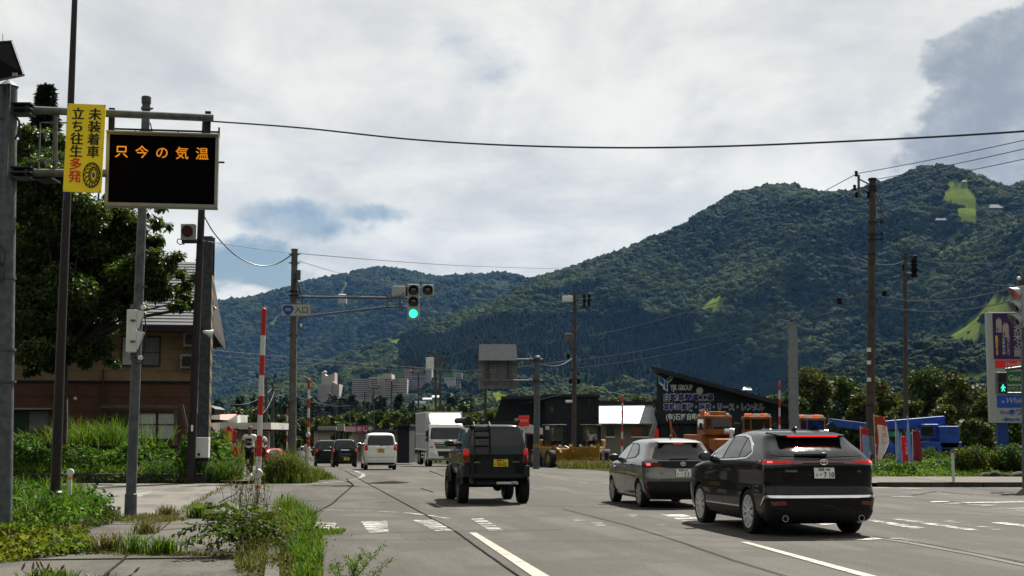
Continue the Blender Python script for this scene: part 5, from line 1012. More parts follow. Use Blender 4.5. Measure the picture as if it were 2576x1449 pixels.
# solar panel on a mast
mt_ = W(22, 228, 23.75); s_ = thing('solar_panel', 'dark tilted solar panel on a thin mast above the gantry pole', 'solar panel', (mt_.x, 23.75, W(22, 480, 23.75).z)); q = MB(); q.cyl((0, 0, 0), (.0, 0, mt_.z - s_.location.z + .12), .032, n=10); q.build('mast', STEEL, s_, True)
q = MB(); q.prism([rel(s_, W(-75, 112, 24.1)), rel(s_, W(30, 105, 24.1)), rel(s_, W(60, 189, 23.3)), rel(s_, W(-60, 214, 23.3))], (0, .012, .03)); q.build('module', M('solar_back', (.004, .0035, .0045), .9, var=.2, spec=.02), s_)
q = MB(); q.bar(rel(s_, W(30, 105, 24.1)), rel(s_, W(60, 189, 23.3)), .03); q.bar(rel(s_, W(-75, 112, 24.1)), rel(s_, W(30, 105, 24.1)), .03); q.bar(rel(s_, W(60, 189, 23.3)), rel(s_, W(-60, 214, 23.3)), .03); q.build('frame', STEEL, s_); B('label_plate', CREAM, s_, (rel(s_, W(37, 187, 23.25)), (.08, .02, .05)))
q = MB(); q.tube([rel(s_, W(7, 110, 23.9)), rel(s_, W(7, 85, 23.9))], .005, 4); q.build('aerial', DARKM, s_)
# tall brown lamp post behind the sign
p0 = W(139, 1240, 32); p1 = W(191, -80, 32); t = thing('lamp_post', 'tall dark brown pole rising behind the yellow sign', 'pole', (p0.x, 32, 0)); q = MB(); q.tube([(0, 0, 0), rel(t, W(152, 900, 32)), rel(t, W(172, 420, 32)), rel(t, p1)], [.115, .105, .085, .06], 16); q.build('pole', BROWN, t, True); q = MB(); q.lathe([(.17, 0), (.17, .3), (.12, .34)], (0, 0, 0), 16); q.build('base_cover', BROWN, t, True)
# grey pole with pedestrian signal side-on
p0 = G(328, 1303); t = thing('signal_pole', 'grey steel pole in the near sidewalk carrying a side-on pedestrian signal', 'pole', (p0.x, p0.y, 0)); D = p0.y; tp = rel(t, W(368, 258, D)); q = MB(); q.tube([(0, 0, 0), (0.0, 0, .45), (0, 0, .46), tp * .5, tp], [.118, .114, .098, .09, .078], 20); q.build('pole', STEEL, t, True)
q = MB(); q.lathe([(.07, -.02), (.092, -.02), (.095, .10), (.085, .12), (0, .12)], tp, 18); q.build('cap', STEELD, t, True)
for f in (.985, .93, .55): q = MB(); q.lathe([(.08, -.02), (.10, -.02), (.10, .02), (.08, .02)], tp * f, 18); q.box(tp * f + Vector((.09, 0, 0)), (.1, .03, .03)); q.build('band', BRASS, t)
q = MB(); q.tube([tp * .93 + Vector((-.09, 0, 0)), tp * .92 + Vector((-.35, .1, -.06)), tp * .91 + Vector((-.5, .2, -.1))], .01, 5); q.tube([tp * .95 + Vector((.09, 0, 0)), tp * .93 + Vector((.16, 0, -.1)), tp * .90 + Vector((.14, 0, -.15))], .012, 5); q.build('stay_wire', CABLE, t)
q = MB(); hp = lambda x, y: rel(t, W(x, y, D - .12)); q.tube([hp(362, 775), hp(366, 810), hp(366, 860), hp(360, 895), hp(350, 902), hp(338, 898)], .012, 6); q.tube([hp(352, 903), hp(362, 897), hp(364, 905), hp(352, 916), hp(340, 912)], .01, 6); q.build('cable', CABLE, t)
for (x, y) in ((361, 773), (353, 900)): q = MB(); q.lathe([(.012, -.04), (.045, -.03), (.045, .03), (.012, .04)], hp(x, y), 14, 'Y'); q.build('insulator', WHT, t, True)
hc = W(336, 834, D - .05); h = thing('pedestrian_signal', 'white two-lamp pedestrian signal seen from its side on the grey pole', 'traffic signal', hc, R(12)); B('housing', WHT, h, ((-.03, 0, 0), (.19, .40, .82)), bevel=.025)
for z in (.2, -.2):
    q = MB(); q.prism([(.065, -.19, z + .19), (.065, .19, z + .19), (.065, .19, z - .15), (.065, -.19, z - .15)], (.01, 0, 0)); q.build('lens_panel', BLK, h)
    for s2 in (-1, 1): q = MB(); q.prism([(.065, s2 * .19, z + .19), (.20, s2 * .19, z + .17), (.10, s2 * .19, z - .15), (.065, s2 * .19, z - .15)], (0, s2 * .008, 0)); q.build('hood_side', WHT, h)
    q = MB(); q.prism([(.065, -.195, z + .19), (.065, .195, z + .19), (.20, .195, z + .17), (.20, -.195, z + .17)], (0, 0, .012)); q.build('hood', WHT, h); B('latch', BRASS, h, ((.0, -.215, z), (.09, .03, .03)))
q = MB(); q.cyl((-.02, 0, .41), (-.02, 0, .52), .05, n=12); q.cyl((-.02, 0, .50), (.22, .05, .46), .03, n=10); q.cyl((.0, 0, -.41), (.0, 0, -.55), .05, .06, 12); q.cyl((.0, 0, -.5), (.2, .05, -.5), .03, n=10); q.build('bracket', STEEL, h, True)
# dark pole with red lamp box
p0 = W(479, 1180, 46); t = thing('utility_pole', 'slim dark pole with a boxed red warning lamp beside the house', 'pole', (p0.x, 46, 0)); q = MB(); tp = rel(t, W(517, 295, 46)); q.tube([(0, 0, 0), tp], [.14, .10], 14); q.build('pole', BROWN, t, True)
q = MB(); q.tube([rel(t, W(495, 640, 45.85)), rel(t, W(481, 1020, 45.85)), rel(t, W(470, 1170, 45.85))], .012, 5); [q.tube([rel(t, W(498 - k * 1.9, 650 + k * 45, 45.85)), rel(t, W(490 - k * 1.9, 655 + k * 45, 45.85))], .012, 4) for k in range(10)]; q.build('conduit', DARKM, t); B('label_plate', WHT, t, (rel(t, W(483, 1077, 45.8)), (.06, .02, .20)))
lc = W(472, 585, 45.6); L_ = thing('warning_lamp', 'cream box with a round dark red lamp on the dark pole', 'warning lamp', lc); B('box', CREAM, L_, ((0, .12, .02), (.44, .3, .52)), bevel=.02); q = MB(); q.lathe([(.0, -.05), (.15, -.05), (.16, .0), (.16, .03)], (0, -.03, .04), 24, 'Y'); q.build('lens', M('lamp_dark_red', (.07, .004, .006), .2, var=.1), L_, True); q = MB(); q.lathe([(.165, -.07), (.18, -.07), (.18, .0), (.165, .0)], (0, -.03, .04), 24, 'Y', False); q.build('lens_ring', BLK, L_); B('bracket', DARKM, L_, ((.05, .1, -.29), (.5, .1, .09)), ((.34, .2, -.22), (.2, .06, .06)))
q = MB(); q.tube([(-.2, .05, -.22), (-.32, .05, -.2), (-.35, .05, -.3), (-.26, .05, -.38), (-.1, .05, -.36)], .018, 6); q.build('cable', CABLE, L_)
# H-section post with hazard stripes, control cabinet, loudspeaker
HAZ = bpy.data.materials.new('hazard_stripe'); HAZ.use_nodes = True; _n = HAZ.node_tree
_g = nn(_n, 'ShaderNodeTexCoord'); _s = nn(_n, 'ShaderNodeSeparateXYZ', ins={0: _g.outputs['Object']}); _f = mth(_n, 'FRACT', mth(_n, 'MULTIPLY', mth(_n, 'ADD', _s.outputs[2], mth(_n, 'MULTIPLY', _s.outputs[1], .9)), 1.9))
_n.links.new(mixc(_n, mth(_n, 'GREATER_THAN', _f, .5), (.008, .008, .008), (.18, .12, .02)), _n.nodes['Principled BSDF'].inputs['Base Color']); _n.nodes['Principled BSDF'].inputs['Roughness'].default_value = .7
def hpost(x, ytop, ybase, D, w, side, label, m):
    p0 = W(x, ybase, D); t = thing('steel_post', label, 'post', (p0.x, D, gz(D))); h = W(x, ytop, D).z - gz(D)
    q = MB(); q.box((0, -w / 2, h / 2), (w, .03, h)); q.build('flange', m, t); q = MB(); q.box((0, w / 2, h / 2), (w, .03, h)); q.build('flange', m, t); q = MB(); q.box((-side * w * .2, 0, h / 2), (.03, w - .03, h)); q.build('web', m, t)
    q = MB(); q.box((side * w * .46, 0, h * .42), (.02, w - .034, h * .84)); q.build('hazard_plate', HAZ, t); B('foot_plate', m, t, ((0, 0, .03), (w * 1.6, w * 1.6, .06))); return t
hpost(512, 596, 1180, 47.2, .36, 1, 'dark steel H post with yellow and black side beside the house', STEELD); hpost(1998, 811, 1100, 70, .42, -1, 'pale grey steel H post with striped side behind the black crossover', M('galvanised_pale', (.23, .25, .27), .5, .3, var=.1))
c = W(505, 1126, 46.4); t = thing('control_cabinet', 'rusty white control cabinet fixed to the dark post', 'cabinet', c); RUST = M('rusty_white', (.30, .14, .06), .7, c2=(.50, .50, .48), sc=2.2, thr=(.30, .45)); B('case', RUST, t, ((0, .12, 0), (.50, .25, .66)), bevel=.012); B('door', RUST, t, ((0, -.015, -.01), (.44, .02, .58)), bevel=.008); B('vent', BLK, t, ((-.05, -.03, -.22), (.08, .02, .09))); B('mount', DARKM, t, ((0, .2, -.38), (.42, .1, .12)), ((0, .2, .36), (.42, .1, .08)))
c = W(519, 836, 46.6); t = thing('loudspeaker', 'white horn loudspeaker on the striped post', 'loudspeaker', c, R(20)); q = MB(); q.lathe([(.15, .2), (.16, .2), (.08, .05), (.05, -.12), (.0, -.14)], (0, 0, 0), 18, 'X'); o = q.build('horn', WHT, t, True); o.rotation_euler = (0, R(15), 0); B('bracket', DARKM, t, ((-.12, .03, .06), (.18, .12, .2)))
# delineators
def delin(p, lb, hgt=.95, disc=True):
    t = thing('delineator', lb, 'delineator', p, 0, 'roadside delineator posts'); q = MB(); q.cyl((0, 0, 0), (0, 0, hgt), .045, n=14); q.build('post', WHP, t, True)
    if disc:
        q = MB(); q.lathe([(.075, -.03), (.085, -.02), (.085, .02), (.075, .03)], (0, 0, hgt + .07), 20, 'Y'); q.build('reflector', WHT if True else AMB, t, True); q = MB(); q.lathe([(.046, -.03), (.048, -.03), (.048, .03), (.046, .03)], (0, 0, hgt - .06), 14); q.build('band', AMB, t)
    else: q = MB(); q.lathe([(.046, 0), (.055, .01), (.055, .08), (.03, .11), (0, .11)], (0, 0, hgt), 14); q.build('cap', POST, t, True)
    return t
g_ = W(175, 1240, 33); delin((g_.x, 33, .12), 'white delineator with round reflector in the grass by the brown pole', .52); g_ = G(2399, 1222); delin((g_.x, g_.y, .08), 'white delineator on the right dusty sidewalk', .92, False)
# snow poles
def snowpole(base, top, rad, bands, lb, disc=None, txt=False):
    t = thing('snow_pole', lb, 'snow pole', base, 0, 'red and white snow poles along the road'); v = Vector(top) - Vector(base); L = v.length; q0 = 0.0
    for f0, f1, red in bands:
        q = MB(); q.tube([v * f0, v * f1], rad * (1.0 if f0 > .35 else 1.15), 14); q.build('band', REDP if red else WHP, t, True)
    q = MB(); q.ellip(v, (rad, rad, rad)); q.build('tip', REDP, t, True)
    if disc: q = MB(); q.lathe([(0, -.03), (.085, -.03), (.095, -.015), (.095, .03), (.0, .03)], v * disc + Vector((0, -.07, 0)), 22, 'Y'); q.build('reflector', M('reflector_grey', (.42, .42, .42), .3, var=.1), t, True); q = MB(); q.lathe([(rad * 1.16, -.02), (rad * 1.2, -.02), (rad * 1.2, .02), (rad * 1.16, .02)], v * (disc - .06), 14); q.build('band', AMB, t)
    if txt:
        for k, chx in enumerate('国土交通省'): text('lettering', chx, .07, INKB, t, v * (.155 - k * .0175) + Vector((-.033, -rad * 1.2 - .003, 0)), ext=.001)
    return t
b0 = G(645, 1312); D = b0.y; fr = lambda y: (1312 - y) / (1312 - 780); T = W(664, 780, D)
snowpole((b0.x, D, 0), T, .046, [(0, fr(1150), 0), (fr(1150), fr(1098), 1), (fr(1098), fr(1046), 0), (fr(1046), fr(998), 1), (fr(998), fr(946), 0), (fr(946), fr(895), 1), (fr(895), fr(845), 0), (fr(845), 1, 1)], 'red and white snow pole with round reflector by the kerb shrub, nearest', fr(1193), True)
even = lambda n, top=1: [(.3 + .7 * k / n, .3 + .7 * (k + 1) / n, (n - 1 - k) % 2 == 0) for k in range(n)] + [(0, .3, 0)]
def sp2(xb, yb, xt, yt, D, n, lb, disc=None): p = W(xb, yb, D); z = gz(D); tt = W(xt, yt, D); snowpole((p.x, D, z), tt, .05, even(n), lb, disc)
sp2(775, 1170, 777, 956, 56, 7, 'snow pole right of the signal pole rising from the weeds', .42); sp2(722, 1130, 723, 1030, 120, 6, 'thin snow pole just left of the signal pole'); sp2(709, 1120, 710, 1072, 190, 5, 'tiny snow pole at the far sidewalk bend'); sp2(1564, 1150, 1566, 996, 74, 7, 'snow pole in front of the pale roofed building'); sp2(1960, 1120, 1961, 961, 71, 7, 'snow pole beside the pale grey H post')
# ------------------------------------------------------------------ brown house
TAN = M('siding_tan', (.31, .205, .125), .8, var=.1, sc=2); BRN = M('siding_brown', (.135, .06, .038), .8, var=.12, sc=2); TRIM = M('trim_dark', (.02, .013, .012), .7, var=.2); ROOFM = M('roof_metal', (.075, .08, .088), .5, .3, var=.12, sc=1.5); PANE = M('pane_frosted', (.50, .53, .53), .25, var=.1, sc=1.2); PANED = M('pane_dark', (.012, .016, .017), .06, var=.2, spec=.8); FR = M('frame_brown', (.06, .04, .03), .5, var=.1)
_XC = (483 - CX) / F * 56
def HU(x):
    k = (x - CX) / F; return (k * 56 - _XC) / (math.cos(AR) - k * math.sin(AR))
hs = thing('brown_house', 'two-storey house with tan upper siding, brown lower siding and grey metal roof', 'house', (_XC, 56, .1), AR); HZf = lambda y, x=483, d=0.0: HCAM + (HZ - y) / F * (56 + HU(x) * math.sin(AR) + d) - .1
xl, xr = -11.0, 0.0; zt, zm = HZf(822), HZf(963)
q = MB(); q.box(((xl + xr) / 2, 4.05, zt / 2), (xr - xl - .04, 8, zt)); q.build('wall', TRIM, hs)
n = 5
for k in range(n): z0 = zm + (zt - zm) * k / n; B('siding_board', TAN, hs, (((xl + xr) / 2, .02, z0 + (zt - zm) / n / 2), (xr - xl, .05, (zt - zm) / n - .012)))
n = 6
for k in range(n): z0 = zm * k / n; B('siding_board', BRN, hs, (((xl + xr) / 2, .02, z0 + zm / n / 2), (xr - xl, .05, zm / n - .012)))
for k in range(5):
    z0 = zm + (zt - zm) * k / 5; B('siding_board', TAN, hs, ((xr + .005, 4.0, z0 + (zt - zm) / 10), (.05, 7.9, (zt - zm) / 5 - .012)))
B('belt_trim', TRIM, hs, (((xl + xr) / 2, -.03, zm), (xr - xl + .06, .05, .1)))
def win(name, x0, y0, x1, y1, panes, m, parent=hs, fm=FR):
    a, b_ = HU(x0), HU(x1); z1, z0 = HZf(y0, (x0 + x1) / 2), HZf(y1, (x0 + x1) / 2)
    q = MB(); f = .06; q.box(((a + b_) / 2, -.03, z1 - f / 2), (b_ - a, .09, f)); q.box(((a + b_) / 2, -.03, z0 + f / 2), (b_ - a, .09, f)); q.box((a + f / 2, -.03, (z0 + z1) / 2), (f, .09, z1 - z0 - 2 * f)); q.box((b_ - f / 2, -.03, (z0 + z1) / 2), (f, .09, z1 - z0 - 2 * f))
    for k in range(1, panes): q.box((a + (b_ - a) * k / panes, -.035, (z0 + z1) / 2), (.05, .08, z1 - z0 - 2 * f))
    fo = q.build(name, fm, parent)
    for k in range(panes):
        u0 = a + (b_ - a) * k / panes + .05; u1 = a + (b_ - a) * (k + 1) / panes - .05; B('pane', m[k % len(m)], fo, (((u0 + u1) / 2, -.015 - .01 * (k % 2), (z0 + z1) / 2), (u1 - u0, .02, z1 - z0 - 2 * f)))
    return fo
w1 = win('window', 304, 846, 404, 923, 2, (PANE, M('pane_grey', (.22, .24, .25), .2, var=.1))); B('crossbar', FR, w1, ((HU(380), -.05, HZf(888, 380)), (.75, .03, .03)))
win('window', 18, 848, 86, 880, 2, (PANED,)); win('window', 18, 1031, 131, 1086, 2, (M('pane_green', (.025, .05, .04), .1, var=.2), M('pane_grey2', (.15, .16, .18), .2, var=.1))); win('window', 350, 1036, 448, 1107, 2, (PANE,)); w5 = win('sliding_door', 262, 1036, 348, 1125, 2, (PANED,))
for x in (375, 423): B('crossbar', FR, hs, ((HU(x), -.06, HZf(1068)), (.7, .03, .03)))
B('window_hood', CREAM, hs, ((HU(75), -.18, HZf(1029, 75)), (1.75, .35, .06))); q = MB(); q.tube([(HU(262), -.1, HZf(930, 262)), (HU(262), -.1, HZf(1064, 262))], .035, 8); q.build('downpipe', FR, hs)
B('vent_hood', BRN, hs, ((HU(155), -.1, HZf(993, 155)), (.42, .2, .28)), bevel=.03); q = MB(); q.lathe([(.05, 0), (.07, -.06), (.0, -.08)], (HU(193), -.02, HZf(1003, 193)), 10, 'Y'); q.build('vent_cap', WHT, hs)
B('porch_beam', M('weathered_wood', (.13, .11, .09), .8, var=.2), hs, (((HU(262) + HU(462)) / 2, -.55, HZf(1024)), (HU(462) - HU(262), .12, .12)), ((HU(262), -.3, HZf(1024)), (.1, .6, .1))); q = MB(); q.bar((HU(462), -.55, HZf(1020, 462)), (HU(486), -.55, HZf(1120, 486)), .12); q.bar((HU(448), -.5, HZf(1024, 448)), (HU(448), -.5, 0), .13); q.build('porch_post', MATS['weathered_wood'], hs)
# roof in stepped metal courses
xe = .85; xr2 = .4; ze, zr = HZf(820, 483, -1), HZf(661, 483, 5.2); NR = 22
for k in range(NR):
    a, b_ = k / NR, (k + 1.06) / NR; y0, y1 = -1 + 6 * a, -1 + 6 * b_; z0, z1 = ze + (zr - ze) * a, ze + (zr - ze) * b_; r0, r1 = xe + (xr2 - xe) * a, xe + (xr2 - xe) * b_
    q = MB(); q.prism([(xl - 1, y0, z0 + .035), (r0, y0, z0 + .035), (r1, y1, z1), (xl - 1, y1, z1)], (0, 0, -.045)); q.build('roof_course', ROOFM, hs)
q = MB(); q.prism([(xl - 1, 5, zr - .03), (xr2, 5, zr - .03), (xe, 11, ze - .05), (xl - 1, 11, ze - .05)], (0, 0, -.08)); q.prism([(xe, -.95, ze - .06), (xe, 10.95, ze - .06), (xr2, 5, zr - .05)], (-.1, 0, 0)); q.build('roof_back', TRIM, hs)
B('fascia', TRIM, hs, (((xl - 1 + xe) / 2, -.97, ze - .11), (xe - xl + 1, .05, .24)), ((xe - .03, 5, ze - .16), (.05, 11.9, .2))); B('soffit', TRIM, hs, (((xl - 1 + xe) / 2, -.5, ze - .2), (xe - xl + .9, .9, .03)))
q = MB(); q.prism([(xl - 1, -1.9, HZf(815, 200, -1.9) - .05), (HU(303), -1.9, HZf(815, 200, -1.9) - .05), (HU(303), -.05, HZf(800, 200)), (xl - 1, -.05, HZf(800, 200))], (0, 0, .05)); q.build('lower_roof', ROOFM, hs); B('lower_fascia', TRIM, hs, ((((xl - 1) + HU(303)) / 2, -1.86, HZf(815, 200, -1.9) - .12), (HU(303) - xl + 1, .05, .12)))
for y, x, lb in ((854, 482, 'upper air conditioner unit on the brown house wall'), (909, 474, 'lower air conditioner unit on the brown house wall')):
    c = W(x, y, 55.45); t = thing('air_conditioner', lb, 'air conditioner', c, AR, 'air conditioners on the brown house'); B('case', CREAM, t, ((0, .1, 0), (.62, .28, .54)), bevel=.02); q = MB(); q.lathe([(.19, -.02), (.21, -.02), (.21, .0), (.19, .0)], (-.05, -.05, 0), 20, 'Y', False); [q.box((-.05, -.06, -.16 + .08 * k), (.36, .01, .012)) for k in range(5)]; q.build('grille', M('grille_grey', (.10, .10, .10), .6), t); B('fan_recess', BLK, t, ((-.05, -.042, 0), (.38, .01, .40))); B('bracket', STEELD, t, ((0, .12, -.3), (.5, .2, .05)))
# yard rail
t = thing('yard_fence', 'old dark rail fence half buried in kudzu', 'fence', (-15, 49.3, 0)); WDK = M('old_wood', (.018, .014, .012), .9, var=.3)
for y in (1124, 1150): B('rail', WDK, t, ((0, 0, HCAM + (HZ - y) / F * 49.3), (8.4, .08, .10)))
for x in np.arange(-4.1, 4.2, 1.6): B('post', WDK, t, ((x, .06, .65), (.1, .1, 1.3)))
# ------------------------------------------------------------------ trees on the left
def crown(lobes, n, leaf):
    P = []; w = np.array([l[3] ** 1.7 for l in lobes]); w /= w.sum(); ids = np.random.choice(len(lobes), n, p=w)
    d = rdir(n); rr = np.random.rand(n) ** .38
    L = np.array(lobes); return L[ids, :3] + d * (rr * L[ids, 3])[:, None] * np.array([1, 1, .8])
ch = [(90, 430, 75), (150, 470, 95), (215, 540, 85), (300, 560, 75), (115, 590, 95), (235, 660, 95), (360, 620, 48), (420, 690, 42), (465, 708, 28), (500, 745, 26), (532, 768, 14), (150, 720, 95), (240, 790, 70), (80, 790, 60), (165, 860, 52), (262, 868, 36), (115, 880, 36), (286, 912, 18), (395, 555, 34), (60, 360, 48), (112, 340, 40), (50, 520, 60), (395, 745, 40), (450, 775, 26), (330, 690, 60), (40, 680, 60), (20, 420, 60), (350, 500, 30), (300, 760, 40), (235, 905, 22), (490, 700, 12), (405, 525, 16), (330, 820, 26), (60, 750, 60), (100, 830, 60), (190, 830, 55), (45, 840, 45), (220, 880, 45), (150, 915, 30), (90, 925, 26), (30, 560, 60), (30, 640, 60), (170, 640, 90), (250, 740, 60), (320, 740, 50), (380, 700, 40), (270, 600, 80), (120, 780, 60), (140, 890, 45), (60, 890, 40), (110, 850, 60), (400, 700, 45), (350, 720, 50), (440, 740, 35), (480, 752, 24), (330, 780, 42), (380, 660, 48), (430, 660, 30), (520, 765, 18), (190, 900, 30), (200, 760, 60)]
p0 = W(150, 1150, 49); tr = thing('cherry_tree', 'spreading leafy cherry tree in front of the brown house', 'tree', (p0.x, 49, .3)); lob = []
for i, (x, y, r) in enumerate(ch): v = rel(tr, W(x, y, 49 + random.uniform(-1.6, 1.6))); lob.append((v.x, v.y, v.z, r / 73))
lob2 = []
for l in lob:
    k = max(4, int(l[3] * 11)); d = rdir(k)
    for j in range(k): q_ = l[3] * random.uniform(.35, .95); lob2.append((l[0] + d[j][0] * q_, l[1] + d[j][1] * q_ * 1.2, l[2] + d[j][2] * q_ * .85, l[3] * random.uniform(.30, .55)))
leafmesh('crown', crown(lob2, 145000, .1), .17, L_CH, tr, droop=.7, w=.5, up=1.0)
b = MB(); b.tube([(0, 0, -.3), (.05, 0, 1.8), (.0, 0, 4.3)], [.24, .19, .14], 10)
for l in lob[::2]: e = Vector(l[:3]); b.tube([(.0, 0, 3.6 + .6 * random.random()), Vector((0, 0, 4.0)).lerp(e, .5) + Vector((0, 0, .4)), e], [.08, .045, .012], 6)
b.build('trunk', BARK, tr, True)
def conifer(name, label, loc, h, rad, m, n=5000, leaf=.22, parent=None, group=None):
    t = thing(name, label, 'tree', loc, 0, group); z = np.random.rand(n) ** .8; lay = np.floor(z * 15) / 15; r = rad * (1 - z * .96) * (np.random.rand(n) ** .5) * (.72 + .45 * np.sin(lay * 57 + np.random.rand(n))); a = np.random.rand(n) * 6.283
    P = np.stack([r * np.cos(a), r * np.sin(a), h * (.06 + .94 * z) - r * .25], 1); D = np.stack([np.cos(a), np.sin(a), np.full(n, -.3)], 1) + np.random.randn(n, 3) * .35
    leafmesh('crown', P, leaf, m, t, D=D, w=.45, up=1.5); b = MB(); b.tube([(0, 0, -.3), (0, 0, h * .95)], [h * .018, .02], 8); b.build('trunk', BARK, t); return t
L_CED = LM('cedar_spray', (.010, .024, .009), (.020, .038, .012), tr=.1, r=.7, spec=.2)
p0 = W(100, 700, 63); conifer('conifer_tree', 'dark pointed conifer rising behind the cherry tree', (p0.x, 63, 0), HCAM + (HZ - 205) / F * 63, 5.6, L_CED, 22000, .3)
p0 = W(60, 700, 66); conifer('conifer_tree', 'lower conifer mostly hidden by the cherry tree', (p0.x - 1.5, 66, 0), HCAM + (HZ - 300) / F * 66, 3.2, L_CED, 9000, .3)
# ------------------------------------------------------------------ people walking on the far sidewalk
SKIN = M('skin', (.22, .10, .06), .6, var=.06); HAIRG = M('hair_grey', (.10, .085, .075), .8, var=.2, sc=40); HAIRB = M('hair_brown', (.03, .018, .012), .7, var=.2, sc=40); TEE = M('white_cotton', (.60, .60, .60), .85, var=.05, bump=.2, bsc=15); TROU = M('dark_trousers', (.010, .010, .013), .85, var=.2); SHOE = M('white_trainers', (.55, .55, .54), .6, var=.06)
def skinmesh(name, joints, bones, m, parent, root=0, lv=2):
    me = bpy.data.meshes.new(name); me.from_pydata([j[0] for j in joints], bones, []); o = link(name, me, None, m); md = o.modifiers.new('s', 'SKIN'); sv = me.skin_vertices[0].data
    for i, j in enumerate(joints): r = j[1]; sv[i].radius = r if isinstance(r, tuple) else (r, r)
    sv[root].use_root = True; sd = o.modifiers.new('d', 'SUBSURF'); sd.levels = lv; sd.render_levels = lv
    ev = bpy.data.meshes.new_from_object(o.evaluated_get(bpy.context.evaluated_depsgraph_get())); o.modifiers.clear(); o.data = ev; ev.materials.clear(); ev.materials.append(m); ev.polygons.foreach_set('use_smooth', [True] * len(ev.polygons)); o.parent = parent; return o
def hand(parent, p, d, side, held=False):
    d = Vector(d).normalized(); x = d.cross(Vector((0, 1, 0))).normalized() if abs(d.y) < .9 else Vector((1, 0, 0)); b = MB(); b.tube([p, Vector(p) + d * .04, Vector(p) + d * .085], [.026, .036, .034], 8)
    for k, (l, o) in enumerate(((.06, -.027), (.075, -.009), (.07, .009), (.055, .027))): s = Vector(p) + d * .08 + x * o; b.tube([s, s + d * l * .5 + Vector((0, -.008, 0)), s + d * l * .9 + Vector((0, -.03, 0))], [.0095, .009, .007], 6)
    s = Vector(p) + d * .03 + x * (-.03 * side); b.tube([s, s + d * .03 - x * side * .025, s + d * .06 - x * side * .03], [.012, .011, .008], 6); return b.build('hand', SKIN, parent, True)
def person(name, label, loc, rz, man):
    t = thing(name, label, 'person', loc, rz); k = 1.0 if man else .95; s_ = lambda x, y, z: (x * k, y * k, z * k)   # faces -y
    hipL, hipR = s_(.09, 0, .93), s_(-.09, 0, .93); kL, kR = s_(.11, -.13, .50), s_(-.10, .07, .50); aL, aR = s_(.10, -.15, .09), s_(-.10, .24, .13); shL, shR = s_(.19, .0, 1.42), s_(-.19, 0, 1.42)
    eL, eR = (s_(.26, .03, 1.14), s_(-.26, -.0, 1.14)); wL, wR = (s_(.20, -.18, .95) if man else s_(.22, -.20, 1.02)), s_(-.27, -.10, .90)
    J = [(s_(0, 0, .98), (.15, .11)), (hipL, .095), (kL, .062), (aL, .042), (hipR, .095), (kR, .062), (aR, .042), (s_(0, .0, 1.18), (.145, .10)), (s_(0, 0, 1.38), (.15, .105)), (shL, .06), (eL, .043), (wL, .030), (shR, .06), (eR, .043), (wR, .030), (s_(0, -.005, 1.48), (.056, .056)), (s_(0, -.02, 1.545), (.066, .078)), (s_(0, -.03, 1.63), (.077, .095)), (s_(0, -.025, 1.70), (.06, .075))]
    bo = [(0, 1), (1, 2), (2, 3), (0, 4), (4, 5), (5, 6), (0, 7), (7, 8), (8, 9), (9, 10), (10, 11), (8, 12), (12, 13), (13, 14), (8, 15), (15, 16), (16, 17), (17, 18)]
    skinmesh('body', J, bo, SKIN, t)
    lo = .92 if man else .84
    T = [(s_(0, 0, 1.18), (.175, .125)), (s_(0, 0, 1.38), (.178, .125)), (shL, .078), (tuple(np.array(shL) * .35 + np.array(eL) * .65), .068), (shR, .078), (tuple(np.array(shR) * .35 + np.array(eR) * .65), .068), (s_(0, 0, 1.0), (.18, .135)), (s_(0, 0, lo), (.19 if man else .20, .14)), (s_(0, 0, 1.455), (.075, .07))]
    skinmesh('shirt', T, [(0, 1), (1, 2), (2, 3), (1, 4), (4, 5), (0, 6), (6, 7), (1, 8)], TEE, t)
    U = [(s_(0, 0, .95), (.155, .115)), (hipL, .105), (kL, .078), (tuple(np.array(aL) + [0, 0, .03]), .058), (hipR, .105), (kR, .078), (tuple(np.array(aR) + [0, 0, .03]), .058)]
    skinmesh('trousers', U, [(0, 1), (1, 2), (2, 3), (0, 4), (4, 5), (5, 6)], TROU, t)
    for a, tilt in ((aL, R(12)), (aR, R(-32))):
        b = MB(); b.ellip((0, -.07, -.035), (.052, .145, .055), 12, 8); b.box((0, -.07, -.075), (.09, .27, .03)); o = b.build('shoe', SHOE, t, True); o.location = a; o.rotation_euler = (tilt, 0, 0)
    hand(t, wL, Vector(wL) - Vector(eL), -1); hand(t, wR, Vector(wR) - Vector(eR), 1)
    h = MB(); h.ellip(s_(0, .012, 1.665), (.088 * k, .105 * k, .105 * k), 16, 10)
    if not man: h.ellip(s_(0, .05, 1.55), (.10, .07, .16), 14, 8); h.ellip(s_(.08, .02, 1.56), (.035, .06, .14)); h.ellip(s_(-.08, .02, 1.56), (.035, .06, .14))
    ho = h.build('hair', HAIRG if man else HAIRB, t, True)
    f = MB(); f.ellip(s_(0, -.118, 1.605), (.013, .02, .022)); f.build('nose', SKIN, t, True)
    for sx in (-1, 1): f = MB(); f.ellip(s_(sx * .032, -.112, 1.632), (.014, .008, .008)); f.build('eye', INKB, t); f = MB(); f.ellip(s_(sx * .082, -.015, 1.61), (.012, .022, .034)); f.build('ear', SKIN, t, True)
    f = MB(); f.ellip(s_(0, -.108, 1.565), (.024, .008, .006)); f.build('mouth', M('lip', (.16, .05, .04), .6), t)
    return t
pm = W(627, 1210, 51.2); PM = person('walking_man', 'walking man in white T-shirt with black square print and dark trousers', (pm.x, 51.2, .09), R(-8), True)
b = MB(); b.prism([(-.105, -.145, 1.09), (.105, -.145, 1.09), (.105, -.150, 1.33), (-.105, -.150, 1.33)], (0, .03, 0)); pr = b.build('shirt_print', BLK, PM); text('shirt_print', 'THE\nNORTH\nFACE', .042, WHP, PM, (-.075, -.153, 1.235), ext=.001, line=.85)
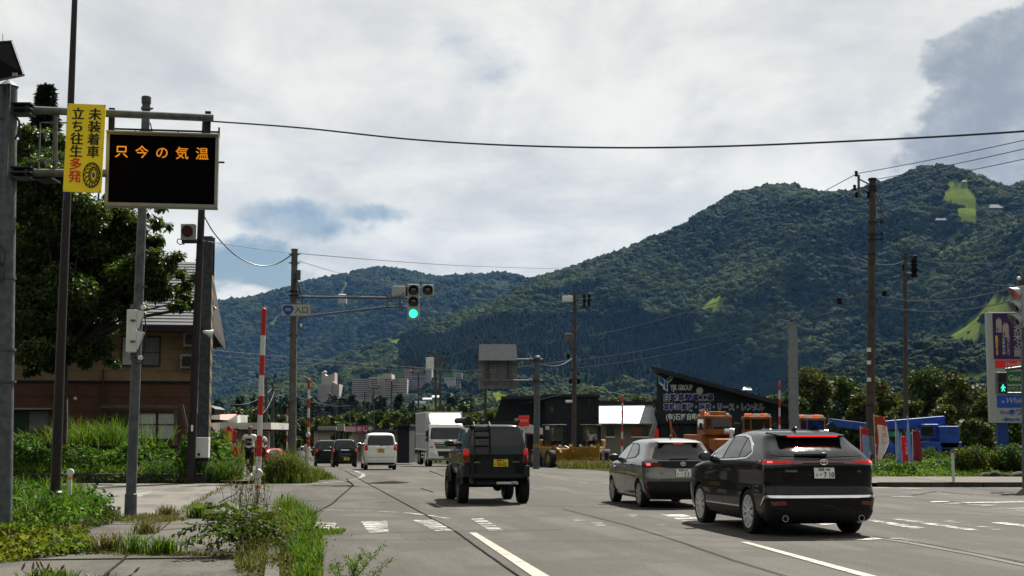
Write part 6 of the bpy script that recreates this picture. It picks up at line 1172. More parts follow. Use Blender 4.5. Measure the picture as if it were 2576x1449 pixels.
q = MB(); [q.tube([(.05 + r_ * math.cos(a), -.152, 1.17 + r_ * math.sin(a)) for a in np.linspace(0, R(100), 8)], .007, 4) for r_ in (.018, .033, .048)]; q.build('shirt_print', WHP, PM)
pw_ = W(652, 1208, 52.6); PWm = person('walking_woman', 'woman in long white shirt walking behind the man, half hidden by the snow pole', (pw_.x, 52.6, .09), R(-5), False)
q = W(668, 1143, 52.2); t = thing('handbag', 'red handbag carried by the woman', 'handbag', q); b = MB(); b.prism([(-.14, -.05, -.16), (.14, -.05, -.16), (.10, -.05, .08), (-.10, -.05, .08)], (0, .10, 0)); b.build('bag', M('red_leather', (.42, .012, .02), .4, var=.1), t, bevel=.02); b = MB(); b.tube([(-.08, 0, .07), (-.06, 0, .2), (.06, 0, .2), (.08, 0, .07)], .01, 6); b.build('strap', MATS['red_leather'], t)
q = W(656, 1137, 52.1); t = thing('sun_hat', 'dark hat held against the woman side', 'hat', q); b = MB(); b.lathe([(.0, -.10), (.09, -.09), (.11, .0), (.19, .02), (.19, .035), (.10, .02)], (0, 0, 0), 20, 'Y'); b.build('hat', M('dark_felt', (.02, .012, .016), .9, var=.2), t, True)
# ------------------------------------------------------------------ junction signals, wires, right-hand side
LENS = M('lens_off', (.012, .010, .010), .15, var=.2, coat=.5); GREEN = M('green_lamp', (.02, .85, .55), .3, c2=(.10, .95, .70), sc=90, emit=.62); REDS = M('signal_red_lit', (.6, .02, .015), .3, emit=.12, var=.1)
SIGH = M('signal_housing', (.33, .35, .35), .45, var=.1, sc=3)
def lamp(parent, x, z, m, r=.15, hood=.22):
    q = MB(); q.lathe([(0, -.02), (r * .6, -.018), (r, .0), (r, .03)], (x, -.03, z), 24, 'Y'); q.build('lens', m, parent, True)
    P = [(x + (r + .015) * math.cos(a), z + (r + .015) * math.sin(a), max(.25, .5 + .5 * math.sin(a))) for a in np.linspace(R(-60), R(240), 22)]
    V = [(px, -.02, pz) for px, pz, k in P] + [(px, -.02 - hood * k, pz) for px, pz, k in P] + [(x + (px - x) * 1.06, -.02 - hood * k, z + (pz - z) * 1.06) for px, pz, k in P] + [(x + (px - x) * 1.06, -.02, z + (pz - z) * 1.06) for px, pz, k in P]; n = len(P)
    q = MB(); q.add(V, [(i + a * n, i + 1 + a * n, i + 1 + (a + 1) * n, i + (a + 1) * n) for a in range(3) for i in range(n - 1)]); q.build('hood', BLK if m is LENS else SIGH, parent)
def sighead(loc, rz, lamps, label, vert=True, m=SIGH):
    t = thing('traffic_light', label, 'traffic light', loc, rz); n = len(lamps); L_ = .41 * n
    B('housing', m, t, ((0, .06, 0), (.40, .16, L_) if vert else (L_, .16, .40)), bevel=.05)
    for k, lm in enumerate(lamps): lamp(t, 0 if vert else (k - (n - 1) / 2) * .39, ((n - 1) / 2 - k) * .39 if vert else 0, lm)
    return t
D = 48.5; p0 = W(734, 1212, D); t = thing('signal_pole', 'tall concrete pole with a mast arm for the green light', 'pole', (p0.x, D, 0)); tp = rel(t, W(741, 628, D)); q = MB(); q.tube([(0, 0, -.1), tp], [.135, .105], 18); q.build('pole', POST, t, True); SPt = t
q = MB(); q.lathe([(.105, -.02), (.12, -.02), (.12, .02), (.0, .03)], tp, 16); q.build('cap', BRASS, t, True)
for y in (640, 662, 735, 745, 845): f = (1212 - y) / (1212 - 628); q = MB(); q.lathe([(.10, -.03), (.135 if y < 700 else .15, -.03), (.135 if y < 700 else .15, .03), (.10, .03)], tp * f, 16); q.bar(tp * f + Vector((-.2, 0, 0)), tp * f + Vector((.2, 0, 0)), .03); q.build('band', DARKM if y in (735, 745) else BRASS, t)
B('junction_box', BRASS, t, (rel(t, W(751, 692, D - .1)), (.14, .12, .34)), bevel=.01); q = MB(); pp = lambda x, y: rel(t, W(x, y, D - .14)); q.tube([pp(748, 706), pp(752, 725), pp(760, 748), pp(758, 790), pp(754, 812), pp(756, 824)], .018, 6); q.tube([pp(741, 700), pp(738, 720), pp(745, 732), pp(750, 715)], .014, 5); q.tube([pp(757 + 7 * math.cos(a), 820 + 8 * math.sin(a)) for a in np.linspace(0, 6.3, 14)], .016, 5); q.build('cable', CABLE, t); q = MB(); q.ellip(pp(757, 818), (.05, .05, .07)); q.build('insulator', WHT, t, True)
ar = thing('mast_arm', 'long galvanised mast arm with a sloping brace', 'mast arm', W(741, 747, D)); q = MB(); q.tube([(0, 0, 0), rel(ar, W(1060, 750, D))], [.045, .035], 12); q.build('tube', STEEL, ar, True); q = MB(); q.tube([rel(ar, W(752, 800, D)), rel(ar, W(775, 795, D)), rel(ar, W(972, 772, D)), rel(ar, W(1030, 773, D))], .032, 10); q.build('brace', STEEL, ar, True); [MB().bar(rel(ar, W(x_, 742, D)), rel(ar, W(x_, 777, D)), .07).build('spacer', BRASS, ar) for x_ in (975, 1006)]; q = MB(); q.tube([rel(ar, W(750, 736, D)), rel(ar, W(900, 744, D)), rel(ar, W(905, 744, D))], .008, 4); q.build('stay_wire', WIREM, ar)
tl_ = sighead(W(1040, 760, D - .25), R(3), [LENS, LENS, GREEN], 'upright traffic light on the mast arm showing green'); sighead(W(1076, 731, D - .25), R(3), [LENS], 'single dark lamp head to the right of the green traffic light')
t = thing('traffic_light', 'plain pale back of a signal head left of the green traffic light', 'traffic light', W(1003, 733, D + .1), R(10)); B('housing', SIGH, t, ((0, 0, 0), (.44, .26, .36)), bevel=.04); B('mount', DARKM, t, ((.27, .05, 0), (.14, .14, .30))); q = MB(); q.cyl((.14, -.13, -.1), (.14, -.145, -.1), .03, n=10); q.build('cable_gland', BLK, t)
t = thing('route_sign', 'white route sign with blue 353 shield on the concrete pole', 'sign', W(745, 780, D - .2), R(2)); B('panel', M('sign_white', (.36, .37, .34), .5, var=.04), t, ((0, .0, 0), (1.02, .03, .43)), bevel=.008); q = MB(); f = .02
for a, b_ in (((0, -.015, .205), (1.0, .01, f)), ((0, -.015, -.205), (1.0, .01, f)), ((-.5, -.015, 0), (f, .01, .41)), ((.5, -.015, 0), (f, .01, .41))): q.box(a, b_)
q.build('border', M('sign_border', (.06, .12, .11), .5), t); shp = []
for k in range(30):
    a = 2 * math.pi * k / 30 + math.pi / 2; r = .175 * (1 + .12 * math.cos(3 * (a + math.pi / 2))); shp.append((-.27 + r * math.cos(a) * 1.02, -.017, .01 + r * math.sin(a) * .95))
q = MB(); q.prism(shp, (0, -.006, 0)); q.build('shield', SBLUE, t); text('lettering', '353', .135, WHP, t, (-.27, -.026, -.03), ext=.001, align='CENTER', off=.0015); text('lettering', '入口', .245, INKB, t, (-.06, -.018, -.09), ext=.001, off=.003, sx=.98)
# wires
def wire(label, pts, r, m=CABLE, sag=0.0, name='power_line'):
    P = [W(*p) for p in pts]; V = []
    if len(P) == 2:
        for k in range(25): f = k / 24; v = P[0].lerp(P[1], f); v.z -= sag * 4 * f * (1 - f); V.append(v)
    else:
        n = len(P)
        for i in range(n - 1):
            a, b_, c, d = P[max(i - 1, 0)], P[i], P[i + 1], P[min(i + 2, n - 1)]
            for k in range(8): u = k / 8; V.append(.5 * ((2 * b_) + (c - a) * u + (2 * a - 5 * b_ + 4 * c - d) * u * u + (3 * b_ - a - 3 * c + d) * u ** 3))
        V.append(P[-1])
    q = MB(); q.tube(V, r, 5); o = q.build(name, m); tag(o, label, 'cable'); return o
wire('thick black cable sagging across the sky from the message board to the right edge', [(530, 305, 46), (760, 322, 44), (1050, 352, 42), (1350, 368, 40), (1690, 371, 38), (2100, 357, 36), (2620, 327, 34), (3300, 262, 30), (3900, 180, 27)], .026)
wire('black cable drooping from the dark pole to the concrete signal pole', [(509, 535, 46), (540, 588, 46.5), (590, 640, 47), (645, 667, 47.5), (695, 664, 48), (735, 640, 48.4)], .02)
wire('thin wire from the striped post past the signal pole top', [(500, 604, 46), (620, 622, 47), (736, 637, 48.3)], .011); wire('thin wire running from the signal pole top across the mountain', [(745, 637, 48.5), (1000, 658, 70), (1200, 670, 90), (1430, 676, 120), (1600, 672, 140)], .014)
wire('thin wire slanting down from the signal pole towards the mast arm', [(744, 654, 48.5), (850, 686, 60), (960, 712, 80), (1010, 722, 95)], .010)
wire('upper pale wire crossing low over the valley trees', [(525, 880, 120), (800, 905, 130), (1100, 928, 140), (1205, 933, 145), (1445, 905, 96)], .020, WIREM); wire('lower pale wire crossing low over the valley trees', [(525, 893, 110), (800, 915, 125), (1090, 934, 140), (1350, 920, 110), (1445, 900, 96)], .018, WIREM)
# ------------------------------------------------------------------ right: utility poles
WOODP = M('pole_brown_concrete', (.075, .058, .045), .85, var=.3, sc=4); INS = M('insulator_dark', (.010, .009, .011), .9, var=.2, spec=.05)
def upole(xb, yb, xt, yt, D, r0, r1, label, m=POST, tm=None):
    p = W(xb, yb, D); z = gz(D); t = thing('utility_pole', label, 'utility pole', (p.x, D, z)); tp = rel(t, W(xt, yt, D)); q = MB(); q.tube([(0, 0, -.3), tp], [r0, r1], 14); q.build('pole', m, t, True); return t, tp
def arm(t, a, b_, w=.07, m=BRASS, name='crossarm'): q = MB(); q.bar(rel(t, a), rel(t, b_), w); return q.build(name, m, t)
def insul(t, pts, r=.06, h=.2, m=INS):
    for p in pts: q = MB(); q.lathe([(r * .4, -h / 2), (r, -h / 3), (r * .7, 0), (r, h / 3), (r * .4, h / 2)], rel(t, p), 10); q.build('insulator', m, t, True)
t, tp = upole(2188, 1175, 2195, 448, 60, .19, .14, 'tall brown utility pole behind the black crossover, with a pale post marker', WOODP); D = 60
for y in (452, 470, 480, 560, 590, 603, 640, 1013): q = MB(); f = (1175 - y) / 727; q.lathe([(.14, -.05), (.19, -.05), (.19, .05), (.14, .05)], tp * f, 14); q.build('band', DARKM, t)
arm(t, W(2160, 440, D), W(2160, 498, D), .09, BRASS, 'top_bracket'); arm(t, W(2160, 470, D), W(2195, 490, D), .06); arm(t, W(2160, 450, D), W(2195, 468, D), .05); insul(t, [W(2154, 437, D), W(2155, 490, D), W(2185, 490, D), W(2150, 472, D)], .08, .25)
for y in (562, 592, 604): arm(t, W(2193, y, D), W(2222, y - 4, D), .05, DARKM); insul(t, [W(2218, y - 4, D)], .05, .16)
arm(t, W(2155, 742, D), W(2215, 748, D), .06); arm(t, W(2170, 765, D), W(2215, 768, D), .05); arm(t, W(2160, 745, D), W(2193, 808, D), .04); insul(t, [W(2112, 756, D), W(2225, 738, D)], .12, .3)
for y in (880, 912, 955, 1140): q = MB(); q.box(rel(t, W(2186, y, D - .2)), (.16, .05, .16)); q.build('number_plate', WHT, t)
for k in range(4): B('pale_stripe', M('pale_stripe', (.30, .30, .29), .6), t, (rel(t, W(2181 + k * 5, 1120, D - .22)), (.035, .03, .75)))
MP = t
t, tp = upole(2279, 1160, 2276, 642, 86, .16, .11, 'thinner utility pole with three dark insulators right of the tall brown one', WOODP); D = 86
for y in (652, 672, 688): arm(t, W(2276, y + 8, D), W(2304, y - 2, D), .06, DARKM); insul(t, [W(2300, y, D)], .22, .5)
insul(t, [W(2277, 644, D), W(2274, 672, D)], .12, .4); arm(t, W(2240, 688, D), W(2276, 690, D), .06)
t, tp = upole(1443, 1170, 1446, 735, 95, .17, .11, 'utility pole with transformers between the two black buildings', WOODP); D = 95
for y in (752, 765, 776): arm(t, W(1446, y + 5, D), W(1482, y - 14, D), .05); insul(t, [W(1482, y - 8, D), W(1470, y - 8, D)], .12, .3)
B('switch_box', WHT, t, (rel(t, W(1428, 752, D)), (.7, .3, .4)), bevel=.04); q = MB(); q.lathe([(.2, -.3), (.24, -.28), (.24, .28), (.2, .3)], rel(t, W(1429, 850, D)), 14); q.lathe([(.16, -.3), (.18, -.28), (.18, .28), (.16, .3)], rel(t, W(1440, 852, D)), 14); q.build('transformer', POST, t, True); B('street_lamp_head', WHT, t, (rel(t, W(1432, 1010, D)), (.5, .2, .16)), bevel=.03)
for y in (880, 930, 960, 985): arm(t, W(1432, y, D), W(1456, y - 2, D), .06, DARKM)
insul(t, [W(1430, 895, D), W(1456, 958, D), W(1435, 958, D)], .14, .35)
for i, (x0, y0, D0, x1, y1, D1, lb) in enumerate(((2154, 437, 60, 3500, 122, 33, 'top wire rising right from the tall brown pole'), (2200, 452, 60, 3500, 136, 33, 'second wire rising right from the tall brown pole'), (2206, 472, 60, 3500, 172, 33, 'third wire rising right from the tall brown pole'), (2150, 440, 60, 1482, 748, 95, 'top wire from the tall brown pole down to the transformer pole'), (2152, 472, 60, 1482, 760, 95, 'second wire from the tall brown pole down to the transformer pole'), (2155, 490, 60, 1482, 772, 95, 'third wire from the tall brown pole down to the transformer pole'), (2196, 470, 60, 2276, 645, 86, 'left wire dropping from the tall brown pole to the thinner pole'), (2204, 475, 60, 2300, 652, 86, 'right wire dropping from the tall brown pole to the thinner pole'),
    (2304, 652, 86, 2640, 640, 60, 'wire from the thinner pole to the right edge, highest'), (2304, 672, 86, 2640, 720, 60, 'wire from the thinner pole sloping down to the right'), (2215, 745, 60, 2590, 712, 42, 'wire from the pole crossarm to the right signal'), (2215, 768, 60, 2590, 745, 42, 'lower wire from the pole crossarm to the right signal'), (2160, 745, 60, 1456, 905, 95, 'low bundled cable from the tall pole to the transformer pole'), (2150, 770, 60, 1456, 925, 95, 'second low cable from the tall pole to the transformer pole'), (2140, 640, 60, 2276, 655, 86, 'short wire between the tall and thinner poles'), (2140, 640, 60, 1482, 845, 95, 'middle wire from the tall pole to the transformer pole'), (1430, 960, 95, 1150, 1000, 150, 'cable from the transformer pole towards the town'), (1430, 985, 95, 1150, 1040, 150, 'lower cable from the transformer pole towards the town'), (1440, 900, 95, 1350, 910, 68, 'cable from the transformer pole to the sign gantry'), (1442, 760, 95, 1110, 900, 150, 'high wire from the transformer pole to the double pole'))):
    wire(lb, [(x0, y0, D0), (x1, y1, D1)], .016 if i < 8 else .018, CABLE if i < 14 else WIREM, .35 if i > 2 else .2)
# back of the far sign gantry
D = 68; p0 = W(1349, 1175, D); t = thing('sign_gantry', 'grey gantry post holding a sign seen from behind, near the red square sign', 'sign gantry', (p0.x, D, gz(D))); tp = rel(t, W(1352, 898, D)); q = MB(); q.tube([(0, 0, 0), tp], [.155, .135], 18); q.build('pole', STEEL, t, True); q = MB(); q.ellip(tp, (.14, .14, .07)); q.build('cap', STEEL, t, True); q = MB(); q.lathe([(.155, -.1), (.165, -.1), (.165, .1), (.155, .1)], rel(t, W(1349, 1121, D)), 18); q.build('hazard_band', HAZ, t)
for y in (905, 958):
    q = MB(); q.tube([rel(t, W(1210, y, D)), rel(t, W(1366, y, D))], .06, 10); q.build('arm', STEEL, t, True); q = MB(); q.lathe([(.06, -.02), (.14, -.02), (.14, .02), (.06, .02)], rel(t, W(1335, y, D)), 12, 'X'); q.lathe([(.16, -.12), (.18, -.1), (.18, .1), (.16, .12)], rel(t, W(1350, y, D)), 14); q.build('flange', STEELD, t)
t = thing('road_sign', 'large sign seen from behind with a pitched grey snow cover', 'sign', W(1252, 922, D + .3)); BK = M('sign_back', (.20, .19, .18), .6, .2, var=.15)
for k in range(6): B('panel', BK, t, ((0, .06, rel(t, W(1252, 912 + k * 12, D + .3)).z), (1.86, .03, .205)))
q = MB(); [q.bar(rel(t, W(x, 908, D + .25)), rel(t, W(x, 977, D + .25)), .05) for x in (1220, 1252, 1285)]; q.build('rib', STEEL, t); q = MB(); [q.bar(rel(t, W(x, 905, D + .2)), rel(t, W(x, 960, D + .2)), .09) for x in (1229, 1278)]; q.build('hanger', STEELD, t)
q = MB(); z1, z0 = rel(t, W(1252, 865, D)).z, rel(t, W(1252, 908, D)).z; q.prism([(-.90, .35, z1), (.88, .35, z1), (.95, -.45, z0), (-.90, -.45, z0)], (0, .02, .03)); q.prism([(-.90, .38, z1), (.88, .38, z1), (.95, .9, z0), (-.90, .9, z0)], (0, .02, .03)); q.build('snow_cover', M('cover_grey', (.085, .092, .105), .8, 0, var=.1, spec=.05), t)
# ------------------------------------------------------------------ buildings on the right
CHAR = M('charcoal_cladding', (.0085, .009, .011), .7, var=.25, sc=1.5, stretch=(6, 6, .3)); CHAR2 = M('charcoal_render', (.022, .023, .029), .85, var=.12, sc=1); RTILE = M('roof_dark', (.012, .012, .013), .6, var=.2); SHEET = M('roof_sheet_pale', (.25, .26, .28), .32, .6, var=.15, sc=1.2); CRM = M('wall_cream', (.20, .175, .145), .8, var=.12, sc=1)
def wallpoly(name, pts, D, depth, m, parent, dz=0): q = MB(); kx = (np.mean([p_[0] for p_ in pts]) - CX) / F; q.prism([rel(parent, W(x, y, D)) for x, y in pts], (max(0, .13 if 'shop' in parent.name else kx) * depth, depth, 0)); return q.build(name, m, parent)
D = 110; t = thing('black_building', 'black clad workshop with stepped flat roof beside the red square sign', 'building', W(1400, 1120, D))
wallpoly('wall', [(1262, 1001), (1374, 1001), (1374, 1175), (1258, 1175)], D + 1.5, 9, CHAR, t); wallpoly('wall', [(1372, 996), (1506, 996), (1506, 1040), (1556, 1066), (1552, 1175), (1372, 1175)], D, 11, CHAR, t); wallpoly('lean_to', [(1244, 1054), (1262, 1003), (1262, 1175), (1240, 1175)], D + 2, 8, CHAR, t)
for a in ([(1260, 997), (1376, 994), (1376, 1002), (1260, 1004)], [(1370, 991), (1509, 992), (1509, 998), (1370, 998)], [(1505, 1036), (1560, 1062), (1560, 1069), (1505, 1043)]): wallpoly('parapet', a, D - .4, 11.5, RTILE, t)
for x, y in ((1497, 1086), (1513, 1086), (1388, 1030), (1483, 1010)): f = wallpoly('window', [(x - 5, y - 8), (x + 5, y - 8), (x + 5, y + 8), (x - 5, y + 8)], D - .05, .2, RTILE, t); wallpoly('pane', [(x - 4, y - 7), (x + 4, y - 7), (x + 4, y + 7), (x - 4, y + 7)], D - .1, .1, PANED, f) if False else None; wallpoly('pane', [(x - 4, y - 7), (x + 4, y - 7), (x + 4, y + 7), (x - 4, y + 7)], D - .1, .1, PANED, t)
for k in range(14): x = 1376 + k * 9.5; wallpoly('cladding_rib', [(x, 1000 if x < 1505 else 1044 + (x - 1505) * .5), (x + 1.2, 1000 if x < 1505 else 1045 + (x - 1505) * .5), (x + 1.2, 1170), (x, 1170)], D - .03, .04, RTILE, t)
q = MB(); q.ellip(rel(t, W(1533, 1088, D - .3)), (.3, .3, .3)); q.build('satellite_dish', WHT, t, True); q = MB(); q.ellip(rel(t, W(1507, 1045, D - .3)), (.25, .2, .25)); q.build('wall_lamp', BLK, t, True)
D = 100; t = thing('open_shed', 'low open shed with orange edged white roof behind the yellow loader', 'shed', W(1370, 1130, D)); wallpoly('roof', [(1318, 1070), (1330, 1066), (1418, 1094), (1416, 1098), (1318, 1088)], D, 5, M('shed_white', (.45, .44, .42), .5, var=.08), t); wallpoly('fascia', [(1318, 1088), (1416, 1097), (1416, 1100), (1318, 1092)], D - .1, 5.2, M('rust_orange', (.22, .09, .03), .6, var=.2), t); [wallpoly('post', [(x, 1090), (x + 3, 1090), (x + 3, 1170), (x, 1170)], D, .1, BRASS, t) for x in (1322, 1366, 1412)]; wallpoly('back_wall', [(1320, 1092), (1414, 1098), (1414, 1165), (1320, 1165)], D + 4.5, .2, CHAR2, t)
D = 102; t = thing('pale_roof_house', 'cream building with a broad pale metal roof between the black buildings', 'building', W(1575, 1100, D)); wallpoly('wall', [(1512, 1066), (1640, 1066), (1640, 1175), (1512, 1175)], D, 6, CRM, t)
for k in range(12): a, b_ = k / 12, (k + 1) / 12; l = lambda f: (1512 + 8 * (1 - f) * 0 - 8 * (1 - f) + 6, 1020 + 44 * f); q = MB(); y0, y1 = 1064 - 45 * a, 1064 - 45 * b_; d0, d1 = D - .8 + 3.4 * a, D - .8 + 3.4 * b_; xl0, xl1 = 1556 - 46 * a if False else 1508, 1508; xr0, xr1 = 1653 - 12 * a, 1653 - 12 * b_; q.prism([rel(t, W(1507, y0 + .8, d0)), rel(t, W(xr0, y0 + .8, d0)), rel(t, W(xr1, y1, d1)), rel(t, W(1507, y1, d1))], (0, 0, -.07)); q.build('roof_course', SHEET, t)
wallpoly('ridge_cap', [(1506, 1008), (1640, 1010), (1642, 1020), (1506, 1019)], D + 2.7, .6, RTILE, t)
for x0, x1 in ((1526, 1545), (1590, 1632)): wallpoly('window', [(x0, 1074), (x1, 1074), (x1, 1098), (x0, 1098)], D - .05, .1, PANED, t); wallpoly('window_frame', [(x0 - 2, 1098), (x1 + 2, 1098), (x1 + 2, 1101), (x0 - 2, 1101)], D - .12, .15, WHT, t)
# workshop with painted lettering
D = 104; t = thing('workshop_building', 'dark grey workshop gable with white outlined lettering under a sloping roof', 'building', W(1800, 1050, D)); wallpoly('wall', [(1653, 938), (1990, 1028), (1990, 1066), (1653, 1066)], D, 12, CHAR2, t); wallpoly('lower_wall', [(1656, 1066), (1990, 1066), (1990, 1180), (1656, 1180)], D + .3, 11, M('lower_brick', (.012, .010, .011), .8, var=.4, sc=8), t)
wallpoly('roof', [(1640, 921), (1655, 925), (1990, 1018), (2060, 1050), (2060, 1056), (1990, 1027), (1655, 936), (1640, 927)], D - 1.2, 14, RTILE, t); wallpoly('lean_to_roof', [(1990, 1030), (2075, 1062), (2075, 1175), (1990, 1175)], D + 1, 9, CHAR, t)
for k in range(11): x = 1662 + k * 30; wallpoly('shutter_rib', [(x, 1070), (x + 14, 1070), (x + 14, 1170), (x, 1170)], D + .22, .1, RTILE, t)
px = lambda v: v / F * D
NAVY = M('letter_navy', (.016, .02, .19), .5, var=.05); LWH = M('letter_white', (.75, .76, .80), .5, var=.05); LGR = M('letter_grey', (.55, .58, .58), .5, var=.05); LTEAL = M('logo_green', (.02, .30, .18), .5); LBL = M('logo_blue', (.02, .12, .50), .5)
def ptext(body, x, y, h, w, m, white=None, D=D, t=t, nm='lettering', off=.012):
    o = text(nm, body, px(h) * 1.08, m, t, rel(t, W(x, y, D - .09)), ext=.006, off=off); wd_ = max(v.co.x for v in o.data.vertices) - min(v.co.x for v in o.data.vertices); k = px(w) / wd_; o.scale = (k, 1, 1)
    if white: o2 = text(nm + '_outline', body, px(h) * 1.08, white, t, rel(t, W(x, y, D - .05)), ext=.006, off=off + .028); o2.scale = (k, 1, 1)
ptext('YJK GROUP', 1687, 981, 17, 56, LGR, None, off=.02); ptext('自動車整備工場', 1668, 1007, 18, 124, NAVY, LWH); ptext('車輌の買取・販売・リース・レンタル', 1669, 1031, 18, 252, NAVY, LWH); ptext('(有)石打自動車', 1675, 1055, 16, 92, LGR, None, off=.012); ptext('石打', 1775, 1055, 12, 40, LGR, None)
lg = lambda P, m, d=.07, n='logo': wallpoly(n, P, D - d, .04, m, t)
lg([(1656, 944), (1672, 954), (1674, 957), (1684, 948), (1695, 942), (1690, 956), (1683, 962), (1680, 964), (1680, 985), (1668, 978), (1668, 972), (1658, 965)], LWH, .05, 'logo_outline'); lg([(1657.5, 946), (1671, 955), (1671, 975), (1669.5, 974), (1669.5, 968), (1659, 962)], LBL); lg([(1672.5, 958), (1678.5, 961), (1678.5, 982), (1672.5, 978)], LBL); lg([(1675, 957), (1684, 949.5), (1693, 944), (1689, 954), (1680, 961)], LTEAL)
q = MB(); q.lathe([(0, -.2), (.22, -.18), (.26, 0), (.26, .1)], rel(t, W(1760, 983, D)), 18, 'Y'); q.build('wall_lamp', WHT, t, True)
t = thing('maker_sign', 'red square sign with white maker lettering beside the gantry post', 'sign', W(1318, 1062, 84)); B('panel', SREDM, t, ((0, 0, .06), (.62, .12, .62)), bevel=.01); B('lower_panel', WHT, t, ((0, 0, -.36), (.58, .10, .18)), bevel=.008); B('post', WHT, t, ((0, .1, -1.7), (.12, .1, 2.6)), ((-.25, .1, -1.0), (.04, .05, 1.2))); text('lettering', 'ISUZU', .17, WHP, t, (0, -.065, .04), align='CENTER', ext=.004, off=.004); text('lettering', 'いすゞ自動車', .09, INKB, t, (0, -.055, -.39), align='CENTER', ext=.004)
# ------------------------------------------------------------------ yellow and orange machines
MY = M('machine_yellow', (.32, .165, .012), .6, c2=(.20, .11, .014), sc=1.6); MO = M('machine_orange', (.36, .10, .008), .6, c2=(.22, .07, .010), sc=1.4); OLAMP = M('orange_lamp', (.75, .13, .01), .3, var=.1, emit=.12)
def loader(loc, rz, label, plow):
    t = thing('wheel_loader', label, 'wheel loader', loc, rz)   # faces -y
    B('chassis', MY, t, ((0, .6, 1.0), (1.3, 2.6, .7)), bevel=.06); B('engine_hood', MY, t, ((0, 1.7, 1.55), (1.25, 1.2, .55)), bevel=.1); B('front_frame', MY, t, ((0, -1.0, .95), (.9, 1.1, .6)), bevel=.05)
    B('cab_post', BLKP, t, *[((sx * .52, y, 2.1), (.08, .08, 1.3)) for sx in (-1, 1) for y in (-.3, .8)]); B('cab_roof', BLKP, t, ((0, .25, 2.78), (1.25, 1.35, .1)), bevel=.04); B('cab_glass', GLASSL, t, ((0, .25, 2.25), (.98, 1.02, 1.0))); B('seat', BLKP, t, ((0, .5, 1.75), (.5, .5, .5)), bevel=.08)
    for sx in (-1, 1):
        q = MB(); q.bar((sx * .4, -.6, 1.35), (sx * .45, -1.7, 1.1), .14, .2); q.bar((sx * .45, -1.7, 1.1), (sx * .45, -2.2, .5), .14, .2); q.build('lift_arm', MY, t)
        for y in (-1.1, 1.5): wheel(t, sx * .85, y, .60, .42, 'steel', .3, MY)
        B('headlamp', WHITEL, t, ((sx * .38, -1.55, 1.45), (.16, .08, .12)), bevel=.01)
    q = MB(); W_ = 1.0 if plow else .85
    P = [(-2.2, 1.0), (-2.05, .55), (-2.15, .15), (-2.6, .02), (-2.62, .06), (-2.25, .2), (-2.15, .55), (-2.3, 1.02)] if not plow else [(-2.1, 1.35), (-2.0, .7), (-2.25, .03), (-2.33, .03), (-2.1, .7), (-2.2, 1.35)]
    q.prism([(-W_, y, z) for y, z in P], (2 * W_, 0, 0)); q.build('plow_blade' if plow else 'bucket', MY, t)
    t.scale = (.86, .86, .86)
    if plow: B('blade_edge', MY, t, ((-W_ + .1, -2.1, 1.45), (.25, .1, .25)), ((W_ - .1, -2.1, 1.45), (.25, .1, .25)))
    return t
p = W(1398, 1160, 82); loader((p.x, 82, gz(82)), R(22), 'yellow wheel loader with glazed cab parked by the gantry post', False); p = W(1492, 1158, 80); L2 = loader((p.x, 82.5, gz(82)), R(-14), 'yellow loader with a tall snow plough blade', True)
def plowtruck(loc, rz, label, bar_, k=0):
    t = thing('snow_plough', label, 'snow plough', loc, rz); t.scale = (.78, .82, .87)
    B('body', MO, t, ((0, 1.6, 1.35), (2.2, 3.6, 1.3)), bevel=.06); B('hood', MO, t, ((0, -1.2, 1.25), (1.5, 1.3, 1.0)), bevel=.1); B('chassis', BLKP, t, ((0, .6, .75), (1.2, 5.2, .4)))
    B('cab', MO, t, ((0, .3, 2.15), (1.9, 1.5, .35)), ((0, .3, 3.05), (1.95, 1.6, .16)), ((-.9, .3, 2.6), (.1, 1.5, .75)), ((.9, .3, 2.6), (.1, 1.5, .75)), ((0, 1.02, 2.6), (1.7, .1, .75)), bevel=.03)
    B('windscreen', GLASS, t, ((0, -.40, 2.62), (1.68, .05, .76)), bevel=.02); B('window_post', MO, t, ((-.42, -.42, 2.62), (.07, .06, .8)))
    for sx in (-1, 1): B('side_window', GLASSL, t, ((sx * .96, .3, 2.62), (.03, 1.1, .62)), bevel=.02); B('mirror', BLKP, t, ((sx * 1.25, -.5, 2.5), (.2, .08, .4)), ((sx * 1.1, -.45, 2.6), (.25, .03, .03)), bevel=.01); q = MB(); q.lathe([(0, -.05), (.10, -.04), (.11, .08)], (sx * .7, -.5, 3.2), 14, 'Y'); q.build('work_lamp', WHITEL, t, True)
    if bar_: B('lamp_bar', OLAMP, t, ((-.55, .2, 3.22), (.55, .28, .18)), ((.55, .2, 3.22), (.55, .28, .18)), bevel=.05); B('lamp_bar_centre', WHITEL, t, ((0, .2, 3.22), (.5, .26, .16)), bevel=.03)
    else: q = MB(); q.lathe([(.09, 0), (.10, .03), (.08, .2), (0, .24)], (-.7, .1, 3.14), 14); q.build('beacon', OLAMP, t, True); B('chute_arm', MO, t, ((.3, .6, 3.28), (1.2, .5, .24)), ((-.8, .5, 3.3), (.2, .2, .3)), bevel=.03)
    q = MB(); q.cyl((.62, -1.2, 1.7), (.62, -1.2, 2.35), .12, n=14); q.cyl((.3, -.75, 2.18), (.95, -.85, 2.18), .19, n=16); q.build('exhaust', ALLOY, t, True)
    q = MB(); [q.bar((.99, 1.05 + s2, 2.2), (.99, 1.05 + s2, 3.3), .03) for s2 in (0, .35)]; [q.bar((.99, 1.05, z), (.99, 1.4, z), .03) for z in (2.4, 2.65, 2.9, 3.15)]; q.build('ladder', ALLOY, t)
    for sx in (-1, 1):
        for y in (-1.0, 2.4): wheel(t, sx * .95, y, .58, .36, 'steel', .3, MO)
    return t
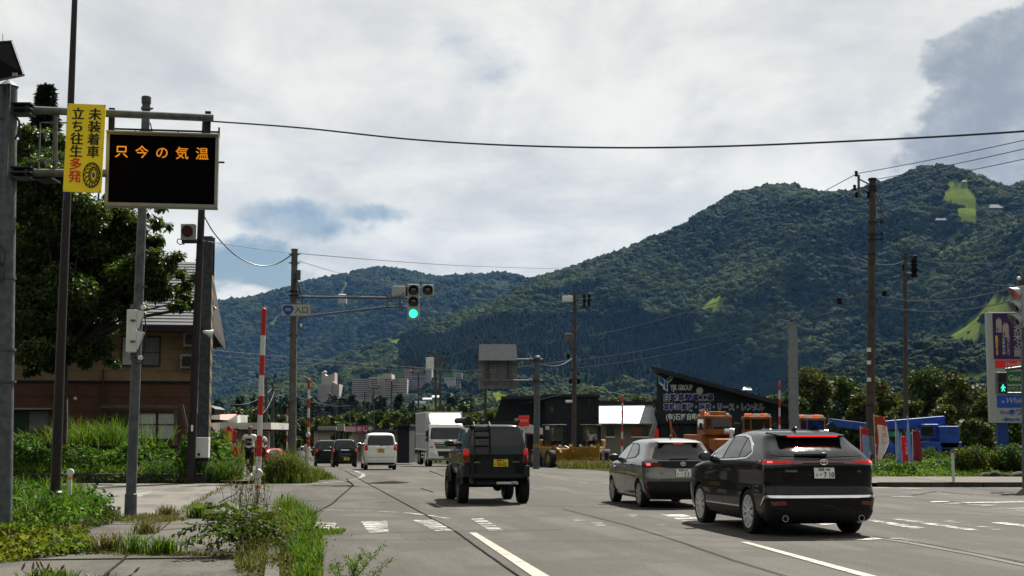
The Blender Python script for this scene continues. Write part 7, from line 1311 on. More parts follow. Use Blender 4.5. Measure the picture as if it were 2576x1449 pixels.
for x, D, rz, bar_, lb in ((1802, 76, 12, False, 'orange snow blower with beacon and chute parked in front of the lettered workshop'), (1905, 77, -6, True, 'orange snow plough with amber light bar left of the pale post'), (2040, 79, 10, True, 'orange snow plough with amber light bar right of the pale post')): p = W(x, 1160, D); plowtruck((p.x, D, gz(D)), R(rz), lb, bar_)
t = thing('plough_marker', 'thin orange raised arm behind the grey hatchback', 'machine arm', W(1690, 1110, 84)); q = MB(); q.bar(rel(t, W(1686, 1056, 84)), rel(t, W(1692, 1112, 84)), .1); q.bar(rel(t, W(1688, 1074, 84)), rel(t, W(1704, 1104, 84)), .08); q.build('arm', MO, t); B('base', MO, t, ((0.08, 0, -.85), (.5, .5, 1.5)), bevel=.03)
# pale slanted panel beside the shed
t = thing('loading_ramp', 'pale slanted panel leaning behind the grey hatchback', 'ramp', W(1640, 1095, 90)); q = MB(); q.prism([rel(t, W(1608, 1174, 90)), rel(t, W(1644, 1066, 90)), rel(t, W(1653, 1066, 90)), rel(t, W(1640, 1174, 90))], (0, .3, 0)); q.build('panel', SHEET, t); B('end_post', SREDM, t, (rel(t, W(1654, 1125, 89.8)), (.15, .15, 2.3)))
# blue truck crane
CBL = M('crane_blue', (.012, .062, .33), .5, var=.25, sc=2); D = 72; p = W(2310, 1165, D); t = thing('truck_crane', 'blue truck crane with lowered boom behind the banners', 'crane', (p.x, D, gz(D)), R(0)); c = lambda x, y, d=0: rel(t, W(x, y, D + d))
q = MB(); q.bar(c(2085, 1062, -1), c(2215, 1078, -.4), .34, .36); q.build('boom', CBL, t, bevel=.03); q = MB(); q.bar(c(2205, 1072, -.3), c(2372, 1058, .4), .5, .46); q.build('boom', CBL, t, bevel=.03); q = MB(); q.bar(c(2086, 1064, -1.2), c(2098, 1080, -1.2), .3); q.build('boom_head', DARKM, t)
q = MB(); [q.box((c(x, 1112).x, 0, c(x, 1112).z), (.9, 2.2, .9)) for x in (2260,)]; q.box(c(2330, 1120), (2.9, 2.2, .35)); q.box(c(2372, 1100), (1.0, 2.2, 1.1)); q.box(c(2230, 1130), (1.6, 2.2, .4)); q.build('carrier', CBL, t, bevel=.05); B('cab', CBL, t, (c(2332, 1086), (.8, 1.5, .75)), bevel=.06); B('cab_window', GLASS, t, (c(2332, 1084, -.78), (.6, .04, .45)), bevel=.02); B('counterweight', HAZ, t, (c(2392, 1108, -.9), (.3, .3, .9))); B('sign_board', M('crane_green', (.02, .22, .12), .5), t, (c(2262, 1092, -1.15), (1.2, .04, .26))); text('lettering', 'レンタル', .18, WHP, t, c(2246, 1095, -1.19), ext=.003); q = MB(); q.cyl(c(2258, 1098, -1.14), c(2258, 1098, -1.1), .4, n=20); q.build('drum', DARKM, t)
for x in (2225, 2256, 2330, 2375): wheel(t, c(x, 1140).x, -.95, .48, .3, 'truck', .28); 
for w_ in [o for o in t.children if o.name.startswith('wheel')]: w_.rotation_euler = (0, 0, R(-90))
B('outrigger', CBL, t, (c(2295, 1145, -1.0), (.2, .3, .9)), (c(2362, 1145, -1.0), (.25, .3, .9)), bevel=.03)
# banners
def banner(x0, y0, x1, y1, D, mats, label, curve=.06, lean=0, txt=None, tw=1.0, bl=0.0):
    t = thing('banner', label, 'banner flag', W((x0 + x1) / 2, y1, D), 0, 'nobori banners in front of the blue crane'); t.location.z = gz(D) + .1; w = (x1 - x0) / F * D; zt = rel(t, W(x0, y0, D)).z; zb = rel(t, W(x0, y1, D)).z
    q = MB(); q.cyl((-w / 2, 0, 0), (-w / 2 + lean, 0, zt + .08), .014, n=6); q.bar((-w / 2 + lean, 0, zt), (-w / 2 + lean + w * tw, 0, zt - .05), .015); q.build('pole', WHP, t)
    n = 14; V = []
    for k in range(n + 1):
        f = k / n; z = zt + (zb - zt) * f
        for u in np.linspace(0, 1, 7): V.append((-w / 2 + lean * (1 - f) + w * u * (tw + (1 - tw) * f ** .8) * (1 - bl * max(0, f - .55) * 1.8) * (1 + .25 * abs(curve) * 5 * math.sin(f * 3.1)) + curve * math.sin(f * 3.1) * .5, .05 * math.sin(u * 7 + f * 4) + curve * math.sin(f * 5) * u, z + .03 * math.sin(u * 5)))
    me = bpy.data.meshes.new('cloth'); me.from_pydata(V, [], [(k * 7 + j, k * 7 + j + 1, (k + 1) * 7 + j + 1, (k + 1) * 7 + j) for k in range(n) for j in range(6)]); o = link('cloth', me, t, mats, True); so = o.modifiers.new('t', 'SOLIDIFY'); so.thickness = .006
    if len(mats) > 1:
        for f in me.polygons:
            k, j = divmod(f.index, 6); f.material_index = mats_pick(k / n, j / 6, len(mats))
    if txt:
        for k, chx in enumerate(txt[0]): text('lettering', chx, w * .5, txt[1], t, (-w * .2 + lean * .5 + curve * .6, -.16, zt - .35 - k * w * .55), ext=.002)
    return t
def mats_pick(f, u, n): return 1 if f < .16 or u < .12 else 0
FW = M('flag_white', (.50, .49, .45), .8, var=.08, trans=.3); FR_ = M('flag_red', (.50, .02, .03), .8, var=.08, trans=.3); FB = M('flag_blue', (.20, .30, .50), .8, var=.12, trans=.3); FO = M('flag_orange', (.38, .07, .02), .8, var=.1, trans=.3); FM = M('flag_maroon', (.28, .035, .06), .8, var=.1, trans=.3); FY = M('flag_yellow', (.55, .38, .04), .8, var=.1, trans=.3)
banner(2166, 1076, 2186, 1165, 59, [FB, FR_], 'light blue banner half behind the tall brown pole'); banner(2204, 1046, 2232, 1160, 57, [FW, FO], 'white banner with orange top just right of the tall brown pole', .14, -.05, ('大売出し', FR_), 1.0, .9); banner(2255, 1050, 2268, 1165, 56, [FB], 'pale blue curved banner left of the bright red one', .10, 0, None, .12); banner(2268, 1098, 2288, 1167, 56.5, [FR_], 'bright red banner with white lettering between two pale blue ones', .03, 0, ('中古車', WHP)); banner(2286, 1050, 2299, 1165, 56, [FB], 'pale blue curved banner right of the bright red one', -.08, 0, None, .12); banner(2297, 1083, 2316, 1160, 58, [FM], 'maroon banner rightmost of the row', .08)
# big roadside sign at the right edge
D = 58; t = thing('roadside_sign', 'tall white roadside sign with purple, green and blue panels on a blue post', 'sign', W(2600, 925, D), R(-4)); c = lambda x, y: rel(t, W(x, y, D)); PURP = M('sign_purple', (.045, .012, .10), .5, var=.08); SGRN = M('sign_green', (.02, .14, .035), .5, var=.06); SWH = M('sign_board_white', (.36, .37, .36), .5, var=.05); SBL2 = M('sign_bright_blue', (.012, .07, .40), .5, var=.05)
x0, x1 = c(2490, 925).x, c(2710, 925).x; zt, zb = c(0, 785).z, c(0, 1064).z; B('cabinet', SWH, t, (((x0 + x1) / 2, .2, (zt + zb) / 2), (x1 - x0, .4, zt - zb)), bevel=.015)
def pan(m, a, ya, yb, b_=2700, nm='panel'): return B(nm, m, t, (((c(a, 925).x + c(b_, 925).x) / 2, -.012, (c(0, ya).z + c(0, yb).z) / 2), (c(b_, 925).x - c(a, 925).x, .024, c(0, ya).z - c(0, yb).z)))
pan(PURP, 2503, 788, 903); pan(SREDM, 2506, 906, 925); pan(SGRN, 2517, 934, 966, 2690, 'panel'); pan(SGRN, 2508, 971, 990); pan(SBL2, 2507, 994, 1025)
def st(body, x, y, h, m, off=.004, **k): return text('lettering', body, h / F * D * 1.05, m, t, (c(x, 925).x, -.03, c(0, y).z), ext=.003, off=off, **k)
for k, ch_ in enumerate('直売所あります'): st(ch_, 2507, 851 + k * 7.2 - .5, 7.5, M('letter_yellow', (.55, .36, .02), .5))
for k, ch_ in enumerate('生産者の宿'): st(ch_, 2524, 857 + k * 8.5, 8, SWH)
for k, ch_ in enumerate('魚沼コシヒカリ'): st(ch_, 2535, 848 + k * 7.5, 8, SWH)
for k, ch_ in enumerate('お米ぷ館'): st(ch_, 2552, 836 + k * 20, 22, SWH)
for a, b_, w in ((2507, 800, 14), (2523, 812, 15)):
    q = MB(); P = [(c(a, 820).x, -.03, c(0, b_ + 36).z), (c(a + w, 820).x, -.03, c(0, b_ + 36).z), (c(a + w, 820).x, -.03, c(0, b_ + 8).z), (c(a + w * .75, 820).x, -.03, c(0, b_).z), (c(a + w * .25, 820).x, -.03, c(0, b_).z), (c(a, 820).x, -.03, c(0, b_ + 8).z)]; q.prism(P, (0, -.01, 0)); q.build('rice_bag_print', M('print_cream', (.34, .33, .30), .6, var=.1), t); q = MB(); q.box((c(a + w * .25, 820).x, -.045, c(0, b_ + 28).z), (.06, .01, .14)); q.box((c(a + w / 2, 820).x, -.045, c(0, b_).z), (.10, .01, .06)); q.build('rice_bag_mark', FO, t)
st('1km先', 2529, 922, 15, SWH, .006); st('Gas', 2536, 957, 19, SWH, .008); st('アイサン 南', 2524, 981, 9, SWH); st('TEL 025-78', 2513, 989, 6, SWH); st('White', 2526, 1014, 19, SWH, .002, shear=.3); st('★', 2517, 1014, 9, SWH); st('ロッヂ', 2513, 1041, 11, SBL2, .004); st('ホワイト', 2534, 1043, 17, SBL2, .006); st('→', 2517, 1060, 16, SBL2, .006); st('700m', 2530, 1058, 8, SBL2); st('TEL', 2550, 1058, 8, SBL2)
B('post', M('post_blue', (.012, .05, .24), .4, var=.1), t, ((c(2525, 1060).x, .2, (zb - 2.3) / 2 + zb / 2 - .0), (.42, .3, 2.4)), ((c(2680, 1060).x, .2, zb - 1.1), (.42, .3, 2.4)))
# right-edge signal pole, side-on traffic light and green man
D = 42; p = W(2584, 1200, D); t = thing('signal_pole', 'grey signal pole at the right edge of the picture', 'pole', (p.x, D, 0)); q = MB(); q.tube([(0, 0, 0), rel(t, W(2578, 668, D))], [.15, .12], 16); q.build('pole', STEEL, t, True); B('junction_box', STEELD, t, (rel(t, W(2568, 722, D)), (.2, .2, .4)), bevel=.02); q = MB(); q.ellip(rel(t, W(2563, 700, D - .1)), (.06, .05, .06)); q.build('insulator', WHT, t, True); q = MB(); q.tube([rel(t, W(2530, 930, D)), rel(t, W(2590, 922, D))], .05, 8); q.tube([rel(t, W(2530, 990, D)), rel(t, W(2590, 990, D))], .04, 8); q.tube([rel(t, W(2572, 765, D)), rel(t, W(2600, 765, D))], .05, 8); q.build('arm', STEEL, t, True)
t = sighead(W(2564, 772, D - .3), R(-74), [REDS, LENS, LENS], 'traffic light at the right edge turned left with large visors'); 
for ch_ in t.children: 
    if ch_.name.startswith('hood'): ch_.data.materials[0] = SIGH; ch_.scale = (1, 1.5, 1)
D = 41; t = thing('pedestrian_signal', 'pedestrian signal showing a lit green walking man', 'traffic signal', W(2522, 964, D), R(2)); B('housing', STEEL, t, ((0, .1, 0), (.30, .2, .64)), bevel=.02); q = MB(); [q.box((0, -.005, z), (.23, .03, .25)) for z in (.15, -.14)]; q.build('lens_panel', BLK, t)
q = MB(); q.ellip((0, -.035, -.06), (.022, .012, .024)); q.prism([(-.028, -.03, -.09), (.028, -.03, -.09), (.024, -.03, -.165), (-.024, -.03, -.165)], (0, -.015, 0)); q.bar((-.01, -.04, -.16), (-.045, -.04, -.235), .02); q.bar((.01, -.04, -.16), (.04, -.04, -.235), .02); q.bar((-.028, -.04, -.095), (-.065, -.04, -.15), .016); q.bar((.028, -.04, -.095), (.065, -.04, -.14), .016); q.build('walking_figure', GREEN, t)
# planting on the right
tag(hedge('grass', 0, (11.6, 21.5, 50.2, 53.5, .32), 7500, .11, L_GR, 4.0), 'weedy green strip under the banners', kind='stuff'); tag(hedge('grass', 0, (13.0, 26.0, 57.5, 61, .6), 6500, .14, L_KUD, 6.0), 'rank greenery behind the banners', kind='stuff'); P = np.random.rand(2600, 3) * [10, 3.2, 0] + [11.5, 50.2, 0]; tag(blades('grass', P, .28, L_GR, None, .03, .7), 'grass blades under the banners', kind='stuff')
P = np.random.rand(2000, 3) * [7, 4, 0] + [2.2, 66.5, -.05]; tag(blades('grass', P, .4, L_DRY, None, .03, .7), 'dry grass in front of the yellow loaders', kind='stuff')
def bush(name, label, px_, py, D, w, h, n, m, leaf=.1, group=None):
    p = W(px_, py, D); t = thing(name, label, 'bush', (p.x, D, gz(D) + .02), 0, group); d = rdir(n); rr = np.random.rand(n) ** .3; P = d * rr[:, None] * np.array([w / 2, w / 2, h / 2]); P *= (1 + .18 * np.sin(P[:, :1] * 9) * np.cos(P[:, 1:2] * 8)); P[:, 2] += h * .48; leafmesh('foliage', P, leaf, m, t, up=.8); b = MB(); [b.tube([(0, 0, 0), (random.uniform(-.3, .3) * w, random.uniform(-.2, .2) * w, h * .6)], [.03, .01], 5) for _ in range(5)]; b.build('stem', BARK, t); return t
L_YG = LM('yellow_green_leaf', (.05, .075, .010), (.10, .115, .014), tr=.25)
bush('bush', 'rounded yellow green bush left of the blue sign post', 2452, 1195, 52, 1.55, 1.15, 6500, L_YG); bush('bush', 'darker bush under the tall roadside sign', 2545, 1198, 52, 1.7, 1.2, 6500, L_DK); bush('topiary', 'small clipped dark round shrub before the blue crane', 2336, 1158, 62, .95, 1.0, 2600, L_DK, .07); bush('bush', 'leafy weeds at the foot of the maroon banner', 2275, 1185, 51.5, 1.0, .55, 2200, L_KUD); bush('bush', 'low green weeds beside the tall brown pole', 2215, 1182, 52, .9, .4, 1500, L_DK)
for i, (x, w, lb) in enumerate(((2478, .42, 'flat brown rock leftmost under the yellow green bush'), (2502, .5, 'larger grey rock under the yellow green bush'), (2532, .38, 'small rock between the two bushes'), (2556, .55, 'broad rock under the darker bush'), (2580, .5, 'rock at the right picture edge'), (2268, .55, 'dark boulder among the weeds by the banners'))):
    p = G(x, 1206 if i < 5 else 1186); q = MB(); q.ellip((0, 0, .08), (w / 2, w * .4, w * .3), 10, 7); q.v = [(a + .05 * math.sin(9 * b_ + i), b_ + .04 * math.sin(11 * c_ + i), c_ + .04 * math.sin(8 * a + 2 * i)) for a, b_, c_ in q.v]; o = q.build('rock', STONE); o.location = (p.x, p.y, gz(p.y) + .03); tag(o, lb, 'rock', 'rocks edging the right planting')
t = thing('crumpled_sheet', 'blue and white plastic sheet lying in the weeds', 'litter', G(2393, 1186)); q = MB(); q.v = []; 
V = [(x * .14 - .4, y * .12, .05 + .06 * math.sin(x * 2.1 + y) + .04 * math.cos(y * 3 - x)) for y in range(5) for x in range(8)]; q.add(V, [(r_ * 8 + k, r_ * 8 + k + 1, r_ * 8 + k + 9, r_ * 8 + k + 8) for r_ in range(4) for k in range(7)]); q.build('sheet', M('plastic_blue', (.08, .25, .45), .4, c2=(.4, .4, .4), sc=2), t)
# ------------------------------------------------------------------ trees behind the yards
def broadtree(name, label, x, ytop, wpx, D, m, n=5200, leaf=None, group=None, flat=1.0):
    z0 = gz(D); p = W(x, 1100, D); h = W(x, ytop, D).z - z0; w = wpx / F * D; t = thing(name, label, 'tree', (p.x, D, z0), random.random() * 6.28, group); L_ = []
    for k in range(34):
        a = random.random() * 6.28; zz = random.uniform(.14, .95); r_ = w / 2 * math.sqrt(max(.05, 1 - ((zz - .45) / .58) ** 2)) * random.uniform(.2, .95); L_.append((r_ * math.cos(a), r_ * math.sin(a), h * zz * .93, min(w, h) * random.uniform(.15, .26)))
    leafmesh('crown', crown(L_, n, 0), leaf or max(.16, D * .0028), m, t, droop=.3, w=.7, up=1.0); b = MB(); b.tube([(0, 0, -.5), (0, 0, h * .75)], [h * .03, h * .008], 8)
    for l in L_[::3]: b.tube([(0, 0, h * .35), l[:3]], [h * .01, .02], 5)
    b.build('trunk', BARK, t); return t
L_MID = LM('valley_leaf', (.030, .052, .010), (.060, .082, .014), tr=.2); L_MID2 = LM('valley_leaf_light', (.035, .055, .010), (.062, .082, .014), tr=.2); L_OL2 = LM('olive_tree_leaf', (.045, .052, .009), (.085, .088, .013), tr=.22)
TG = 'trees behind the blue crane'
for x, y, w, D, m, lb in ((2050, 915, 130, 125, L_OL2, 'rounded olive tree behind the pale H post'), (2125, 930, 110, 130, L_MID, 'dark tree left of the tall brown pole'), (2230, 945, 120, 120, L_OL2, 'olive tree right of the tall brown pole'), (2330, 912, 150, 135, L_MID, 'tallest dark tree above the blue crane'), (2420, 925, 130, 125, L_OL2, 'broad olive tree left of the roadside sign'), (2500, 960, 110, 120, L_MID, 'dark tree behind the tall roadside sign'), (2170, 985, 90, 112, L_OL2, 'lower olive tree between the tall pole and crane boom'), (2290, 1000, 100, 110, L_MID2, 'lighter lower tree behind the thinner pole'), (2450, 1055, 120, 84, L_MID2, 'leafy thicket left of the sign post'), (2560, 1040, 130, 90, L_DK, 'dark thicket at the right picture edge'), (2385, 1010, 90, 112, L_OL2, 'small olive tree behind the crane counterweight'), (2000, 985, 70, 120, L_MID, 'dark small tree beside the workshop roof')):
    broadtree('tree', lb, x, y, w, D, m, 7500, group=TG)
# ------------------------------------------------------------------ valley floor: town, trees, hotels on the slope
_SV = VR.reshape(-1, 3)
def surfD(x, y):
    """distance at which the mountain surface shows at this bearing and height"""
    i = (x - 300) / 3000 * (VR.shape[0] - 1); i = int(max(0, min(VR.shape[0] - 1, round(i))))
    for p in VR[i]:
        if PX(p)[1] <= y: return float(p[1])
    return 1800.0
HOT = M('hotel_wall', (.36, .29, .235), .85, var=.08, sc=.05); HOT2 = M('hotel_lilac', (.29, .275, .31), .85, var=.06, sc=.05); HOTW = M('hotel_window', (.035, .033, .035), .4, var=.3, sc=.2); HROOF = M('hotel_red_roof', (.36, .04, .05), .7, var=.1); SCH = M('school_green', (.24, .27, .20), .85, var=.06); BWH = M('building_white', (.34, .34, .32), .6, var=.05); HSH = M('hotel_pale', (.36, .305, .24), .85, var=.06)
def block(t, x0, y0, x1, y1, D, dep, m, floors=0, cols=0, gap=.3, wh=.45, nm='wall', wm=None, skirt=0):
    a, b_ = rel(t, W(x0, y0, D)), rel(t, W(x1, y1, D)); zt = a.z; zb = b_.z - skirt; q = MB(); q.prism([(a.x, a.y, zb), (rel(t, W(x1, y0, D)).x, a.y, zb), (rel(t, W(x1, y0, D)).x, a.y, zt), (a.x, a.y, zt)], (0, dep, 0)); q.build(nm, m, t)
    if floors:
        xw = rel(t, W(x1, y0, D)).x - a.x; fh = (zt - b_.z) / (floors + .3); cw = xw / cols
        for i in range(floors):
            for j in range(cols): B('window', wm or HOTW, t, ((a.x + cw * (j + .5), a.y - .02, zt - fh * (i + .75)), (cw * (1 - gap), .3, fh * wh)))
def hillthing(name, label, cat, x, y): D = surfD(x, y); return thing(name, label, cat, W(x, y, D)), D
t, D = hillthing('hotel_tower', 'pale brown hotel tower with a white V-shaped roof on the slope', 'hotel', 827, 1004); D -= 30
block(t, 800, 966, 853, 1000, D, 30, HOT, 0, 0, skirt=25); s_ = 33 / 9.0
for k in range(9): block(t, 799.5, 967.5 + k * s_, 822, 969.2 + k * s_, D - .6, 1, HSH, nm='balcony'); block(t, 828, 967.5 + k * s_, 853.5, 969.2 + k * s_, D - .6, 1, HSH, nm='balcony'); block(t, 833, 969.6 + k * s_, 838, 971 + k * s_, D - .3, .6, HOTW, nm='window')
q = MB(); q.prism([rel(t, W(x, y, D + 3)) for x, y in ((809, 967), (842, 967), (842, 937), (828, 945), (822, 946), (809, 936))], (0, 20, 0)); q.build('roof_house', HSH, t); q = MB(); q.ellip(rel(t, W(817, 937, D + 5)), (2, 2, 1.5)); q.ellip(rel(t, W(839, 964, D)), (1.5, 1.5, 1.5)); q.build('roof_dome', BWH, t)
t, D = hillthing('hotel', 'long stepped beige hotel with rows of balconies on the slope', 'hotel', 940, 1010); D -= 40
block(t, 886, 953, 931, 1006, D, 30, HOT, 10, 8, skirt=30); block(t, 928, 949, 952, 1004, D - 4, 34, HOT, 0, 0, skirt=30); block(t, 951, 945, 966, 1004, D, 34, HOT, skirt=30); block(t, 963, 940, 985, 1000, D - 2, 34, HSH, skirt=30)
for k in range(10): block(t, 930, 951 + k * 5.2, 953, 953.4 + k * 5.2, D - 6, 2, HSH, nm='balcony'); block(t, 932, 953.6 + k * 5.2, 951, 955.6 + k * 5.2, D - 4.5, 1, HOTW, nm='window')
for k in range(9): block(t, 968, 951 + k * 5.6, 986, 953.6 + k * 5.6, D - 5, 3, HOT, nm='balcony'); block(t, 969, 954 + k * 5.6, 985, 956.2 + k * 5.6, D - 3, 1.2, HOTW, nm='window')
block(t, 985, 953, 1024, 996, D + 5, 28, HOT, 7, 7, skirt=30)
t, D = hillthing('hotel', 'lilac white hotel with a red roof edge behind the beige hotel', 'hotel', 1050, 985); block(t, 1018, 935, 1072, 985, D, 30, HOT2, 9, 11, .25, .35, skirt=20); block(t, 1020, 933, 1072, 936, D - 2, 33, HROOF, nm='roof_edge'); block(t, 1026, 929, 1034, 934, D + 6, 10, HROOF, nm='roof_house'); block(t, 1070, 924, 1086, 985, D + 2, 26, HOT2, nm='stair_tower', skirt=20)
t, D = hillthing('school_building', 'low pale green building with a row of dark windows below the beige hotel', 'building', 1010, 1022); D -= 25; block(t, 986, 992, 1032, 1016, D, 14, SCH, 2, 9, .35, .3, skirt=10); block(t, 1030, 990, 1050, 1014, D + 4, 12, SCH, skirt=10); block(t, 985, 1004, 1034, 1006, D - 1, 3, M('canopy_dark', (.09, .06, .05), .7), nm='canopy'); block(t, 990, 990.5, 1040, 992.3, D, 14, BWH, nm='parapet')
t, D = hillthing('white_building', 'small bright white building on the slope right of the double poles', 'building', 1132, 975); block(t, 1118, 950, 1146, 958, D - 8, 12, BWH, 1, 6, .3, .3, skirt=12); block(t, 1140, 938, 1162, 952, D, 14, HOT2, 2, 4); block(t, 1140, 950, 1158, 975, D + 2, 10, BWH, 3, 3)
for x0, y0, x1, y1, lb in ((1062, 1002, 1098, 1006, 'flat white roof strip above the truck'), (1085, 996, 1110, 1001, 'pale house roof on the slope above the truck'), (1040, 1010, 1075, 1016, 'grey low house above the truck cargo box'), (930, 1012, 958, 1017, 'blue grey hip roof below the beige hotel'), (1160, 1000, 1185, 1004, 'small red roofed house on the slope')):
    D = surfD((x0 + x1) / 2, y1 + 12) - 20; t = thing('far_house', lb, 'house', W((x0 + x1) / 2, y1 + 8, D), 0, 'houses scattered at the foot of the slope'); block(t, x0 + 2, y1 - .5, x1 - 2, y1 + 8, D, 8, SCH if 'grey' not in lb else CHAR2, 1, 5, .4, .4, skirt=6); q = MB(); A_ = [rel(t, W(x0, y1, D - 1.5)), rel(t, W(x1, y1, D - 1.5)), rel(t, W(x1 - 3, y0, D + 4)), rel(t, W(x0 + 3, y0, D + 4))]; q.prism(A_, (0, 0, .5)); q.build('roof', HROOF if 'red' in lb else BWH if 'white' in lb or 'pale' in lb else MATS['cover_grey'], t)
# buildings high on the mountain
def lodge(x0, y0, x1, y1, lb, m, rm):
    D = surfD((x0 + x1) / 2, y1 + 3) - 12; t = thing('ski_lodge', lb, 'lodge', W((x0 + x1) / 2, y1, D)); block(t, x0 + 1, (y0 + y1) / 2, x1 - 1, y1, D, 10, m, 1, 4, .4, .4, skirt=8); q = MB(); q.prism([rel(t, W(x0, (y0 + y1) / 2, D - 2)), rel(t, W(x1, (y0 + y1) / 2, D - 2)), rel(t, W(x1 - 4, y0, D + 6)), rel(t, W(x0 + 3, y0, D + 6))], (0, 0, .8)); q.build('roof', rm, t)
lodge(2352, 550, 2382, 561, 'grey roofed lodge below the upper ski run', CHAR2, MATS['cover_grey']); lodge(2488, 516, 2524, 533, 'blue grey gondola station right of the upper ski run', MATS['cover_grey'], CHAR2); lodge(2419, 455, 2431, 462, 'tiny hut on the summit above the ski run', BWH, CHAR2); lodge(2272, 684, 2300, 691, 'pale flat roof on the slope behind the thinner pole', BWH, HSH); lodge(850, 741, 872, 747, 'pale station far up the hazy mountain', BWH, HOT2); lodge(1868, 975, 1892, 990, 'blue grey house behind the workshop roof', MATS['cover_grey'], BWH)
t, D = hillthing('lift_tower', 'ski lift pylon on the lower grass slope at the right', 'pylon', 2468, 950); q = MB(); q.bar(rel(t, W(2468, 955, D - 5)), rel(t, W(2468, 922, D - 5)), .9); q.bar(rel(t, W(2456, 923, D - 5)), rel(t, W(2481, 922, D - 5)), .8); q.build('mast', STEELD, t)
# valley trees and cedars in front of the slope
VL_ = ['leftmost round tree over the filling station roof', 'olive tree over the pink station roof', 'lighter tree right of the pink station roof', 'tree just left of the nearest snow pole top band', 'tree between the nearest snow pole and the signal pole', 'tree right of the signal pole behind the far queue', 'lighter tree behind the far snow pole', 'tree under the hotel tower', 'olive tree left below the beige hotel', 'tree above the black kei car', 'wide olive tree below the beige hotel', 'lighter tree above the white kei car', 'tree below the pale green school', 'olive tree left of the cargo truck top', 'lighter tree above the truck cargo box', 'dark tree behind the double utility poles', 'olive tree above the truck cab', 'lighter tree above the green off-roader rack', 'dark tree left of the rear of the road sign', 'olive tree under the rear of the road sign', 'low tree over the off-roader roof rack', 'low olive tree by the far snow pole foot', 'low olive tree over the black kei car roof', 'low dark tree over the white kei car roof', 'low lighter tree behind the white shirted couple', 'tall olive tree behind the road sign back', 'dark tree behind the gantry post', 'lighter tree behind the transformer pole', 'dark tree behind the flat roofed black workshop', 'lighter tree behind the pale metal roof', 'dark tree between pale roof and lettered gable', 'tree behind the low end of the lettered gable roof']
VT = 'trees on the valley floor'
spots = [(560, 1030, 60, 175, 0), (600, 1022, 70, 190, 2), (640, 1018, 62, 200, 1), (672, 1030, 50, 170, 0), (705, 1035, 60, 220, 1), (755, 1040, 50, 210, 0), (800, 1045, 58, 190, 1), (842, 1038, 60, 200, 0), (880, 1030, 62, 260, 1), (915, 1042, 55, 180, 0), (950, 1028, 66, 230, 2), (985, 1030, 60, 190, 1), (1015, 1022, 60, 260, 0), (1055, 1028, 60, 210, 2), (1090, 1020, 56, 250, 1), (1125, 1012, 60, 230, 0), (1160, 1008, 62, 240, 2), (1195, 1018, 60, 190, 1), (1225, 1030, 55, 170, 0), (1255, 1020, 60, 210, 2), (1180, 1040, 50, 160, 0), (730, 1050, 44, 170, 2), (860, 1058, 44, 160, 2), (1000, 1055, 46, 160, 0), (575, 1045, 50, 140, 1), (1300, 990, 60, 260, 2), (1420, 985, 70, 260, 0), (1480, 985, 60, 240, 1), (1550, 990, 70, 220, 0), (1610, 985, 64, 240, 1), (1660, 985, 50, 260, 0), (1950, 985, 60, 240, 1)]
names = ['dark green', 'olive', 'lighter green']
for i, (x, y, w, D, c_) in enumerate(spots):
    broadtree('tree', VL_[i], x, y, w, D, (L_MID, L_OL2, L_MID2)[c_], 3400, None, VT)
for i in range(46):
    x = random.choice([random.uniform(770, 900), random.uniform(900, 1010), random.uniform(1030, 1240), random.uniform(540, 780)]); y = random.uniform(992, 1022); D = random.uniform(300, 420); p = W(x, 1100, D); h = W(x, y, D).z - gz(D)
    conifer('cedar_tree', 'dark pointed cedar in the row below the hotels', (p.x, D, gz(D)), h, h * .24, L_CED, 420, h * .10, None, 'cedars below the hotels')
# far utility poles along the road
for x0, x1, yt, D, lb in ((1097, 1096, 890, 150, 'left of the double utility poles above the truck'), (1108, 1108, 893, 152, 'right of the double utility poles above the truck'), (1052, 1053, 938, 190, 'dark pole above the truck cargo box'), (983, 985, 958, 200, 'pole in front of the beige hotel right wing'), (940, 940, 975, 220, 'pole in front of the beige hotel centre'), (917, 918, 985, 230, 'pole in front of the beige hotel left wing'), (669, 670, 948, 130, 'pole just right of the nearest snow pole'), (686, 686, 962, 135, 'pole with many arms left of the signal pole'), (846, 847, 1012, 260, 'small pole under the hotel tower'), (880, 880, 1018, 240, 'small pole between tower and beige hotel'), (757, 757, 1040, 230, 'thin pole left of the far snow pole'), (816, 816, 1035, 210, 'thin pole right of the far snow pole'), (1221, 1221, 852, 120, 'dark pole behind the rear of the road sign')):
    t, tp = upole(x0, 1150, x1, yt, D, .17, .10, lb, WOODP)
    for k_ in (.985, .93): q = MB(); q.bar(tp * k_ + Vector((-.9, 0, 0)), tp * k_ + Vector((.9, 0, 0)), .10); q.build('crossarm', BRASS, t)
    insul(t, [Vector(t.location) + tp + Vector((u, 0, .12 - abs(u) * 0)) for u in (-.8, .8)], .10, .28)
    if x0 == 1097: B('transformer_box', WHT, t, (tp + Vector((-.6, -.1, -1.0)), (.8, .6, 1.2)), bevel=.05)
for i, (a, b_) in enumerate((((669, 955, 130), (846, 1016, 260)), ((669, 970, 130), (530, 880, 100)), ((686, 968, 135), (880, 1020, 240)), ((686, 975, 135), (560, 1010, 120)), ((1097, 900, 150), (985, 962, 200)), ((1053, 945, 190), (940, 980, 220)), ((690, 985, 135), (640, 1040, 110)))): wire('thin wire strung between the far town poles, %s span' % ('first', 'second', 'third', 'fourth', 'fifth', 'sixth', 'seventh')[i], [a, b_], .022, WIREM, .8)
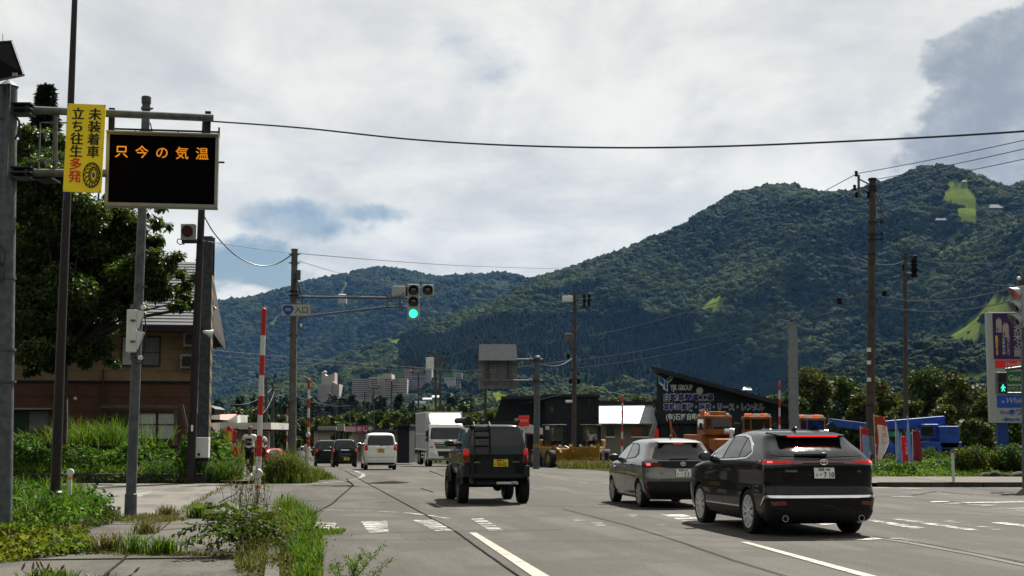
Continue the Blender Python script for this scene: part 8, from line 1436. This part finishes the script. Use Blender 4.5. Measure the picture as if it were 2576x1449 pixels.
# filling station and roadside shops on the left
STW = M('station_white', (.46, .46, .42), .7, c2=(.36, .36, .33), sc=.8); PINKR = M('roof_pink', (.34, .20, .17), .7, var=.1)
D = 96; t = thing('filling_station', 'white filling station canopy on columns with a pink roofed office', 'filling station', W(610, 1130, D)); block(t, 600, 1063, 682, 1080, D, 9, STW, nm='canopy'); block(t, 519, 1064, 600, 1078, D + .3, 9, STW, nm='canopy'); block(t, 600, 1080, 682, 1084, D + .5, 8, CHAR2, nm='canopy_underside')
for x in (607, 672, 560): block(t, x, 1080, x + 5, 1177, D + 2, .5, STW, nm='column')
q = MB(); q.prism([rel(t, W(x, y, D + 8)) for x, y in ((515, 1046), (597, 1043), (597, 1066), (515, 1066))], (0, 4, 0)); q.build('office_wall', STW, t); q = MB(); q.prism([rel(t, W(515, 1047, D + 6)), rel(t, W(596, 1045, D + 6)), rel(t, W(570, 1062, D + 1)), rel(t, W(515, 1062, D + 1))], (0, 0, .1)); q.build('roof', PINKR, t); block(t, 515, 1042.5, 598, 1045, D + 6, .4, RTILE, nm='ridge'); block(t, 540, 1084, 640, 1176, D + 9, .3, M('station_glass', (.10, .13, .12), .1, var=.3), nm='shop_window'); block(t, 590, 1084, 606, 1176, D + 4, 1, STW, nm='pump_wall')
t = thing('shop_eave', 'dark tiled shop eave with a small signboard behind the striped post', 'eave', W(522, 1032, 57)); q = MB(); q.prism([rel(t, W(x, y, 57)) for x, y in ((500, 1016), (530, 1022), (542, 1029), (538, 1040), (500, 1044))], (0, 2, 0)); q.build('roof', RTILE, t); q = MB(); q.prism([rel(t, W(x, y, 58)) for x, y in ((512, 1054), (560, 1056), (560, 1061), (512, 1064))], (0, 1.2, 0)); q.build('awning', RTILE, t); B('sign_bracket', STEEL, t, (rel(t, W(519, 1080, 57.7)), (.16, .1, 1.2))); q = MB(); q.prism([rel(t, W(x, y, 58.8)) for x, y in ((470, 1040), (516, 1040), (516, 1195), (470, 1195))], (0, 3, 0)); q.build('shop_wall', CRM, t)
t = thing('paper_lantern', 'weathered red paper lantern hanging beside the control cabinet', 'lantern', W(527, 1089, 58.4)); q = MB(); q.lathe([(.08, -.24), (.13, -.22)] + [(.19 * math.cos(a) ** .5 * (1 + .015 * (-1) ** i), .21 * math.sin(a)) for i, a in enumerate(np.linspace(-1.1, 1.1, 15))] + [(.13, .22), (.08, .24)], (0, 0, 0), 20); q.build('shade', M('lantern_paper', (.17, .055, .045), .8, var=.15, sc=8), t, True); q = MB(); q.lathe([(.10, .22), (.10, .26)], (0, 0, 0), 16); q.lathe([(.09, -.27), (.09, -.22)], (0, 0, 0), 16); q.bar((0, 0, .26), (0, 0, .55), .015); q.build('rim', BLK, t)
banner(569, 1072, 580, 1132, 70, [FY, FR_], 'yellow banner among red ones at the filling station', .03); banner(584, 1082, 594, 1115, 74, [FR_], 'red banner hanging near the filling station column', -.04); banner(560, 1078, 565, 1128, 72, [FO], 'orange banner left of the yellow banner', .02); banner(579, 1122, 594, 1162, 63, [FR_], 'red banner with white character low beside the path', .04, 0, ('や', WHP))
p = W(563, 1145, 88); van = dup(CAR6, (p.x, 88, gz(88)), R(150), 'white van glinting in the sun at the filling station'); van.name = 'white_van'
p = W(597, 1150, 82); c_ = dup(CAR5, (p.x, 82, gz(82)), R(120), 'dark blue car parked by the filling station banners'); c_.name = 'parked_car'
for v_, mm in ((van, MATS['paint_white']), (c_, MATS['paint_blue'])):
    for ch_ in list(v_.children):
        if ch_.name.startswith('body') or ch_.name.startswith('door_mirror'): ch_.data = ch_.data.copy(); ch_.data.materials[0] = mm
        if ch_.name.startswith(('licence_plate', 'emblem')):
            for g_ in list(ch_.children): bpy.data.objects.remove(g_)
            bpy.data.objects.remove(ch_)
PNK = M('sign_magenta', (.34, .03, .10), .5, var=.06); PNK2 = M('sign_pale_pink', (.42, .26, .29), .6, var=.08)
for x0, y0, x1, y1, D, m, lb, tx in ((895, 1070, 922, 1088, 130, PNK, 'magenta shop sign with white letters behind the white kei car', 'めしや'), (866, 1073, 896, 1086, 132, PNK2, 'pale pink shop sign left of the magenta one', ''), (849, 1066, 866, 1084, 128, BWH, 'white framed billboard above the black kei car', ''), (800, 1072, 846, 1082, 150, HSH, 'long weathered shop fascia left of the billboard', ''), (1118, 1058, 1128, 1075, 120, BWH, 'white sign beside the truck', '')):
    if x0 > 1100: continue
    t = thing('shop_sign', lb, 'sign', W((x0 + x1) / 2, (y0 + y1) / 2, D)); block(t, x0, y0, x1, y1, D, .4, m, nm='panel'); block(t, x0 + 2, y1, x0 + 3.5, 1172, D + .1, .15, STEELD, nm='post'); block(t, x1 - 3, y1, x1 - 1.5, 1172, D + .1, .15, STEELD, nm='post')
    if tx: text('lettering', tx, .5, WHP, t, rel(t, W(x0 + 2, y1 - 4, D - .05)), ext=.01, off=.01)
    if 'billboard' in lb: block(t, x0 + 2, y0 + 2, x1 - 2, y1 - 2, D - .06, .05, SCH, nm='poster')
for x0, y0, x1, y1, D, m, rm, lb in ((1000, 1072, 1030, 1165, 122, CHAR, RTILE, 'black shed wall left of the cargo truck'), (790, 1085, 900, 1160, 165, HSH, RTILE, 'row of low shops behind the far traffic'), (900, 1085, 1000, 1160, 150, CRM, MATS['cover_grey'], 'low shop behind the white kei car')):
    t = thing('shop_building', lb, 'building', W((x0 + x1) / 2, 1150, D)); block(t, x0, y0, x1, y1, D, 7, m, 1 if 'shop' in lb else 0, 7, .4, .25); block(t, x0 - 2, y0 - 5, x1 + 2, y0, D - .8, 8.6, rm, nm='roof')
for x, y, D, lb in ((838, 1150, 78, 'round mirror on a pole left of the black kei car'),): p = W(770, 1128, 75); t = thing('road_mirror', 'small round cream marker on a post near the far snow pole', 'marker', p); q = MB(); q.ellip((0, 0, 0), (.16, .08, .2)); q.build('disc', HSH, t, True); B('post', HSH, t, ((0, .05, -.9), (.08, .08, 1.6)))
for i_, (s_, t_) in enumerate(((84, -5.5), (96, -5.0), (108, -5.8), (122, -5.2))): verge('tall rough weeds before the filling station, %s clump' % ('first', 'second', 'third', 'fourth')[i_], road(s_, t_), 1300, 1.6, 6, 1.5)
tag(hedge('grass', 0, (14.5, 40, 62, 70, .8), 4000, .22, L_OL, 3.0, 4), 'rough weeds in front of the machine yard', kind='stuff')
